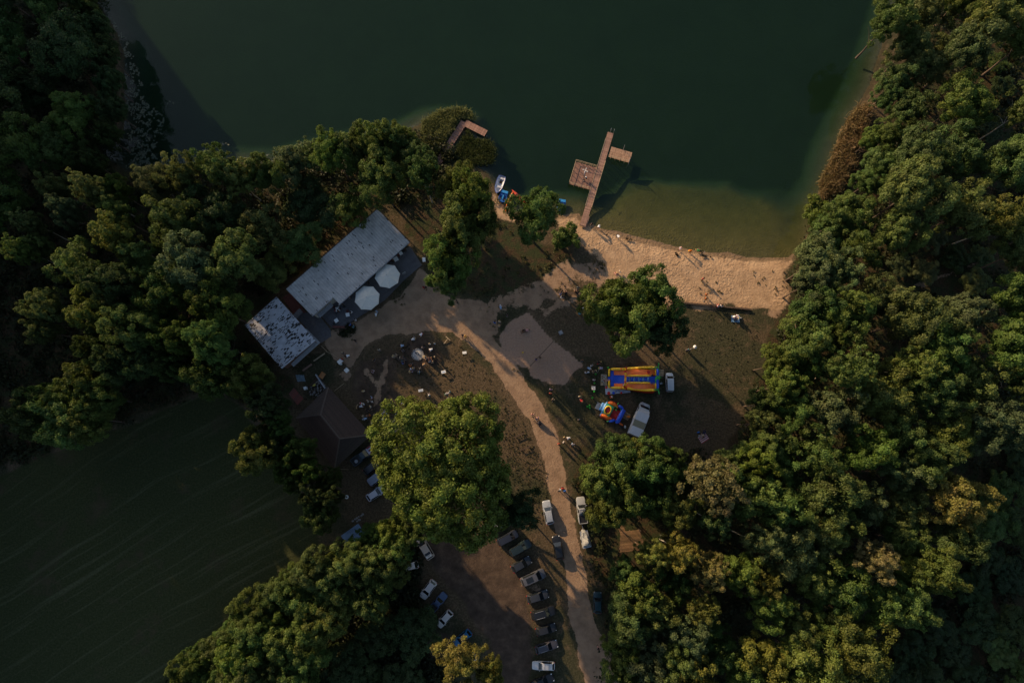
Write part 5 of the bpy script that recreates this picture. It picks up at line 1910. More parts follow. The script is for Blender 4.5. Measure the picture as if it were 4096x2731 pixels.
def kayak(px, py, dx, dy, label, z, col, patches=True):
    t = boat_thing('kayak', label, px, py, dx, dy, z, cat='kayak')
    st = [(-2.1, .02, .20, .26), (-1.7, .15, .05, .26), (-1.0, .27, 0, .26), (0, .32, 0, .27), (1.0, .27, 0, .26), (1.7, .15, .05, .26), (2.1, .02, .20, .26)]
    b = MB()
    vs, fs = [], []
    m = 10
    for x, w, k, g in st:
        for j in range(m):
            a = 2 * PI * j / m
            vs.append((x, w * math.cos(a), (k + g) / 2 + (g - k) / 2 * math.sin(a) + (.05 if math.sin(a) > .5 else 0)))
    for i in range(len(st) - 1):
        for j in range(m):
            fs.append((i * m + j, (i + 1) * m + j, (i + 1) * m + (j + 1) % m, i * m + (j + 1) % m))
    fs += [tuple(range(m)), tuple(range((len(st) - 1) * m, len(st) * m))[::-1]]
    b.add(vs, fs).build('hull', M['objpaint'], t, smooth=60, color=col)
    for x in (.55, -.5):
        ck = MB().lathe([(.24, 0), (.24, .03), (.19, .05)], 12).build('cockpit', M['objpaint'], t, color=(.08, .012, .008))
        ck.location = (x, 0, .305)
        ck.scale = (1.7, .95, 1)
    if patches:
        for x, c in ((1.45, (.03, .22, .13)), (1.1, (.6, .5, .42)), (-1.1, (.6, .5, .42)), (-1.5, (.03, .22, .13))):
            w = .16 if abs(x) > 1.3 else .21
            MB().box((x, 0, .312), (.28, w * 1.6, .02)).build('deck_patch', M['objpaint'], t, color=c)
    return t


kayak(2036, 808, 26, -70, 'orange two seat kayak with green patches lying on the sandy cove', .0, (.72, .16, .02))
kayak(2078, 790, -30, -30, 'red kayak hidden under the lone shore tree', .0, (.55, .06, .03), False)
# ------------------------------------------------------------------ people
def skin_mesh(name, V, E, root, m, sub=1):
    names = list(V)
    me = bpy.data.meshes.new('tmp')
    me.from_pydata([V[k][:3] for k in names], [(names.index(a), names.index(b)) for a, b in E], [])
    o = bpy.data.objects.new('tmp', me)
    COL.objects.link(o)
    md = o.modifiers.new('skin', 'SKIN')
    sv = me.skin_vertices[0].data
    for i, k in enumerate(names):
        r = V[k][3]
        sv[i].radius = (r, r) if not hasattr(r, '__len__') else r
        sv[i].use_root = (k == root)
    sb = o.modifiers.new('sub', 'SUBSURF')
    sb.levels = sb.render_levels = sub
    dg = bpy.context.evaluated_depsgraph_get()
    out = bpy.data.meshes.new_from_object(o.evaluated_get(dg))
    out.name = name
    bpy.data.objects.remove(o)
    out.materials.clear()
    out.materials.append(m)
    out.shade_smooth()
    return out


def join(me, mb, m):
    """fuse small features (fingers, face) into the body mesh"""
    v = [tuple(x.co) for x in me.vertices]
    f = [tuple(p.vertices) for p in me.polygons]
    b = MB()
    b.add(v, f)
    b.add(mb.v, mb.f)
    out = b.mesh(me.name, m)
    out.shade_smooth()
    return out


def J(**kw):
    """joints of a standing person facing +Y; pass the ones that differ"""
    j = dict(pelvis=(0, 0, .95), waist=(0, 0, 1.10), chest=(0, 0, 1.32), neck=(0, .01, 1.47), chin=(0, .025, 1.56), head=(0, .02, 1.65), crown=(0, .0, 1.73))
    for s, n in ((-1, 'l'), (1, 'r')):
        j.update({'hip' + n: (s * .10, 0, .88), 'knee' + n: (s * .105, .02, .49), 'ankle' + n: (s * .11, -.01, .09), 'toe' + n: (s * .13, .15, .045),
                  'sh' + n: (s * .175, 0, 1.41), 'el' + n: (s * .235, -.02, 1.14), 'wr' + n: (s * .25, .06, .90), 'palm' + n: (s * .255, .085, .82)})
    j.update(kw)
    return j


POSE = {
    'stand': J(),
    'walk': J(kneel=(-.10, .20, .53), anklel=(-.10, .22, .10), toel=(-.11, .38, .06), kneer=(.10, -.02, .48), ankler=(.10, -.32, .14), toer=(.11, -.22, .03), ell=(-.24, -.14, 1.16), wrl=(-.25, -.18, .92), palml=(-.25, -.17, .84),
              elr=(.24, .10, 1.16), wrr=(.24, .28, 1.0), palmr=(.23, .35, .96)),
    'sit': J(pelvis=(0, 0, .48), waist=(0, .01, .62), chest=(0, .06, .84), neck=(0, .10, .99), chin=(0, .14, 1.07), head=(0, .14, 1.16), crown=(0, .11, 1.24), hipl=(-.10, .02, .45), hipr=(.10, .02, .45), kneel=(-.15, .42, .50),
             kneer=(.15, .42, .50), anklel=(-.14, .46, .09), ankler=(.14, .46, .09), toel=(-.16, .62, .045), toer=(.16, .62, .045), shl=(-.175, .07, .93), shr=(.175, .07, .93), ell=(-.24, .16, .68), elr=(.24, .16, .68),
             wrl=(-.13, .36, .60), wrr=(.13, .36, .60), palml=(-.10, .43, .58), palmr=(.10, .43, .58)),
    'bend': J(pelvis=(0, -.14, .90), waist=(0, -.02, 1.0), chest=(0, .20, 1.10), neck=(0, .36, 1.14), chin=(0, .44, 1.13), head=(0, .50, 1.18), crown=(0, .56, 1.24), hipl=(-.10, -.13, .85), hipr=(.10, -.13, .85),
              kneel=(-.11, .02, .48), kneer=(.11, .02, .48), shl=(-.175, .28, 1.12), shr=(.175, .28, 1.12), ell=(-.23, .38, .86), elr=(.23, .38, .86), wrl=(-.15, .52, .68), wrr=(.15, .52, .68), palml=(-.13, .56, .60), palmr=(.13, .56, .60)),
    'lie': J(pelvis=(0, 0, .14), waist=(0, .15, .15), chest=(0, .37, .17), neck=(0, .52, .18), chin=(0, .60, .21), head=(0, .69, .20), crown=(0, .78, .19), hipl=(-.10, -.07, .13), hipr=(.10, -.07, .13), kneel=(-.14, -.44, .22),
             kneer=(.16, -.46, .13), anklel=(-.14, -.84, .08), ankler=(.14, -.86, .08), toel=(-.18, -.92, .18), toer=(.20, -.93, .17), shl=(-.175, .46, .17), shr=(.175, .46, .17), ell=(-.34, .30, .10), elr=(.36, .34, .10),
             wrl=(-.30, .06, .10), wrr=(.42, .10, .08), palml=(-.28, -.02, .09), palmr=(.44, .02, .07)),
}
CHAINS = [('pelvis', 'waist'), ('waist', 'chest'), ('chest', 'neck'), ('neck', 'chin'), ('chin', 'head'), ('head', 'crown')]
for n in 'lr':
    CHAINS += [('pelvis', 'hip' + n), ('hip' + n, 'knee' + n), ('knee' + n, 'ankle' + n), ('ankle' + n, 'toe' + n), ('chest', 'sh' + n), ('sh' + n, 'el' + n), ('el' + n, 'wr' + n), ('wr' + n, 'palm' + n)]
RAD = dict(pelvis=.125, waist=.115, chest=.135, neck=.058, chin=.072, head=.098, crown=.07, hip=.088, knee=.058, ankle=.042, toe=.038, sh=.066, el=.043, wr=.030, palm=.036)


def rad(k):
    return RAD.get(k, RAD.get(k[:-1]))


PERSON = {}
for pn, j in POSE.items():
    V = {k: (*p, rad(k)) for k, p in j.items()}
    body = skin_mesh('person', V, CHAINS, 'pelvis', M['skin'])
    ex = MB()
    # face: nose, eyes, ears
    hd, cr, ch_ = Vector(j['head']), Vector(j['crown']), Vector(j['chin'])
    up = (hd - ch_).normalized()
    fw = Vector((0, 1, 0)) if abs(up.y) < .8 else Vector((0, 0, 1))
    fw = (fw - up * fw.dot(up)).normalized()
    sd_ = up.cross(fw)
    ex.ball(hd + fw * .098 - up * .015, .018, 6, 4, (1, 1.2, 1.2))
    for s in (-1, 1):
        ex.ball(hd + fw * .085 + sd_ * s * .035 + up * .015, .012, 6, 4)
        ex.ball(hd + sd_ * s * .098 - up * .01, .026, 6, 4, (.5, .8, 1.2))
    ex.ball(hd + fw * .088 - up * .055, .02, 6, 4, (1.3, .6, .4))
    # hands: four fingers of different length and a thumb
    for n, s in (('l', -1), ('r', 1)):
        w_, p_ = Vector(j['wr' + n]), Vector(j['palm' + n])
        d = (p_ - w_).normalized()
        a = Vector((s, 0, 0))
        a = (a - d * a.dot(d)).normalized()
        c = d.cross(a)
        for k, ln in enumerate((.068, .078, .073, .056)):
            o_ = p_ + d * .012 + c * (.027 - .018 * k)
            ex.tube([o_, o_ + d * ln * .55 - a * .006, o_ + d * ln - a * .022], [.0095, .0085, .006], 5)
        o_ = p_ - d * .03 + c * .03
        ex.tube([o_, o_ + c * .028 + d * .025, o_ + c * .03 + d * .055 - a * .01], [.011, .010, .007], 5)
    body = join(body, ex, M['skin'])
    g = lambda ks, dr: {k: (*j[k], rad(k) + dr) for k in ks}
    mid = lambda a_, b_, t: tuple(lerp(Vector(j[a_]), Vector(j[b_]), t))
    tv = g(['pelvis', 'waist', 'chest', 'shl', 'shr'], .018)
    tv['pelvis'] = (*mid('pelvis', 'waist', .25), .15)
    tv['collar'] = (*mid('chest', 'neck', .62), .085)
    te = [('pelvis', 'waist'), ('waist', 'chest'), ('chest', 'collar'), ('chest', 'shl'), ('chest', 'shr')]
    for n in 'lr':
        tv['sl' + n] = (*mid('sh' + n, 'el' + n, .75), .066)
        te.append(('sh' + n, 'sl' + n))
    shirt = skin_mesh('shirt', tv, te, 'waist', M['cloth'])
    lv = {'pelvis': (*j['pelvis'], .138)}
    le = []
    for n in 'lr':
        lv.update(g(['hip' + n, 'knee' + n], .018))
        lv['cuff' + n] = (*mid('knee' + n, 'ankle' + n, .85), .055)
        le += [('pelvis', 'hip' + n), ('hip' + n, 'knee' + n), ('knee' + n, 'cuff' + n)]
    trs = skin_mesh('trousers', lv, le, 'pelvis', M['cloth'])
    hr = MB()
    q0 = hd + up * .022 - fw * .022
    nrg = 10
    vs, fs = [], []
    for i in range(5):
        t = i / 4 * PI * .60
        for k in range(nrg):
            a = 2 * PI * k / nrg
            rr_ = .122 * math.sin(t) + .001
            vs.append(q0 + sd_ * rr_ * math.cos(a) + fw * rr_ * math.sin(a) * 1.05 + up * .118 * math.cos(t))
    for i in range(4):
        for k in range(nrg):
            fs.append((i * nrg + k, i * nrg + (k + 1) % nrg, (i + 1) * nrg + (k + 1) % nrg, (i + 1) * nrg + k))
    hair = hr.add(vs, fs).mesh('hair', M['cloth'], smooth=70)
    so_ = MB()
    for n in 'lr':
        a_, b_ = Vector(j['ankle' + n]), Vector(j['toe' + n])
        d = (b_ - a_).normalized()
        so_.tube([a_ - d * .06 - Vector((0, 0, .03)), a_ + d * .02 - Vector((0, 0, .025)), b_ - Vector((0, 0, .0)), b_ + d * .05], [.045, .055, .05, .025], 8)
    shoe = so_.mesh('shoes', M['cloth'], smooth=60)
    PERSON[pn] = (body, shirt, trs, hair, shoe)

CL = dict(w=(.66, .67, .70), cream=(.52, .47, .36), lb=(.30, .42, .58), b=(.03, .13, .45), k=(.012, .012, .014), r=(.50, .03, .03), o=(.62, .17, .02), li=(.42, .34, .46), be=(.38, .30, .20), gr=(.20, .20, .21), te=(.03, .16, .18),
          pk=(.60, .30, .28), br=(.14, .07, .035), pu=(.12, .06, .26), y=(.65, .40, .03), nv=(.015, .02, .06), gn=(.05, .2, .06), db=(.05, .08, .16), ol=(.12, .13, .05), bl=(.42, .28, .10))


def person(px, py, pose, ang, top, bot, hair, label, size=1.0, group=None, z=0.0):
    p = G(px, py, z + (.9 if pose in ('stand', 'walk', 'bend') else .4) * size)
    t = thing('person', label, 'person', (p.x, p.y, z), math.radians(ang) - PI / 2, group)
    t.scale = (size,) * 3
    b, s, l, h, sh_ = PERSON[pose]
    obj('body', b, t)
    obj('shirt', s, t, color=CL[top])
    obj('trousers', l, t, color=CL[bot])
    obj('hair', h, t, color=CL[hair])
    obj('shoes', sh_, t, color=CL['k' if bot != 'k' else 'gr'])
    return t


# ang: direction faced, degrees, 0 = right of the photo, 90 = up
FIRE_G, GRP_H, GRP_S, GRP_B, GRP_R = 'people around the fire pit', 'people gathered near the brown house', 'people around the inflatables', 'people on the beach', 'people on the dirt road'
for a in [
    (1686, 1336, 'bend', 230, 'w', 'r', 'br', 'person in white shirt and dark red trousers bending, topmost at the fire pit'),
    (1658, 1352, 'stand', 200, 'w', 'nv', 'br', 'person in white shirt standing close beside a crouching white shirted companion'),
    (1650, 1357, 'bend', 20, 'w', 'k', 'bl', 'crouching person in white, left of the white pair above the fire pit'),
    (1611, 1382, 'bend', 190, 'lb', 'br', 'k', 'person in light blue shirt bending to the upper left of the fire pit'),
    (1607, 1398, 'sit', 320, 'k', 'gr', 'k', 'person in black sitting below the light blue shirt at the fire pit'),
    (1581, 1420, 'sit', 340, 'cream', 'be', 'k', 'black haired person in cream sitting left of the fire pit'),
    (1571, 1425, 'sit', 350, 'cream', 'cream', 'bl', 'fair haired person in cream, farthest left at the fire pit'),
    (1600, 1432, 'sit', 20, 'be', 'k', 'be', 'person in beige sitting between the cream pair and the blue jackets'),
    (1609, 1442, 'sit', 30, 'te', 'k', 'k', 'person in dark teal sitting at the fire pit'),
    (1611, 1453, 'sit', 40, 'b', 'nv', 'k', 'person in bright blue jacket sitting at the fire pit'),
    (1641, 1464, 'sit', 70, 'o', 'k', 'br', 'person in orange top sitting below the fire pit'),
    (1655, 1477, 'sit', 100, 'gr', 'gr', 'bl', 'person in light grey sitting behind the orange top'),
    (1644, 1479, 'sit', 60, 'li', 'nv', 'w', 'person in lilac with a pale cap sitting below the fire pit'),
    (1638, 1488, 'sit', 30, 'be', 'be', 'bl', 'person in beige sitting below the lilac pair'),
    (1649, 1487, 'sit', 90, 'li', 'li', 'br', 'child in lilac beside the person with the pale cap', .75),
    (1682, 1478, 'sit', 110, 'k', 'be', 'be', 'person in black with beige lap lying back below the fire pit'),
    (1677, 1487, 'sit', 250, 'lb', 'te', 'bl', 'person in pale teal trousers, lowest at the fire pit', .85),
    (1698, 1461, 'sit', 120, 'be', 'br', 'bl', 'person wrapped in a striped beige blanket beside the fire pit'),
    (1702, 1428, 'sit', 180, 'cream', 'cream', 'bl', 'person in cream, nearest to the right rim of the fire pit'),
    (1708, 1435, 'sit', 170, 'gr', 'k', 'k', 'black haired person in grey beside the cream person at the fire pit'),
    (1718, 1436, 'sit', 170, 'nv', 'nv', 'k', 'person in navy sitting in the group right of the fire pit'),
    (1721, 1446, 'sit', 150, 'lb', 'gr', 'br', 'person in pale blue sitting in the group right of the fire pit'),
    (1732, 1450, 'sit', 150, 'be', 'k', 'k', 'black haired person in beige, lowest of the group right of the fire pit'),
    (1730, 1432, 'sit', 200, 'k', 'k', 'br', 'person in black sitting right of the navy person'),
    (1740, 1429, 'stand', 200, 'k', 'ol', 'be', 'person in black with sandy hair standing at the rightmost end of the fire group'),
    (1695, 1382, 'bend', 240, 'k', 'k', 'gr', 'person all in black crouching alone above the fire pit'),
    (1726, 1397, 'bend', 210, 'w', 'nv', 'k', 'black haired person in white shirt reaching towards the fire pit'),
    (1719, 1376, 'stand', 250, 'w', 'gn', 'bl', 'child in white top with green trousers near the T shaped post', .8),
    (1738, 1374, 'stand', 230, 'lb', 'gr', 'bl', 'child in pale blue nearest the T shaped post', .8),
]:
    person(*a[:8], size=a[8] if len(a) > 8 else 1.0, group=FIRE_G)
for a in [
    (1454, 1564, 'stand', 300, 'cream', 'be', 'bl', 'person in pale clothes alone above the crowd by the brown house'),
    (1486, 1590, 'stand', 200, 'lb', 'r', 'k', 'person in blue white shirt on the worn ground strip'),
    (1471, 1605, 'stand', 30, 'cream', 'gr', 'br', 'person in cream left of a white shirt, above the brown house crowd'),
    (1487, 1606, 'stand', 250, 'w', 'k', 'k', 'person in white shirt with black hair on the worn ground strip'),
    (1482, 1626, 'stand', 200, 'cream', 'k', 'bl', 'person in cream standing right of the big group by the house corner'),
    (1445, 1613, 'stand', 260, 'w', 'r', 'r', 'person with a red and white cap in the group at the house corner'),
    (1443, 1625, 'bend', 20, 'w', 'k', 'k', 'person in white leaning across the group at the house corner'),
    (1454, 1616, 'stand', 230, 'w', 'lb', 'bl', 'person in white with outstretched arm at the house corner'),
    (1429, 1622, 'sit', 350, 'cream', 'k', 'bl', 'fair haired child sitting at the house corner', .75),
    (1427, 1632, 'sit', 20, 'be', 'k', 'bl', 'child in beige sitting lowest left at the house corner', .75),
    (1470, 1639, 'walk', 210, 'k', 'k', 'k', 'person in black walking between the two house groups'),
    (1535, 1630, 'stand', 270, 'k', 'ol', 'k', 'person in black standing above the seated white group'),
    (1539, 1640, 'sit', 270, 'w', 'gr', 'bl', 'child in white, topmost of the seated white group', .8),
    (1537, 1650, 'sit', 300, 'w', 'te', 'bl', 'person in white in the middle of the seated white group'),
    (1545, 1654, 'sit', 190, 'w', 'k', 'k', 'person in white with dark hair, right one of the seated white group'),
    (1530, 1656, 'sit', 10, 'w', 'te', 'k', 'person in white, left one of the seated white group', .85),
    (1568, 1640, 'walk', 300, 'o', 'br', 'br', 'person in orange walking alone on the lawn'),
    (1475, 1661, 'bend', 200, 'br', 'o', 'br', 'person in rust brown bending beside the house'),
    (1499, 1660, 'stand', 180, 'k', 'gr', 'gr', 'person in black with grey cap beside the rust brown person'),
    (1453, 1665, 'stand', 0, 'be', 'k', 'be', 'person in beige beside the light blue shirt at the house wall'),
    (1463, 1673, 'bend', 200, 'lb', 'db', 'lb', 'person in light blue shirt bending at the house wall'),
    (1488, 1690, 'walk', 160, 'cream', 'k', 'bl', 'person in cream walking alone near the wheel ruts'),
    (1519, 1711, 'walk', 20, 'k', 'k', 'k', 'person in black walking across the wheel ruts'),
    (1589, 1657, 'sit', 100, 'w', 'k', 'k', 'person in white sitting alone on the lawn above the pale log'),
    (1629, 1653, 'lie', 40, 'o', 'b', 'pk', 'person in salmon top and blue shorts lying near the yellow beam'),
    (1719, 1583, 'sit', 120, 'te', 'k', 'w', 'person in dark green with pale cap sitting alone on the lawn'),
    (1783, 1576, 'bend', 20, 'gr', 'gn', 'w', 'left of two dark clad people above the great oak'),
    (1800, 1567, 'stand', 200, 'te', 'k', 'gr', 'right of two dark clad people above the great oak'),
    (1794, 1592, 'walk', 250, 'k', 'k', 'gr', 'person in black at the upper edge of the great oak'),
]:
    person(*a[:8], size=a[8] if len(a) > 8 else 1.0, group=GRP_H)
for a in [
    (2329, 1441, 'stand', 270, 'k', 'k', 'br', 'person in black with white shoes at the corner of the volleyball court'),
    (2366, 1462, 'stand', 300, 'w', 'pk', 'br', 'person in white beside the court, upper right of the waiting families'),
    (2354, 1472, 'bend', 330, 'lb', 'db', 'be', 'person in grey blue bending among the waiting families'),
    (2343, 1490, 'stand', 60, 'w', 'pk', 'br', 'person in pinkish white, left of a pale blue companion'),
    (2352, 1489, 'stand', 90, 'lb', 'nv', 'w', 'person in pale blue next to the pinkish white one'),
    (2371, 1487, 'stand', 20, 'be', 'pk', 'br', 'person in beige holding the balloon string near the slide'),
    (2383, 1485, 'stand', 200, 'k', 'k', 'be', 'person in black beside the beige balloon holder'),
    (2394, 1451, 'walk', 20, 'k', 'r', 'k', 'left of two people in black above the slide entrance'),
    (2402, 1449, 'walk', 200, 'k', 'k', 'bl', 'right of two people in black above the slide entrance'),
    (2406, 1472, 'bend', 180, 'li', 'gr', 'bl', 'person in lilac reaching for a green balloon'),
    (2375, 1519, 'stand', 90, 'w', 'o', 'br', 'person with an orange bag between the green balloons'),
    (2432, 1520, 'lie', 0, 'pk', 'pk', 'br', 'child crawling into the slide entrance', .7),
    (2318, 1586, 'stand', 280, 'cream', 'be', 'bl', 'fair person in cream, upper one of the pair left of the castle'),
    (2324, 1598, 'bend', 300, 'r', 'cream', 'br', 'person in red and beige, lower one of the pair left of the castle'),
    (2316, 1678, 'stand', 100, 'k', 'k', 'gr', 'person in black standing alone between the road and the castle'),
    (2203, 1557, 'stand', 260, 'li', 'lb', 'k', 'person in lilac at the lower tip of the volleyball court'),
    (2201, 1573, 'stand', 80, 'r', 'r', 'br', 'person in bright red below the lilac one by the court'),
    (2213, 1597, 'walk', 240, 'be', 'k', 'k', 'person in beige walking below the bright red one'),
    (2256, 1748, 'stand', 300, 'be', 'k', 'bl', 'child in beige at the edge of the road below the castle', .8),
    (2276, 1751, 'bend', 200, 'w', 'br', 'k', 'person in white bending at the edge of the road below the castle'),
    (2254, 1768, 'stand', 330, 'w', 'r', 'be', 'child in red and white at the edge of the road', .85),
    (2291, 1776, 'walk', 250, 'lb', 'lb', 'br', 'person in sky blue walking on the grass beside the road'),
    (2235, 1775, 'stand', 90, 'r', 'br', 'br', 'person in red standing on the road edge'),
    (2442, 1588, 'sit', 10, 'r', 'y', 'w', 'person in red and yellow with white hat sitting below the white groundsheet'),
    (2494, 1541, 'sit', 90, 'w', 'b', 'w', 'child in white and blue beside the yellow arch of the slide', .7),
    (2516, 1666, 'bend', 180, 'o', 'be', 'o', 'person in orange stooping over the pallet behind the castle'),
    (2809, 1748, 'sit', 120, 'gr', 'gr', 'br', 'person in grey sitting on the striped picnic blanket, left side'),
    (2817, 1735, 'lie', 250, 'be', 'nv', 'bl', 'person lying on the striped picnic blanket'),
]:
    zz = {'child in white and blue beside the yellow arch of the slide': 1.1, 'child crawling into the slide entrance': .35}.get(a[7], 0.0)
    person(*a[:8], size=a[8] if len(a) > 8 else 1.0, group=GRP_S, z=zz)
for x, y, zz, top, lab in ((2610, 1502, 3.75, 'k', 'child in black and cream sitting at the top of the upper slide lane'), (2616, 1534, 3.75, 'w', 'child in white sitting at the top of the lower slide lane')):
    person(x, y, 'sit', 180, top, 'nv', 'k', lab, .68, GRP_S, zz - .25)
for a in [
    (2366, 897, 'stand', 300, 'k', 'k', 'k', 'person in black at the water edge next to the pier ramp'),
    (2396, 904, 'bend', 250, 'w', 'gr', 'br', 'person in white bending at the water edge near the pier'),
    (2472, 944, 'bend', 300, 'w', 'db', 'bl', 'person in white and blue crouching on the wet sand'),
    (2721, 994, 'stand', 210, 'w', 'pk', 'pk', 'person in pinkish white at the waterline casting a long shadow'),
    (2763, 1003, 'bend', 200, 'o', 'br', 'y', 'person in orange at the waterline beside the pinkish white one'),
    (2800, 1002, 'lie', 160, 'gn', 'k', 'bl', 'person in dark clothes lying at the waterline'),
    (2466, 1098, 'sit', 120, 'pk', 'pk', 'bl', 'person in pink sitting on the sand above the middle trees'),
    (2480, 1088, 'sit', 200, 'w', 'be', 'bl', 'person in white sitting on the sand next to the pink one'),
    (2812, 1115, 'stand', 110, 'r', 'br', 'k', 'person in dark red standing alone on the beach'),
    (2825, 1178, 'walk', 240, 'o', 'br', 'br', 'upper of two people in orange walking to the timber edging'),
    (2823, 1195, 'walk', 230, 'o', 'k', 'k', 'lower of two people in orange walking to the timber edging'),
    (2872, 1226, 'sit', 100, 'w', 'r', 'br', 'left person sitting on the timber edging'),
    (2884, 1226, 'sit', 80, 'w', 'nv', 'k', 'right person sitting on the timber edging'),
    (2933, 1267, 'sit', 320, 'w', 'pk', 'w', 'left person with white hat on the blue picnic blanket'),
    (2947, 1262, 'sit', 260, 'w', 'r', 'w', 'topmost person with white hat on the blue picnic blanket'),
    (2952, 1273, 'sit', 200, 'w', 'nv', 'bl', 'right person in white on the blue picnic blanket'),
]:
    person(*a[:8], size=a[8] if len(a) > 8 else 1.0, group=GRP_B, z=.3 if 'on the timber' in a[7] else 0)
for a in [
    (1862, 1347, 'walk', 20, 'y', 'be', 'br', 'person in yellow jacket walking with a dark clad companion on the sunny road'),
    (1850, 1342, 'walk', 20, 'nv', 'k', 'k', 'person in navy walking left of the yellow jacket on the sunny road'),
    (2129, 1657, 'walk', 260, 'pk', 'be', 'br', 'person in pale pink walking down the road'),
    (2150, 1672, 'walk', 300, 'pu', 'pk', 'bl', 'person in purple pushing a dark pram along the road'),
    (2136, 1681, 'stand', 300, 'be', 'br', 'br', 'small child in beige on the road beside the pram', .6),
    (2240, 1957, 'walk', 200, 'gr', 'k', 'w', 'left one of three people walking on the road near the cars'),
    (2250, 1953, 'walk', 250, 'r', 'k', 'k', 'person in red walking on the road near the cars'),
    (2258, 1962, 'walk', 280, 'b', 'br', 'b', 'person with bright blue rucksack on the road near the cars'),
    (2394, 2592, 'walk', 90, 'k', 'pk', 'k', 'person walking along the right edge of the lower road'),
    (2003, 1232, 'bend', 100, 'lb', 'gr', 'w', 'person in light blue in the shade above the volleyball court'),
    (2029, 1260, 'stand', 200, 'k', 'k', 'k', 'person in black at the top corner of the volleyball court'),
    (1998, 1286, 'stand', 250, 'cream', 'k', 'bl', 'person in cream left of the volleyball court'),
    (1979, 1290, 'stand', 70, 'b', 'lb', 'k', 'person in blue left of the volleyball court'),
    (1996, 1306, 'sit', 90, 'be', 'be', 'bl', 'person in beige sitting lowest left of the volleyball court'),
    (2091, 1324, 'sit', 20, 'br', 'k', 'k', 'left of two dark people sitting on the volleyball sand'),
    (2102, 1322, 'lie', 20, 'pk', 'br', 'k', 'right of two dark people lying on the volleyball sand'),
    (2144, 1437, 'stand', 60, 'pu', 'b', 'k', 'person in purple at the volleyball net'),
    (2160, 1430, 'stand', 230, 'br', 'k', 'k', 'person in brown at the volleyball net'),
    (2242, 1176, 'stand', 300, 'b', 'w', 'k', 'person in blue and white left of the long dark bench'),
    (2247, 1164, 'stand', 290, 'k', 'k', 'k', 'person in black left of the long dark bench'),
    (2244, 1190, 'sit', 20, 'w', 'k', 'k', 'person in white sitting below the blue one near the long bench'),
    (2262, 1172, 'sit', 90, 'k', 'k', 'k', 'person in black sitting on the left end of the long bench'),
    (2302, 1169, 'sit', 90, 'br', 'k', 'k', 'person in brown sitting on the right end of the long bench'),
    (2311, 1151, 'stand', 260, 'te', 'k', 'k', 'person in teal standing above the right end of the long bench'),
    (2313, 1168, 'stand', 120, 'k', 'k', 'br', 'person in black standing at the right end of the long bench'),
    (2345, 714, 'sit', 200, 'k', 'k', 'w', 'person with white hat sitting on the square pier platform'),
    (1398, 1192, 'stand', 250, 'gr', 'k', 'br', 'person in grey beside the lower parasol'),
    (1408, 1249, 'sit', 200, 'w', 'k', 'k', 'person in white at the white table under the parasol edge'),
    (1508, 1247, 'stand', 250, 'lb', 'br', 'lb', 'person in light blue in front of the terrace'),
    (1504, 1260, 'bend', 90, 'w', 'be', 'bl', 'person in white below the light blue one in front of the terrace'),
    (1422, 1280, 'stand', 250, 'w', 'gr', 'k', 'person in white at the edge of the terrace'),
    (1401, 1299, 'stand', 330, 'b', 'nv', 'k', 'person in blue at the ivy bank of the terrace'),
    (1413, 1306, 'stand', 150, 'te', 'lb', 'k', 'person in teal at the ivy bank of the terrace'),
    (1342, 1240, 'sit', 330, 'r', 'k', 'k', 'person in red at the crowded table under the long roof'),
    (1362, 1236, 'sit', 200, 'k', 'nv', 'k', 'person in black at the crowded table under the long roof'),
    (1354, 1246, 'sit', 90, 'br', 'k', 'k', 'person in brown at the crowded table under the long roof'),
    (1567, 1041, 'sit', 20, 'k', 'r', 'k', 'person in black at the upper terrace table'),
    (1695, 1150, 'walk', 250, 'r', 'k', 'k', 'person in dark red crossing the sandy plaza'),
    (1703, 1150, 'walk', 250, 'k', 'br', 'k', 'person in black crossing the sandy plaza beside the dark red one'),
    (1372, 1412, 'stand', 300, 'k', 'gr', 'be', 'person in black above the white table by the rope fence'),
    (1394, 1422, 'bend', 200, 'w', 'be', 'k', 'person in white with black hair beside the rope fence'),
    (1382, 1426, 'stand', 200, 'k', 'k', 'k', 'person all in black beside the rope fence'),
    (1368, 1436, 'stand', 230, 'r', 'k', 'br', 'person in red next to the white table by the rope fence'),
    (1421, 1362, 'walk', 250, 'k', 'k', 'k', 'person in black walking below the ivy bank'),
    (1516, 1398, 'stand', 280, 'cream', 'k', 'k', 'person in cream at the edge of the lawn'),
    (1497, 1438, 'walk', 240, 'k', 'gr', 'br', 'person in black walking left of the fire pit lawn'),
    (1494, 1482, 'sit', 240, 'gr', 'li', 'br', 'person in grey sitting on the lawn near the worn strip'),
    (2750, 1399, 'stand', 90, 'db', 'gr', 'te', 'person in dark blue beside the hexagonal lamp post'),
]:
    z = {'pier platform': PZ + .03}.get('pier platform' if 'pier platform' in a[7] else '', 0.0)
    person(*a[:8], size=a[8] if len(a) > 8 else 1.0, group=None, z=z)
# ------------------------------------------------------------------ inflatable slide
PVC = dict(y=(.92, .52, .008), o=(.95, .18, .010), b=(.015, .085, .60), r=(.58, .018, .010), g=(.03, .36, .06), lb=(.09, .26, .56), gy=(.34, .33, .33))
p = G(2529, 1515, .0)
sl_ = thing('inflatable_slide', 'big inflatable slide with orange lanes, yellow tubes and blue stairs', 'inflatable', (p.x, p.y, 0), math.radians(1.0))
SX = 1 / (7.84 * 22.2)


def SP(x, y, z=0.0):
    """slide plan from the enlarged view; raised points are pulled in for perspective"""
    k = (CAMH - z) / CAMH
    gx = 2360 + x / 7.84
    gy = 1440 + y / 7.84
    q_ = G(gx, gy, z)
    c, s_ = math.cos(-sl_.rotation_euler.z), math.sin(-sl_.rotation_euler.z)
    dx, dy = q_.x - p.x, q_.y - p.y
    return Vector((dx * c - dy * s_, dx * s_ + dy * c, z))


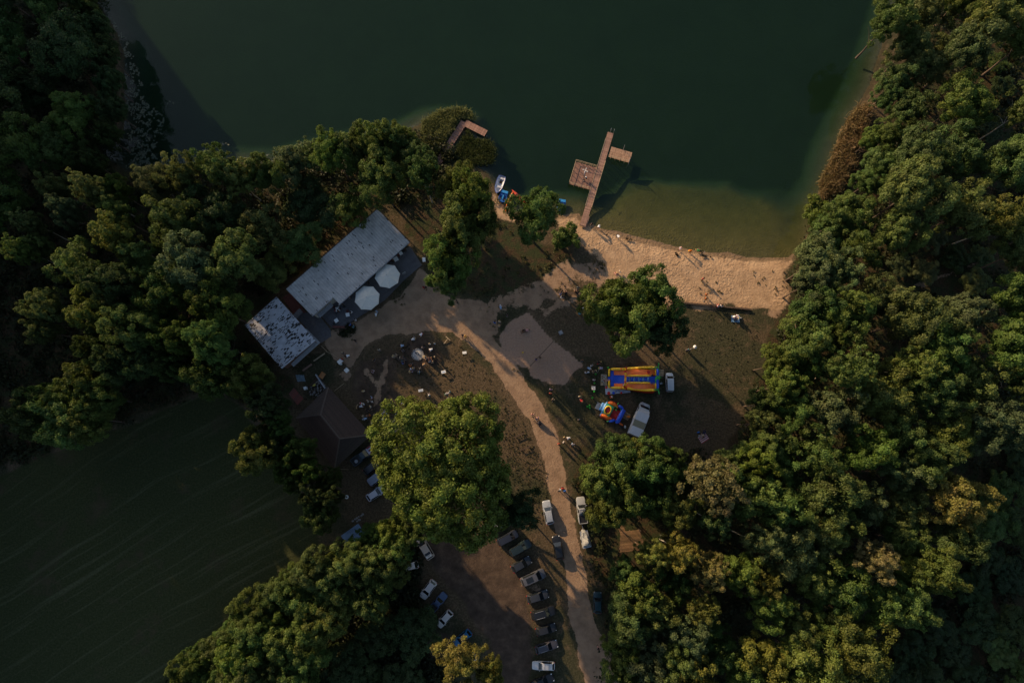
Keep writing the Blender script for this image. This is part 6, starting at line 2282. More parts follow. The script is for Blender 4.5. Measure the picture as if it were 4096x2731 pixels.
def zs(x):
    """height of the slide bed along its length"""
    t = min(1, max(0, (x - 760) / 1130))
    return .35 + 3.2 * (t * t * (3 - 2 * t) * .55 + t * .45)


def pipe(parent, pts, r, col, name, n=10, ribs=0):
    b = MB()
    b.tube(pts, [r * .55] + [r] * (len(pts) - 2) + [r * .55] if len(pts) > 2 else r, n)
    return b.build(name, M['pvc'], parent, smooth=60, color=PVC[col])


def strip(parent, xs_, y0, y1, zf, col, name, th=.12):
    vs, fs = [], []
    for x in xs_:
        z = zf(x)
        vs += [SP(x, y0, z), SP(x, y1, z)]
    n = len(xs_)
    fs = [(2 * i, 2 * i + 1, 2 * i + 3, 2 * i + 2) for i in range(n - 1)]
    o = len(vs)
    vs += [Vector((v.x, v.y, max(0, v.z - th))) for v in vs]
    fs += [tuple(o + k for k in f[::-1]) for f in fs[:n - 1]]
    for i in range(n - 1):
        fs += [(2 * i, 2 * i + 2, o + 2 * i + 2, o + 2 * i), (2 * i + 1, o + 2 * i + 1, o + 2 * i + 3, 2 * i + 3)]
    fs += [(0, o, o + 1, 1), (2 * n - 2, 2 * n - 1, o + 2 * n - 1, o + 2 * n - 2)]
    return MB().add(vs, fs).build(name, M['pvc'], parent, smooth=30, color=PVC[col])


xs10 = list(np.linspace(752, 2045, 14))
strip(sl_, xs10, 300, 468, zs, 'o', 'slide_lane')
strip(sl_, xs10, 732, 905, zs, 'o', 'slide_lane')
strip(sl_, list(np.linspace(752, 1160, 5)), 470, 730, lambda x: .35 + max(0, x - 900) * .0022, 'b', 'landing_mat')
for x0 in (665, 695, 728):
    pipe(sl_, [SP(x0, 335, .25), SP(x0, 400, .28), SP(x0, 780, .28), SP(x0, 838, .25)], .13, 'b', 'entrance_roll')
strip(sl_, [560, 655], 525, 640, lambda x: .25, 'b', 'entrance_mat')
for i in range(10):
    x = 1175 + i * 72
    c = ('b', 'lb', 'b', 'lb')[i % 4]
    pipe(sl_, [SP(x, 545, zs(x)), SP(x, 560, zs(x) + .12), SP(x, 655, zs(x) + .12), SP(x, 672, zs(x))], .19, c, 'stair_step')
strip(sl_, list(np.linspace(1155, 1890, 8)), 520, 690, lambda x: zs(x) - .02, 'b', 'stair_ramp')
strip(sl_, [1880, 2050], 510, 740, lambda x: 3.55, 'b', 'top_platform', .5)
for y in (493, 712):
    pts = [SP(x, y, zs(x) + .28) for x in np.linspace(1150, 1895, 9)]
    pipe(sl_, pts, .17, 'y', 'divider_tube')
for y0, y1, s in ((285, 232, 1), (868, 940, -1)):
    xs_ = [650, 700, 770, 860, 1000, 1180, 1350, 1550, 1750, 1950, 2075]
    yy = [y0 + (y1 - y0) * min(1, max(0, (x - 1000) / 700)) for x in xs_]
    up_ = [.55, .6, .75, 1.0, 1.15, 1.45, 1.8, 2.4, 3.1, 3.8, 4.1]
    pts = [SP(x, y, z) for x, y, z in zip(xs_, yy, up_)]
    pipe(sl_, pts, .24, 'y', 'side_tube', 12)
    # green piping and the red flank below the tube
    pipe(sl_, [q_ + Vector((0, -.20 * s * 1.0, -.14)) for q_ in pts[3:]], .06, 'g', 'green_piping', 6)
    vs, fs = [], []
    for q_, z in zip(pts[2:], up_[2:]):
        out = .06 + .20 * z / 4
        vs += [Vector((q_.x, q_.y + s * .05, z - .12)), Vector((q_.x, q_.y + s * out, z * .5)), Vector((q_.x, q_.y + s * out * 1.0, 0.02))]
    for i in range(len(pts) - 3):
        for k in (0, 1):
            fs.append((3 * i + k, 3 * i + k + 1, 3 * i + 4 + k, 3 * i + 3 + k))
    o = len(vs)
    vs += [Vector((v.x, v.y - s * .25, v.z)) for v in vs]
    fs += [tuple(o + k for k in f[::-1]) for f in fs]
    MB().add(vs, fs).build('side_wall', M['pvc'], sl_, smooth=40, color=PVC['r'])
    for x in (985, 1150):
        z = float(np.interp(x, xs_, up_))
        y = float(np.interp(x, xs_, yy))
        c = SP(x, y, z)
        MB().ball((c.x, c.y, c.z), .27, 10, 6, (1.1, 1, 1)).build('orange_band', M['pvc'], sl_, smooth=60, color=PVC['o' if x < 1000 else 'r'])
    # palm fronds at the two far corners
    e = pts[-1] + Vector((.25, 0, .3))
    for dx, dy, dz, c in ((.16, s * .75, .15, 'g'), (.12, -s * .55, .05, 'g'), (-.75, -s * .05, .1, 'g'), (-.05, s * .1, .45, 'g')):
        pipe(sl_, [e, e + Vector((dx * .5, dy * .5, dz + .1)), e + Vector((dx, dy, dz - .05))], .13, c, 'palm_frond', 7)
    pipe(sl_, [SP(2110, 290 if s > 0 else 880, .1), SP(2110, 285 if s > 0 else 890, 4.2)], .2, 'lb', 'palm_trunk')
for y0, y1 in ((282, 512), (645, 882)):
    pipe(sl_, [SP(608, y0, .42), SP(604, y0 + 20, .45), SP(598, y1 - 20, .45), SP(596, y1, .42)], .19, 'y', 'entrance_tube', 12)
# the banded arch over the lanes
arch = [(1095, 262, 1.35), (1098, 285, 2.4), (1105, 330, 2.95), (1112, 400, 3.05), (1115, 470, 3.05), (1115, 560, 3.05), (1112, 640, 3.05), (1108, 720, 2.95), (1100, 790, 2.7), (1092, 850, 2.2), (1088, 890, 1.3)]
cols = ['r', 'y', 'r', 'y', 'o', 'y', 'o', 'y', 'r', 'y']
for (a, b_), c in zip(zip(arch[:-1], arch[1:]), cols):
    MB().tube([SP(*a), SP(*b_)], .20, 12).build('arch_band', M['pvc'], sl_, smooth=60, color=PVC[c])
# back wall
for y0, y1, c in ((290, 520, 'b'), (600, 885, 'b')):
    pipe(sl_, [SP(2118, y0, 4.6), SP(2122, y0 + 30, 4.7), SP(2125, y1 - 30, 4.7), SP(2122, y1, 4.6)], .22, c, 'back_wall_roll')
    pipe(sl_, [SP(2118, y0, 4.1), SP(2122, y0 + 30, 4.1), SP(2125, y1 - 30, 4.1), SP(2122, y1, 4.1)], .24, c, 'back_wall_roll')
for y0, y1 in ((300, 480), (730, 890)):
    pipe(sl_, [SP(2062, y0, 4.2), SP(2066, y0 + 15, 4.3), SP(2068, y1 - 15, 4.3), SP(2066, y1, 4.2)], .17, 'y', 'back_cushion')
pipe(sl_, [SP(2062, 545, 4.2), SP(2066, 560, 4.3), SP(2068, 690, 4.3), SP(2066, 705, 4.2)], .15, 'g', 'back_cushion')
v = [SP(2108, 292, 4.2), SP(2108, 884, 4.2)]
MB().bar(Vector((v[0].x, v[0].y, 2.0)), Vector((v[1].x, v[1].y, 2.0)), .5, 4.0).build('back_wall', M['pvc'], sl_, color=PVC['b'])
c = SP(2140, 550, 4.95)
MB().ball((c.x, c.y, c.z), .36, 12, 8).build('green_finial', M['pvc'], sl_, smooth=60, color=PVC['g'])
for a in range(5):
    d = Vector((math.cos(a * 1.25), math.sin(a * 1.25), .2))
    pipe(sl_, [c, c + d * .35 + Vector((0, 0, .3)), c + d * .5 + Vector((0, 0, .15))], .08, 'g', 'palm_frond', 6)
c = SP(1838, 375, zs(1838) + .02)
MB().lathe([(.30, 0), (.28, .04), (.02, .05)], 12, tuple(c)).build('printed_disc', M['pvc'], sl_, color=PVC['r'])
MB().prism([tuple(SP(x, y, z)[:2]) for x, y, z in ((752, 300, 0), (2110, 285, 4), (2110, 890, 4), (752, 895, 0))], .0, .12).build('base', M['pvc'], sl_, color=PVC['r'])
vs, fs = [], []
for x in np.linspace(1170, 2090, 10):
    z = max(.2, zs(x) - .14)
    for y in (310, 895):
        a_ = SP(x, y, z)
        vs += [Vector((a_.x, a_.y, 0.05)), a_]
for i in range(9):
    o_ = 4 * i
    fs += [(o_ + 1, o_ + 3, o_ + 7, o_ + 5), (o_, o_ + 1, o_ + 5, o_ + 4), (o_ + 2, o_ + 6, o_ + 7, o_ + 3)]
fs += [(0, 2, 3, 1), (36, 37, 39, 38)]
MB().add(vs, fs).build('core', M['pvc'], sl_, color=PVC['r'])

gs = thing('groundsheet', 'white groundsheet printed with red and blue dots beside the slide', 'groundsheet', (0, 0, 0))
ZG = lambda x, y: G(2360 + x / 7.84, 1440 + y / 7.84)
MB().prism([tuple(ZG(x, y)[:2]) for x, y in ((468, 815), (560, 820), (760, 900), (1260, 960), (1270, 1015), (900, 1045), (490, 1080))], .01, .06).build('sheet', M['objpaint'], gs, color=(.42, .46, .52))
for x, y, r, c in ((510, 860, .22, 'r'), (588, 1035, .30, 'r'), (735, 1028, .24, 'b'), (980, 1025, .20, 'r'), (830, 985, .10, 'b'), (1030, 1000, .10, 'b'), (880, 940, .08, 'b')):
    q_ = ZG(x, y)
    MB().lathe([(r, .06), (r, .066)], 14, (q_.x, q_.y, 0)).build('dot', M['objpaint'], gs, color=PVC[c])

# ------------------------------------------------------------------ bouncy castle
cen = G(2360 + 690 / 7.84, 1590 + 480 / 7.84, .5)
bc = thing('bouncy_castle', 'small red, green and blue bouncy castle with an oval hole in its front', 'inflatable', (cen.x, cen.y, 0))


def BP(x, y, z=0.0):
    q_ = G(2360 + x / 7.84, 1590 + y / 7.84, z)
    return Vector((q_.x - cen.x, q_.y - cen.y, z))


def slab(parent, pts, z0, z1, col, name, m='pvc'):
    return MB().prism([tuple(BP(x, y, z1)[:2]) for x, y in pts], z0, z1).build(name, M[m], parent, color=PVC[col])


slab(bc, [(700, 330), (985, 430), (850, 740), (600, 590)], .0, .5, 'r', 'bouncing_floor')
for i in range(5):
    t = (i + .5) / 5
    a, b_ = lerp(Vector((735, 345)), Vector((960, 430)), t), lerp(Vector((635, 565)), Vector((835, 705)), t)
    pipe(bc, [BP(a.x, a.y, .5), BP(*(a * .9 + b_ * .1), .52), BP(*(a * .1 + b_ * .9), .52), BP(b_.x, b_.y, .5)], .17, 'r', 'floor_roll')
# front wall with the oval hole
ring_o, ring_i, n = [], [], 20
Q4 = [(545, 175), (775, 290), (610, 590), (395, 490)]
for i in range(n):
    t = i / n * 4
    k = int(t) % 4
    a, b_ = Vector(Q4[k]), Vector(Q4[(k + 1) % 4])
    ring_o.append(lerp(a, b_, t - int(t)))
dir0 = [(v_ - Vector((560, 390))) for v_ in ring_o]
for v_ in dir0:
    u = Vector((.90, .43))
    w_ = Vector((-.43, .90))
    a = math.atan2(v_.dot(w_), v_.dot(u))
    ring_i.append(Vector((560, 390)) + u * math.cos(a) * 98 + w_ * math.sin(a) * 122)
vs = [BP(q_.x, q_.y, 1.15) for q_ in ring_o] + [BP(q_.x, q_.y, 1.25) for q_ in ring_i]
vs += [Vector((q_.x, q_.y, .05)) for q_ in vs[:n]] + [Vector((q_.x, q_.y, .4)) for q_ in vs[n:2 * n]]
fs = []
for i in range(n):
    j = (i + 1) % n
    fs += [(i, j, n + j, n + i), (i, 2 * n + i, 2 * n + j, j), (n + i, n + j, 3 * n + j, 3 * n + i)]
MB().add(vs, fs).build('front_wall', M['pvc'], bc, smooth=30, color=(.03, .26, .12))
pts = [BP(q_.x, q_.y, 1.28) for q_ in ring_i]
MB().tube(pts + [pts[0]], .10, 8, cap=False).build('hole_rim', M['pvc'], bc, smooth=60, color=PVC['y'])
slab(bc, [(500, 330), (560, 300), (640, 330), (625, 450), (560, 480), (510, 440)], .05, .95, 'r', 'pool_floor')
for t in (0, .5):
    a, b_ = lerp(Vector((470, 190)), Vector((420, 168)), 1 - t * 2), lerp(Vector((345, 425)), Vector((305, 400)), 1 - t * 2)
    pipe(bc, [BP(a.x, a.y, .3), BP(*(a * .92 + b_ * .08), .32), BP(*(a * .08 + b_ * .92), .32), BP(b_.x, b_.y, .3)], .25, 'lb', 'step_roll')
slab(bc, [(240, 140), (375, 205), (290, 400), (150, 330)], .01, .06, 'gy', 'entrance_mat')
for pts_ in ([(575, 165, .9), (640, 160, 1.1), (735, 195, 1.2), (800, 250, 1.1), (865, 305, .8)], [(350, 545, .9), (395, 545, 1.1), (480, 580, 1.2), (560, 640, 1.1), (660, 665, .8)]):
    pipe(bc, [BP(*q_) for q_ in pts_], .29, 'o', 'side_tube', 12)
    pipe(bc, [BP(x + (10 if pts_[0][0] > 500 else -20), y + (-10 if pts_[0][0] > 500 else 30), z - .5) for x, y, z in pts_], .32, 'r', 'lower_tube', 12)
for pts_ in ([(895, 255, .8), (930, 270, .95), (1000, 315, .95), (1045, 360, .85)], [(590, 745, .8), (650, 735, .95), (720, 715, .95), (785, 705, .85)]):
    pipe(bc, [BP(*q_) for q_ in pts_], .27, 'b', 'wall_tube', 12)
pipe(bc, [BP(1045, 375, 1.5), BP(1030, 410, 1.6), BP(850, 770, 1.6), BP(830, 800, 1.5)], .34, 'b', 'back_roll', 14)
a, b_ = BP(1035, 395, 0), BP(838, 785, 0)
MB().bar(Vector((a.x, a.y, .75)), Vector((b_.x, b_.y, .75)), .6, 1.4).build('back_wall', M['pvc'], bc, color=PVC['b'])
pipe(bc, [BP(545, 130, .7), BP(500, 215, .8), BP(345, 540, .8), BP(325, 570, .7)], .2, 'lb', 'front_roll')
for x, y, dx, dy in ((868, 240, 25, -70), (800, 365, 20, 60), (595, 600, -35, -50), (585, 720, -60, 40), (950, 370, 30, 30), (860, 300, -60, -20)):
    pipe(bc, [BP(x, y, 1.1), BP(x + dx * .6 + dy * .2, y + dy * .5, 1.4), BP(x + dx, y + dy, 1.3)], .09, 'g', 'palm_frond', 6)
for x, y in ((860, 310), (655, 655)):
    pipe(bc, [BP(x, y, .3), BP(x, y, .9), BP(x, y, 1.45)], .16, 'o', 'palm_trunk')
bl = thing('air_blower', 'orange air blower tube behind the bouncy castle', 'blower', (0, 0, 0))
MB().tube([G(2360 + x / 7.84, 1590 + y / 7.84, .3) for x, y in ((905, 795), (945, 815), (1000, 850), (1030, 865))], [.12, .16, .15, .1], 8).build('hose', M['pvc'], bl, smooth=60, color=PVC['o'])
q_ = G(2360 + 985 / 7.84, 1590 + 925 / 7.84)
MB().box((q_.x, q_.y, .2), (.5, .35, .4), .5).build('fan_housing', M['black'], bl)
q_ = G(2360 + 1095 / 7.84, 1590 + 915 / 7.84)
tag(MB().ball((0, 0, .2), .24, 9, 6, (.8, 1.2, .9)).build('bag', M['offwhite'], None, smooth=60, loc=(q_.x, q_.y, 0)), 'white bag on the grass behind the bouncy castle', 'bag')

# ------------------------------------------------------------------ pallets, boxes, balloons
def pallet(px, py, rz, w, l, label, group='wooden pallets'):
    q_ = G(px, py, .1)
    t = thing('pallet', label, 'pallet', (q_.x, q_.y, 0), rz, group)
    n = 6
    for i in range(n):
        MB().box((0, lerp(-w / 2 + .05, w / 2 - .05, i / (n - 1)), .13), (l, .095, .022)).build('slat', M['wood_pale'], t)
    for x in (-l / 2 + .05, 0, l / 2 - .05):
        MB().box((x, 0, .065), (.1, w, .10)).build('bearer', M['wood_pale'], t)
    return t


pallet(2646, 1491, math.radians(82), .8, 1.2, 'pale wooden pallet between the slide and the white panel van')
pallet(2507, 1664, math.radians(62), 1.0, 1.15, 'orange brown wooden pallet behind the bouncy castle')
q_ = G(2645, 1533, .2)
t = thing('storage_box', 'small white plastic box behind the slide', 'box', (q_.x, q_.y, 0), .4)
MB().box((0, 0, .15), (.34, .28, .3)).build('bin', M['white'], t)
MB().box((0, 0, .31), (.36, .30, .03)).build('lid', M['greymetal'], t)
q_ = G(2374, 1552, .2)
t = thing('crate_stack', 'cluster of small white boxes on the grass among the green balloons', 'boxes', (q_.x, q_.y, 0))
for x, y, w_, h_ in ((-.22, .22, .2, .2), (-.22, .0, .2, .2), (-.22, -.2, .2, .2), (.12, .16, .36, .3), (.12, -.18, .36, .3)):
    MB().box((x, y, .22), (w_, h_ * .9, .4)).build('box', M['white'], t)
bal_me = MB().lathe([(.02, -.02), (.10, .06), (.17, .20), (.185, .30), (.16, .40), (.09, .47), (.01, .49)], 12).mesh('balloon', mat('green_balloon', (.02, .30, .02), .3, var=.05, coat=.3), smooth=60)
knot_me = MB().lathe([(.035, -.06), (.01, -.02), (.02, .0)], 8).mesh('knot', bpy.data.materials['green_balloon'])
for x, y, lab in ((2395, 1473, 'green balloon held next to the person in lilac'), (2383, 1496, 'green balloon below the beige balloon holder'), (2378, 1532, 'green balloon just above the cluster of white boxes'),
                  (2433, 1471, 'green balloon at the upper corner of the slide entrance'), (2377, 1566, 'green balloon just below the cluster of white boxes'), (2370, 1591, 'green balloon alone on the grass between boxes and castle'),
                  (2350, 1626, 'left of three green balloons huddled near the castle'), (2358, 1622, 'top of three green balloons huddled near the castle'), (2359, 1631, 'lowest of three green balloons huddled near the castle')):
    q_ = G(x, y, .3)
    o_ = thing('balloon', lab, 'balloon', (q_.x, q_.y, .05), 0, 'green balloons by the inflatables')
    obj('envelope', bal_me, o_)
    obj('knot', knot_me, o_)
t = thing('string', 'thin pale string curling from the balloon holder', 'string')
MB().tube([G(2384, 1494, .8), G(2391, 1489, .6), G(2394, 1482, .8), G(2395, 1475, .1)], .012, 5).build('cord', M['offwhite'], t)
mt = thing('shoe_mat', 'beige mat strewn with shoes in front of the slide entrance', 'mat')
a = [G(x, y) for x, y in ((2404, 1496), (2428, 1497), (2428, 1541), (2402, 1541))]
MB().prism([tuple(q_[:2]) for q_ in a], .005, .03).build('cloth', M['wood_pale'], mt)
shm = MB().box((0, 0, .05), (.26, .10, .08)).mesh('shoe', M['objpaint'])
q = random.Random(4)
for i in range(16):
    x, y = q.uniform(2407, 2426), q.uniform(1500, 1537)
    g_ = G(x, y)
    c = q.choice([(.02, .02, .02), (.3, .05, .04), (.5, .5, .5), (.05, .06, .12)])
    o_ = obj('shoe', shm, None, (g_.x, g_.y, .03), q.uniform(0, 6.28), color=c)
    tag(o_, 'small shoe left on the beige mat at the slide entrance', 'shoe', 'shoes left on the slide mat')

# ------------------------------------------------------------------ fire pit
q_ = G(1671, 1418)
fp_ = thing('fire_pit', 'round stone fire pit full of pale ash', 'fire pit', (q_.x, q_.y, 0))
vs, fs = [(0, 0, .16)], []
R = np.random.RandomState(3)
for r in range(1, 7):
    for k in range(20):
        a = 2 * PI * k / 20
        vs.append((r * .155 * math.cos(a), r * .155 * math.sin(a), .05 + .14 * (1 - r / 6) + R.uniform(0, .06)))
for k in range(20):
    fs.append((0, 1 + k, 1 + (k + 1) % 20))
    for r in range(5):
        o_ = 1 + r * 20
        fs.append((o_ + k, o_ + 20 + k, o_ + 20 + (k + 1) % 20, o_ + (k + 1) % 20))
MB().add(vs, fs).build('ash_bed', M['ash'], fp_, smooth=60)
for k in range(22):
    a = 2 * PI * k / 22 + R.uniform(-.05, .05)
    MB().ball((1.02 * math.cos(a), 1.02 * math.sin(a), .08), R.uniform(.12, .17), 7, 5, (1.1, .9, .75)).build('stone', M['stone'], fp_)
for x, y, a, l_ in ((-.25, .35, .4, .5), (-.3, .25, 2.0, .4), (.1, .05, 1.2, .35), (.4, -.2, .2, .3)):
    MB().bar((x - l_ / 2 * math.cos(a), y - l_ / 2 * math.sin(a), .2), (x + l_ / 2 * math.cos(a), y + l_ / 2 * math.sin(a), .24), .09, .08).build('charred_log', M['black'], fp_)
for x0, y0, x1, y1, lab in ((1579, 1424, 1611, 1449, 'log seat left of the fire pit under the row of sitters'), (1632, 1478, 1690, 1486, 'log seat below the fire pit'), (1701, 1433, 1736, 1441, 'log seat in the group right of the fire pit')):
    a, b_ = G(x0, y0, .2), G(x1, y1, .2)
    t = thing('fallen_log', lab, 'log')
    MB().tube([a + Vector((0, 0, 0)), b_], .19, 10).build('stem', M['bark'], t, smooth=60)

# ------------------------------------------------------------------ white tables, boards, beams
def white_table(px, py, w_, d_, rz, label, h=.72, group='white tables', top='white'):
    q_ = G(px, py, h)
    t = thing('white_table', label, 'table', (q_.x, q_.y, 0), rz, group)
    MB().box((0, 0, h - .02), (w_, d_, .04)).build('tabletop', M[top], t)
    for x in (-1, 1):
        for y in (-1, 1):
            MB().bar((x * (w_ / 2 - .06), y * (d_ / 2 - .06), 0), (x * (w_ / 2 - .1), y * (d_ / 2 - .1), h - .04), .04, .04).build('leg', M['greymetal'], t)
    return t


ZT = .14
tbs = [white_table(1391, 1259, .68, .68, .2, 'square white cafe table, upper of two on the open terrace'), white_table(1346, 1282, .68, .68, .6, 'square white cafe table, lower of two on the open terrace'),
       white_table(1584, 1037, .8, .8, .55, 'white table under the upper end of the long roof'), white_table(1604, 1014, .6, .6, .55, 'small pale table at the upper corner of the terrace'),
       white_table(1351, 1237, .75, .75, .3, 'pale table crowded with people under the long roof'), white_table(1696, 1039, .55, .8, .1, 'white table standing on the sunny sand past the terrace corner'),
       white_table(1360, 1445, .95, .7, .7, 'white table with a pale cloth by the rope fence'), white_table(1774, 1487, .8, .5, .25, 'white table with a blue top on the lawn right of the fire pit'),
       white_table(1858, 1410, .72, .45, .1, 'white table nearest the dirt road'), white_table(1616, 1615, .85, .42, .05, 'white table on the lawn above the yellow beam'),
       white_table(1536, 1677, .85, .5, .45, 'white table beside the wheel ruts'), white_table(1683, 1561, .85, .45, .15, 'white table on the bare patch of the lawn')]
for t in tbs[:6]:
    t.location.z = ZT
MB().box((0, -.02, .725), (.5, .12, .012)).build('blue_runner', M['objpaint'], tbs[7], color=(.12, .25, .5))
chr_me = {'seat': MB().box((0, 0, .44), (.42, .42, .04)).mesh('seat', M['objpaint']), 'backrest': MB().box((0, -.2, .68), (.42, .04, .44)).mesh('backrest', M['objpaint'])}
lg_me = MB().box((0, 0, .21), (.035, .035, .42)).mesh('leg', M['greymetal'])
for i, (x, y, a, lab) in enumerate(((1391, 1247, 180, 'dark chair above the upper square cafe table'), (1336, 1292, 40, 'dark chair below the lower square cafe table'), (1376, 1228, 120, 'dark chair right of the crowded table'),
                                    (1336, 1228, 250, 'dark chair left of the crowded table'), (1346, 1252, 0, 'dark chair below the crowded table'), (1574, 1047, 40, 'dark chair left of the table under the roof end'),
                                    (1596, 1024, 200, 'dark chair between the two tables of the upper terrace'), (1615, 1006, 150, 'dark chair at the uppermost terrace corner'))):
    g_ = G(x, y, .4)
    t = thing('chair', lab, 'chair', (g_.x, g_.y, ZT), math.radians(a), 'dark terrace chairs')
    for n_, me in chr_me.items():
        obj(n_, me, t, color=(.03, .03, .035) if i % 3 else (.12, .03, .02))
    for sx in (-.18, .18):
        for sy in (-.18, .18):
            obj('leg', lg_me, t, (sx, sy, 0))
for x, y, lab in ((1614, 1095, 'left one of two white round planters on the terrace'), (1620, 1091, 'right one of two white round planters on the terrace')):
    g_ = G(x, y, .3)
    t = thing('planter', lab, 'planter', (g_.x, g_.y, ZT), 0, 'white planters')
    MB().lathe([(.10, 0), (.17, .36), (.15, .36), (.13, .30)], 12).build('pot', M['white'], t, smooth=40)
    MB().lathe([(.14, .30), (.01, .33)], 10).build('soil', M['bark'], t)
q_ = G(1387, 1481, .3)
t = thing('chest', 'square white lidded chest beside the pale gravel patch', 'chest', (q_.x, q_.y, 0), .78)
MB().box((0, 0, .28), (.66, .66, .5)).build('box', M['white'], t)
MB().box((0, 0, .55), (.70, .70, .06)).build('lid', M['white'], t)
MB().bar((-.15, .2, .59), (.1, .28, .59), .03, .03).build('handle', M['black'], t)
q_ = G(1363, 1455, .3)
tag(MB().ball((0, 0, .22), .28, 9, 6, (1, .8, .8)).build('sack', M['offwhite'], None, smooth=60, loc=(q_.x, q_.y, 0)), 'pale blue white sack below the table at the rope fence', 'sack')


def beam(x0, y0, x1, y1, r, m, name, label, cat, z=.12, col=None):
    a, b_ = G(x0, y0, z), G(x1, y1, z)
    o_ = MB().tube([a, lerp(a, b_, .5) + Vector((.04, .03, 0)), b_], [r, r * 1.05, r * .9], 8).build(name, M[m], smooth=60, color=col)
    return tag(o_, label, cat)


beam(1654, 1650, 1701, 1614, .13, 'objpaint', 'balance_beam', 'yellow painted beam lying on the lawn above the great oak', 'beam', .2, (.50, .32, .02))
beam(1835, 1594, 1862, 1612, .10, 'objpaint', 'balance_beam', 'yellow beam half hidden by the upper edge of the great oak', 'beam', .2, (.46, .28, .03))
beam(1551, 1705, 1586, 1672, .09, 'wood_pale', 'log', 'long pale log, upper of two beside the wheel ruts', 'log')
beam(1580, 1727, 1604, 1707, .09, 'wood_pale', 'log', 'short pale log, lower of two beside the wheel ruts', 'log')
beam(1605, 1677, 1640, 1655, .13, 'wood_dark', 'log', 'dark log under the lying person near the yellow beam', 'log')
t = thing('t_post', 'T shaped pale wooden post standing on the lawn near the sunny road', 'post')
a, b_ = G(1775, 1374, .3), G(1790, 1356, .3)
MB().bar(Vector((a.x, a.y, .12)), Vector((b_.x, b_.y, .32)), .14, .12).build('shaft', M['wood_pale'], t)
a, b_ = G(1783, 1345, .4), G(1801, 1362, .4)
MB().bar(a, b_, .13, .12).build('crossbar', M['wood_pale'], t)
q_ = lerp(a, b_, .5)
MB().box((q_.x, q_.y, .17), (.14, .14, .34)).build('foot', M['wood_dark'], t)

def bench(x0, y0, x1, y1, label, m='wood', w_=.4):
    a, b_ = G(x0, y0, .45), G(x1, y1, .45)
    t = thing('bench', label, 'bench')
    d = (b_ - a).normalized()
    nn = Vector((-d.y, d.x, 0))
    for s in (-.33, 0, .33):
        MB().bar(a + nn * w_ * s, b_ + nn * w_ * s, w_ * .28, .04).build('board', M[m], t)
    for k in (.12, .88):
        q_ = lerp(a, b_, k)
        MB().box((q_.x, q_.y, .21), (.08, w_, .42), math.atan2(d.y, d.x)).build('leg', M['wood_dark'], t)
    return t


bench(2252, 1171, 2312, 1174, 'long dark brown bench with people above the volleyball court', 'wood_dark', .5)
bench(1254, 1444, 1299, 1413, 'narrow pale bench behind the white annexe', 'wood_pale', .25)
bench(1210, 1483, 1247, 1456, 'green and brown bench below the white annexe', 'wood', .35)
bench(2058, 1748, 2096, 1732, 'dark bench at the right edge of the great oak, upper one', 'wood_dark', .3)
bench(2080, 1800, 2120, 1786, 'dark bench at the right edge of the great oak, lower one', 'wood_dark', .3)

# rope fence
t = thing('rope_fence', 'thin pale rope fence running from the annexe corner to the white table', 'fence')
pts = [(1283, 1382), (1309, 1407), (1332, 1418), (1352, 1432)]
for x, y in pts:
    g_ = G(x, y)
    MB().box((g_.x, g_.y, .42), (.07, .07, .84)).build('post', M['wood_pale'], t)
for (x0, y0), (x1, y1) in zip(pts[:-1], pts[1:]):
    a, b_ = G(x0, y0, .8), G(x1, y1, .8)
    MB().tube([a, lerp(a, b_, .5) - Vector((0, 0, .12)), b_], .035, 6).build('rope', M['wood_pale'], t)
beam(1338, 1563, 1376, 1533, .04, 'wood_pale', 'pole', 'thin pale pole on the grass below the gravel patch', 'pole', .06)
beam(1338, 1876, 1394, 1877, .03, 'wood_pale', 'pole', 'thin white pole beside the lower corner of the brown house', 'pole', .5)

# ------------------------------------------------------------------ yard clutter behind the annexe
t = thing('rubble_heap', 'heap of dark rubble and split logs beside the brown house', 'heap')
q = random.Random(12)
pg = poly((1232, 1562), (1262, 1522), (1284, 1512), (1310, 1556), (1284, 1582), (1250, 1592))
lo, hi = pg.min(0), pg.max(0)
k = 0
lump = MB().ball((0, 0, 0), .2, 7, 5, (1.2, .85, .7)).mesh('rubble', M['stone'])
logm = MB().tube([(-.3, 0, 0), (.3, 0, 0)], .09, 7).mesh('split_log', M['wood_dark'], smooth=60)
while k < 120:
    c = np.array([[q.uniform(lo[0], hi[0]), q.uniform(lo[1], hi[1])]])
    d = sdf(c, pg)[0]
    if d < 0:
        continue
    o_ = obj('rubble' if k % 2 else 'split_log', lump if k % 2 else logm, t, (c[0, 0], c[0, 1], q.uniform(.05, min(.6, .15 + d * .5))), q.uniform(0, 6.28))
    o_.scale = (q.uniform(.5, 1.2),) * 3
    k += 1
a = [G(x, y, .4) for x, y in ((1237, 1543), (1266, 1510), (1276, 1515), (1246, 1548))]
for i in range(5):
    u = i / 5
    MB().bar(lerp(a[0], a[3], u), lerp(a[1], a[2], u), .13, .04).build('board', M['wood_dark'], t)
t = thing('slatted_partition', 'grey sheet metal partition standing beside the rubble heap', 'partition')
a, b_ = G(1270, 1500, .0), G(1308, 1556, .0)
for i in range(7):
    p0_, p1_ = lerp(a, b_, i / 7), lerp(a, b_, (i + .94) / 7)
    MB().bar(Vector((p0_.x, p0_.y, .65)), Vector((p1_.x, p1_.y, .65)), .10, 1.3).build('panel', M['greymetal'], t)
MB().bar(Vector((a.x, a.y, 1.33)), Vector((b_.x, b_.y, 1.33)), .2, .06).build('cap_rail', M['greymetal'], t)
q_ = G(1289, 1501, .4)
t = thing('plywood_board', 'orange brown curved board leaning on the grey partition', 'board', (q_.x, q_.y, 0), -.55)
vs, fs = [], []
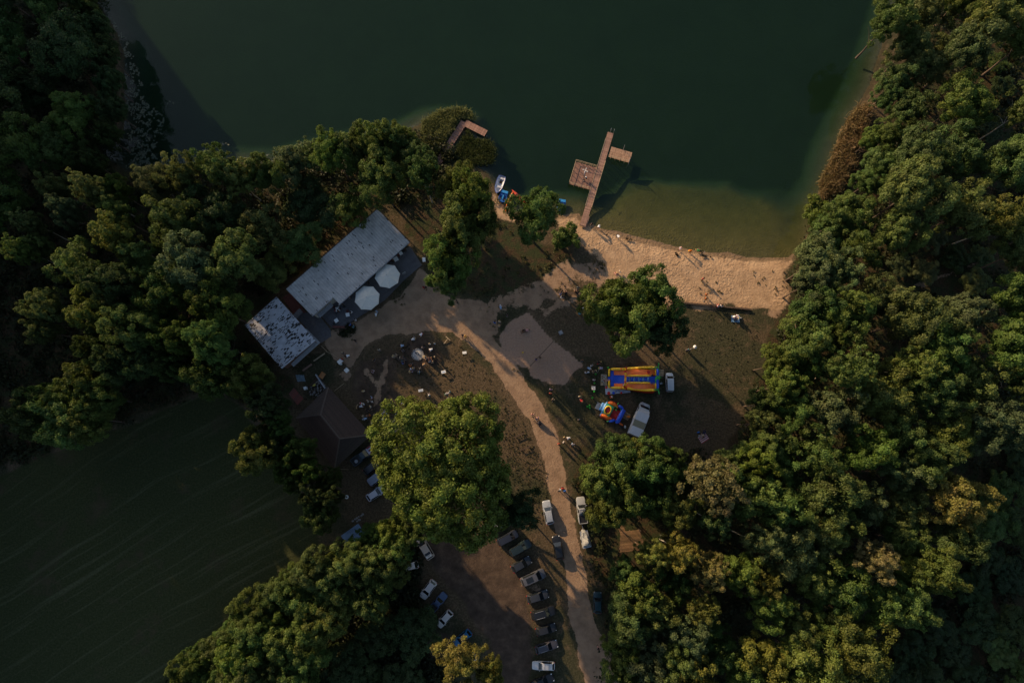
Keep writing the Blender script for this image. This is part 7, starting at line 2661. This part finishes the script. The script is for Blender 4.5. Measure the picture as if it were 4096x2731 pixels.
for i in range(7):
    x = lerp(-.45, .45, i / 6)
    z = .50 + .16 * math.cos(x * 3)
    vs += [(x, -.55, z), (x, .55, z * .95), (x, -.55, z - .03), (x, .55, z * .95 - .03)]
for i in range(6):
    o_ = 4 * i
    fs += [(o_, o_ + 4, o_ + 5, o_ + 1), (o_ + 2, o_ + 3, o_ + 7, o_ + 6), (o_, o_ + 2, o_ + 6, o_ + 4), (o_ + 1, o_ + 5, o_ + 7, o_ + 3)]
fs += [(0, 1, 3, 2), (24, 26, 27, 25)]
MB().add(vs, fs).build('sheet', M['objpaint'], t, color=(.30, .13, .04))
for x in (-.4, .4):
    MB().box((x, 0, .25), (.06, .9, .5)).build('support', M['wood_dark'], t)
q_ = G(1200, 1512, .4)
t = thing('tarpaulin_heap', 'crumpled grey blue tarpaulin over a heap behind the annexe', 'tarpaulin', (q_.x, q_.y, 0))
vs, fs = [], []
n = 12
R = np.random.RandomState(8)
for i in range(n):
    for j in range(n):
        x, y = lerp(-.75, .75, i / (n - 1)), lerp(-.6, .6, j / (n - 1))
        e = max(0, 1 - (x / .78) ** 2 - (y / .62) ** 2)
        vs.append((x + R.uniform(-.05, .05) - y * .3, y + R.uniform(-.05, .05), .03 + .65 * e ** .5 * R.uniform(.6, 1.1)))
fs = [(i * n + j, (i + 1) * n + j, (i + 1) * n + j + 1, i * n + j + 1) for i in range(n - 1) for j in range(n - 1)]
MB().add(vs, fs).build('sheet', M['tarp'], t, color=(.17, .23, .27))
MB().box((0, 0, .18), (.9, .7, .34)).build('load', M['wood_dark'], t)
q_ = G(1223, 1553, .3)
t = thing('white_cabinet', 'small white box shaped appliance beside the rubble heap', 'appliance', (q_.x, q_.y, 0), .35)
MB().box((0, 0, .42), (.5, .5, .84)).build('casing', M['white'], t)
MB().box((.26, 0, .42), (.02, .44, .74)).build('door', M['white'], t)
t = thing('yellow_shovel', 'yellow plastic scoop with a pale handle lying on the rubble heap', 'shovel')
a, b_ = G(1252, 1539, .7), G(1270, 1525, .75)
MB().bar(a, b_, .04, .04).build('handle', M['wood_pale'], t)
MB().prism([tuple(G(x, y, .7)[:2]) for x, y in ((1249, 1543), (1259, 1534), (1263, 1538), (1258, 1544), (1250, 1545))], .66, .72).build('blade', M['objpaint'], t, color=(.45, .36, .05))
t = thing('rusty_lean_to', 'low lean-to with a rusty brown sheet roof beside the brown house', 'lean-to')
a = [G(x, y, z) for x, y, z in ((1155, 1575, 1.7), (1175, 1550, 1.9), (1214, 1594, 1.9), (1190, 1620, 1.7))]
for i in range(6):
    q4 = [lerp(a[0], a[3], i / 6), lerp(a[1], a[2], i / 6), lerp(a[1], a[2], (i + .95) / 6), lerp(a[0], a[3], (i + .95) / 6)]
    vs = q4 + [v_ - Vector((0, 0, .03)) for v_ in q4]
    MB().add(vs, [(0, 1, 2, 3), (7, 6, 5, 4), (0, 4, 5, 1), (1, 5, 6, 2), (2, 6, 7, 3), (3, 7, 4, 0)]).build('roof_sheet', M['objpaint'], t, color=(.11 + .02 * (i % 3), .035, .025))
for v_ in a:
    MB().box((v_.x, v_.y, v_.z / 2), (.1, .1, v_.z - .06)).build('post', M['wood_dark'], t)
q_ = G(1386, 1987, .2)
t = thing('tyre_ring', 'white painted tyre lying on the grass above the blue shed', 'tyre', (q_.x, q_.y, 0))
MB().lathe([(.17, .0), (.30, .0), (.35, .1), (.30, .2), (.17, .2), (.15, .1), (.17, .0)], 16, cap=False).build('tread', M['white'], t, smooth=60)
q = random.Random(33)
stm = MB().ball((0, 0, .08), .17, 7, 5, (1.2, .9, .7)).mesh('stone', M['stone'])
for i, (x, y) in enumerate([(1412, 2083), (1420, 2076), (1428, 2072), (1436, 2066), (1446, 2062), (1438, 2078), (1429, 2084), (1452, 2056), (1518, 2084), (1522, 2092)]):
    g_ = G(x, y)
    o_ = obj('stone', stm, None, (g_.x, g_.y, 0), q.uniform(0, 6))
    o_.scale = (q.uniform(.8, 1.5),) * 3
    tag(o_, 'pale field stone lying beside the blue shed', 'stone', 'field stones beside the blue shed')

# ------------------------------------------------------------------ volleyball net, ball, lamps, mast, blankets
t = thing('volleyball_net', 'brown volleyball net stretched between two posts across the sand court', 'net')
a, b_ = G(2213, 1370), G(2116, 1473)
for v_ in (a, b_):
    MB().tube([(v_.x, v_.y, -.1), (v_.x, v_.y, 2.5)], .05, 8).build('post', M['wood_pale'], t)
nb = MB()
d = b_ - a
for z in (1.5, 1.75, 2.0, 2.25, 2.43):
    nb.bar(Vector((a.x, a.y, z)), Vector((b_.x, b_.y, z)), .025 if z < 2.4 else .07, .02)
for i in range(45):
    q_ = lerp(a, b_, (i + .5) / 45)
    nb.bar(Vector((q_.x, q_.y, 1.5)), Vector((q_.x, q_.y, 2.43)), .02, .02)
nb.build('netting', M['wood_dark'], t)
q_ = G(2091, 1410)
tag(MB().ball((0, 0, .16), .17, 12, 8).build('ball', M['objpaint'], None, smooth=60, loc=(q_.x, q_.y, 0), color=(.62, .38, .04)), 'yellow ball on the sand court', 'ball')


def lamp_post(bx, by, h, label, shade):
    g_ = G(bx, by)
    t = thing('lamp_post', label, 'lamp post', (g_.x, g_.y, 0))
    MB().tube([(0, 0, -.1), (0, 0, 1), (0, 0, h)], [.07, .06, .045], 8).build('pole', M['greymetal'], t)
    if shade == 'hex':
        MB().lathe([(.30, 0), (.34, .05), (.10, .26), (.02, .30)], 6, (0, 0, h - .05)).build('lamp_shade', M['white'], t)
        MB().lathe([(.26, -.10), (.28, 0)], 6, (0, 0, h - .05)).build('globe', M['lamp_clear'], t)
    else:
        MB().box((.15, .05, h + .03), (.42, .26, .1), .3).build('lamp_head', M['white'], t)
        MB().bar((0, 0, h), (-.02, .12, h + .22), .03, .03).build('bracket', M['greymetal'], t)
    return t


lamp_post(2753, 1402, 4.6, 'lamp post with a white hexagonal shade on the lawn above the slide', 'hex')
lamp_post(2321, 1250, 3.6, 'lamp post with a small white head left of the middle trees', 'box')
g_ = G(2318, 1254, .3)
t = thing('litter_bin', 'round teal litter bin at the foot of the small lamp post', 'bin', (g_.x, g_.y, 0))
MB().lathe([(.20, 0), (.27, .75), (.25, .75), (.2, .5)], 14).build('drum', M['objpaint'], t, smooth=40, color=(.02, .14, .18))
MB().lathe([(.28, .72), (.28, .78), (.24, .78)], 14).build('rim', M['objpaint'], t, color=(.06, .2, .26))
q_ = G(2336, 703, PZ)
t = thing('signal_mast', 'thin white mast with a four armed cross on top on the square pier platform', 'mast', (q_.x, q_.y, PZ))
MB().tube([(0, 0, 0), (0, 0, 2.4)], .03, 8).build('pole', M['white'], t)
for a_ in (1.15, 2.75, 4.3, 5.75):
    e = Vector((.42 * math.cos(a_), .42 * math.sin(a_), 2.45))
    MB().bar((0, 0, 2.42), e, .07, .05).build('arm', M['white'], t)
    MB().ball(tuple(e), .10, 8, 5, (1, 1, .6)).build('end_plate', M['white'], t)


def blanket(px, py, w_, l_, rz, label, cols):
    g_ = G(px, py)
    t = thing('picnic_blanket', label, 'blanket', (g_.x, g_.y, .01), rz)
    n = len(cols)
    for i, c in enumerate(cols):
        MB().box((0, lerp(-w_ / 2, w_ / 2, (i + .5) / n), .02), (l_, w_ / n * .99, .03)).build('stripe', M['cloth'], t, color=c)
    return t


blanket(2942, 1276, 1.2, 1.5, -.1, 'blue picnic blanket under three people below the timber edging', [(.16, .30, .48), (.14, .26, .44), (.16, .30, .48)])
blanket(2814, 1752, 1.3, 1.6, .55, 'red and white striped picnic blanket alone on the grass field', [(.35, .06, .07), (.5, .48, .48)] * 4)
q_ = G(2794, 1729, .2)
t = thing('bag', 'blue bag beside the striped picnic blanket', 'bag', (q_.x, q_.y, 0), .3)
MB().ball((0, 0, .2), .26, 9, 6, (1.1, .7, .8)).build('body', M['cloth'], t, smooth=60, color=(.02, .10, .32))
MB().tube([(-.15, 0, .35), (0, 0, .55), (.15, 0, .35)], .02, 6).build('strap', M['black'], t)
for x, y, lab in ((2798, 1742, 'grey bag on the left edge of the striped blanket'), (2964, 1272, 'grey bag at the right edge of the blue blanket')):
    q_ = G(x, y, .2)
    tag(MB().ball((0, 0, .15), .2, 8, 5, (1.2, .8, .7)).build('bag', M['cloth'], None, smooth=60, loc=(q_.x, q_.y, 0), color=(.25, .25, .26)), lab, 'bag')
# pram on the road
q_ = G(2157, 1693, .5)
t = thing('pram', 'dark pram pushed along the dirt road by the person in purple', 'pram', (q_.x, q_.y, 0), GD(2157, 1693, 14, 22))
MB().prism([(-.35, -.22), (.40, -.22), (.45, 0), (.40, .22), (-.35, .22)], .45, .75).build('basket', M['cloth'], t, color=(.02, .02, .03))
MB().ball((-.1, 0, .75), .28, 10, 6, (1.0, .85, 1)).build('hood', M['cloth'], t, smooth=60, color=(.04, .04, .05))
MB().bar((-.35, -.2, .7), (-.7, -.2, 1.0), .03, .03).bar((-.35, .2, .7), (-.7, .2, 1.0), .03, .03).bar((-.7, -.22, 1.0), (-.7, .22, 1.0), .04, .04).build('handle', M['steel'], t)
for x in (-.3, .35):
    for y in (-.24, .24):
        w_ = MB().lathe([(.10, -.02), (.15, -.02), (.15, .02), (.10, .02)], 12).build('wheel', M['rubber'], t)
        w_.location = (x, y, .15)
        w_.rotation_euler = (PI / 2, 0, 0)
MB().bar((-.3, 0, .3), (.35, 0, .3), .36, .04).build('frame', M['steel'], t)
# concrete cover, dark seaweed mats on the waterline
q_ = G(2243, 1330, .1)
t = thing('well_cover', 'small square concrete well cover right of the volleyball court', 'well cover', (q_.x, q_.y, 0), .5)
MB().box((0, 0, .08), (.75, .75, .16), 0, 0, .9).build('slab', M['concrete'], t)
MB().lathe([(.25, .16), (.25, .2), (.22, .2)], 14).build('lid', M['greymetal'], t)
p_, nn_, sz_, t_, R = scatter([((2500, 945), (2535, 950), (2530, 965), (2500, 962)), ((2690, 1000), (2720, 1010), (2715, 1030), (2695, 1025)), ((2800, 1010), (2860, 1020), (2850, 1035), (2800, 1030)), ((2920, 1030), (3040, 1040), (3030, 1050), (2920, 1045)),
                               ((2380, 912), (2440, 935), (2435, 950), (2385, 930))], 7, 26, (.12, .3), .18, .35, 90)
obj('washed_up_weed', leaf_mesh('washed_up_weed', p_, nn_, sz_, t_, R), color=(.028, .024, .016), kind='stuff')
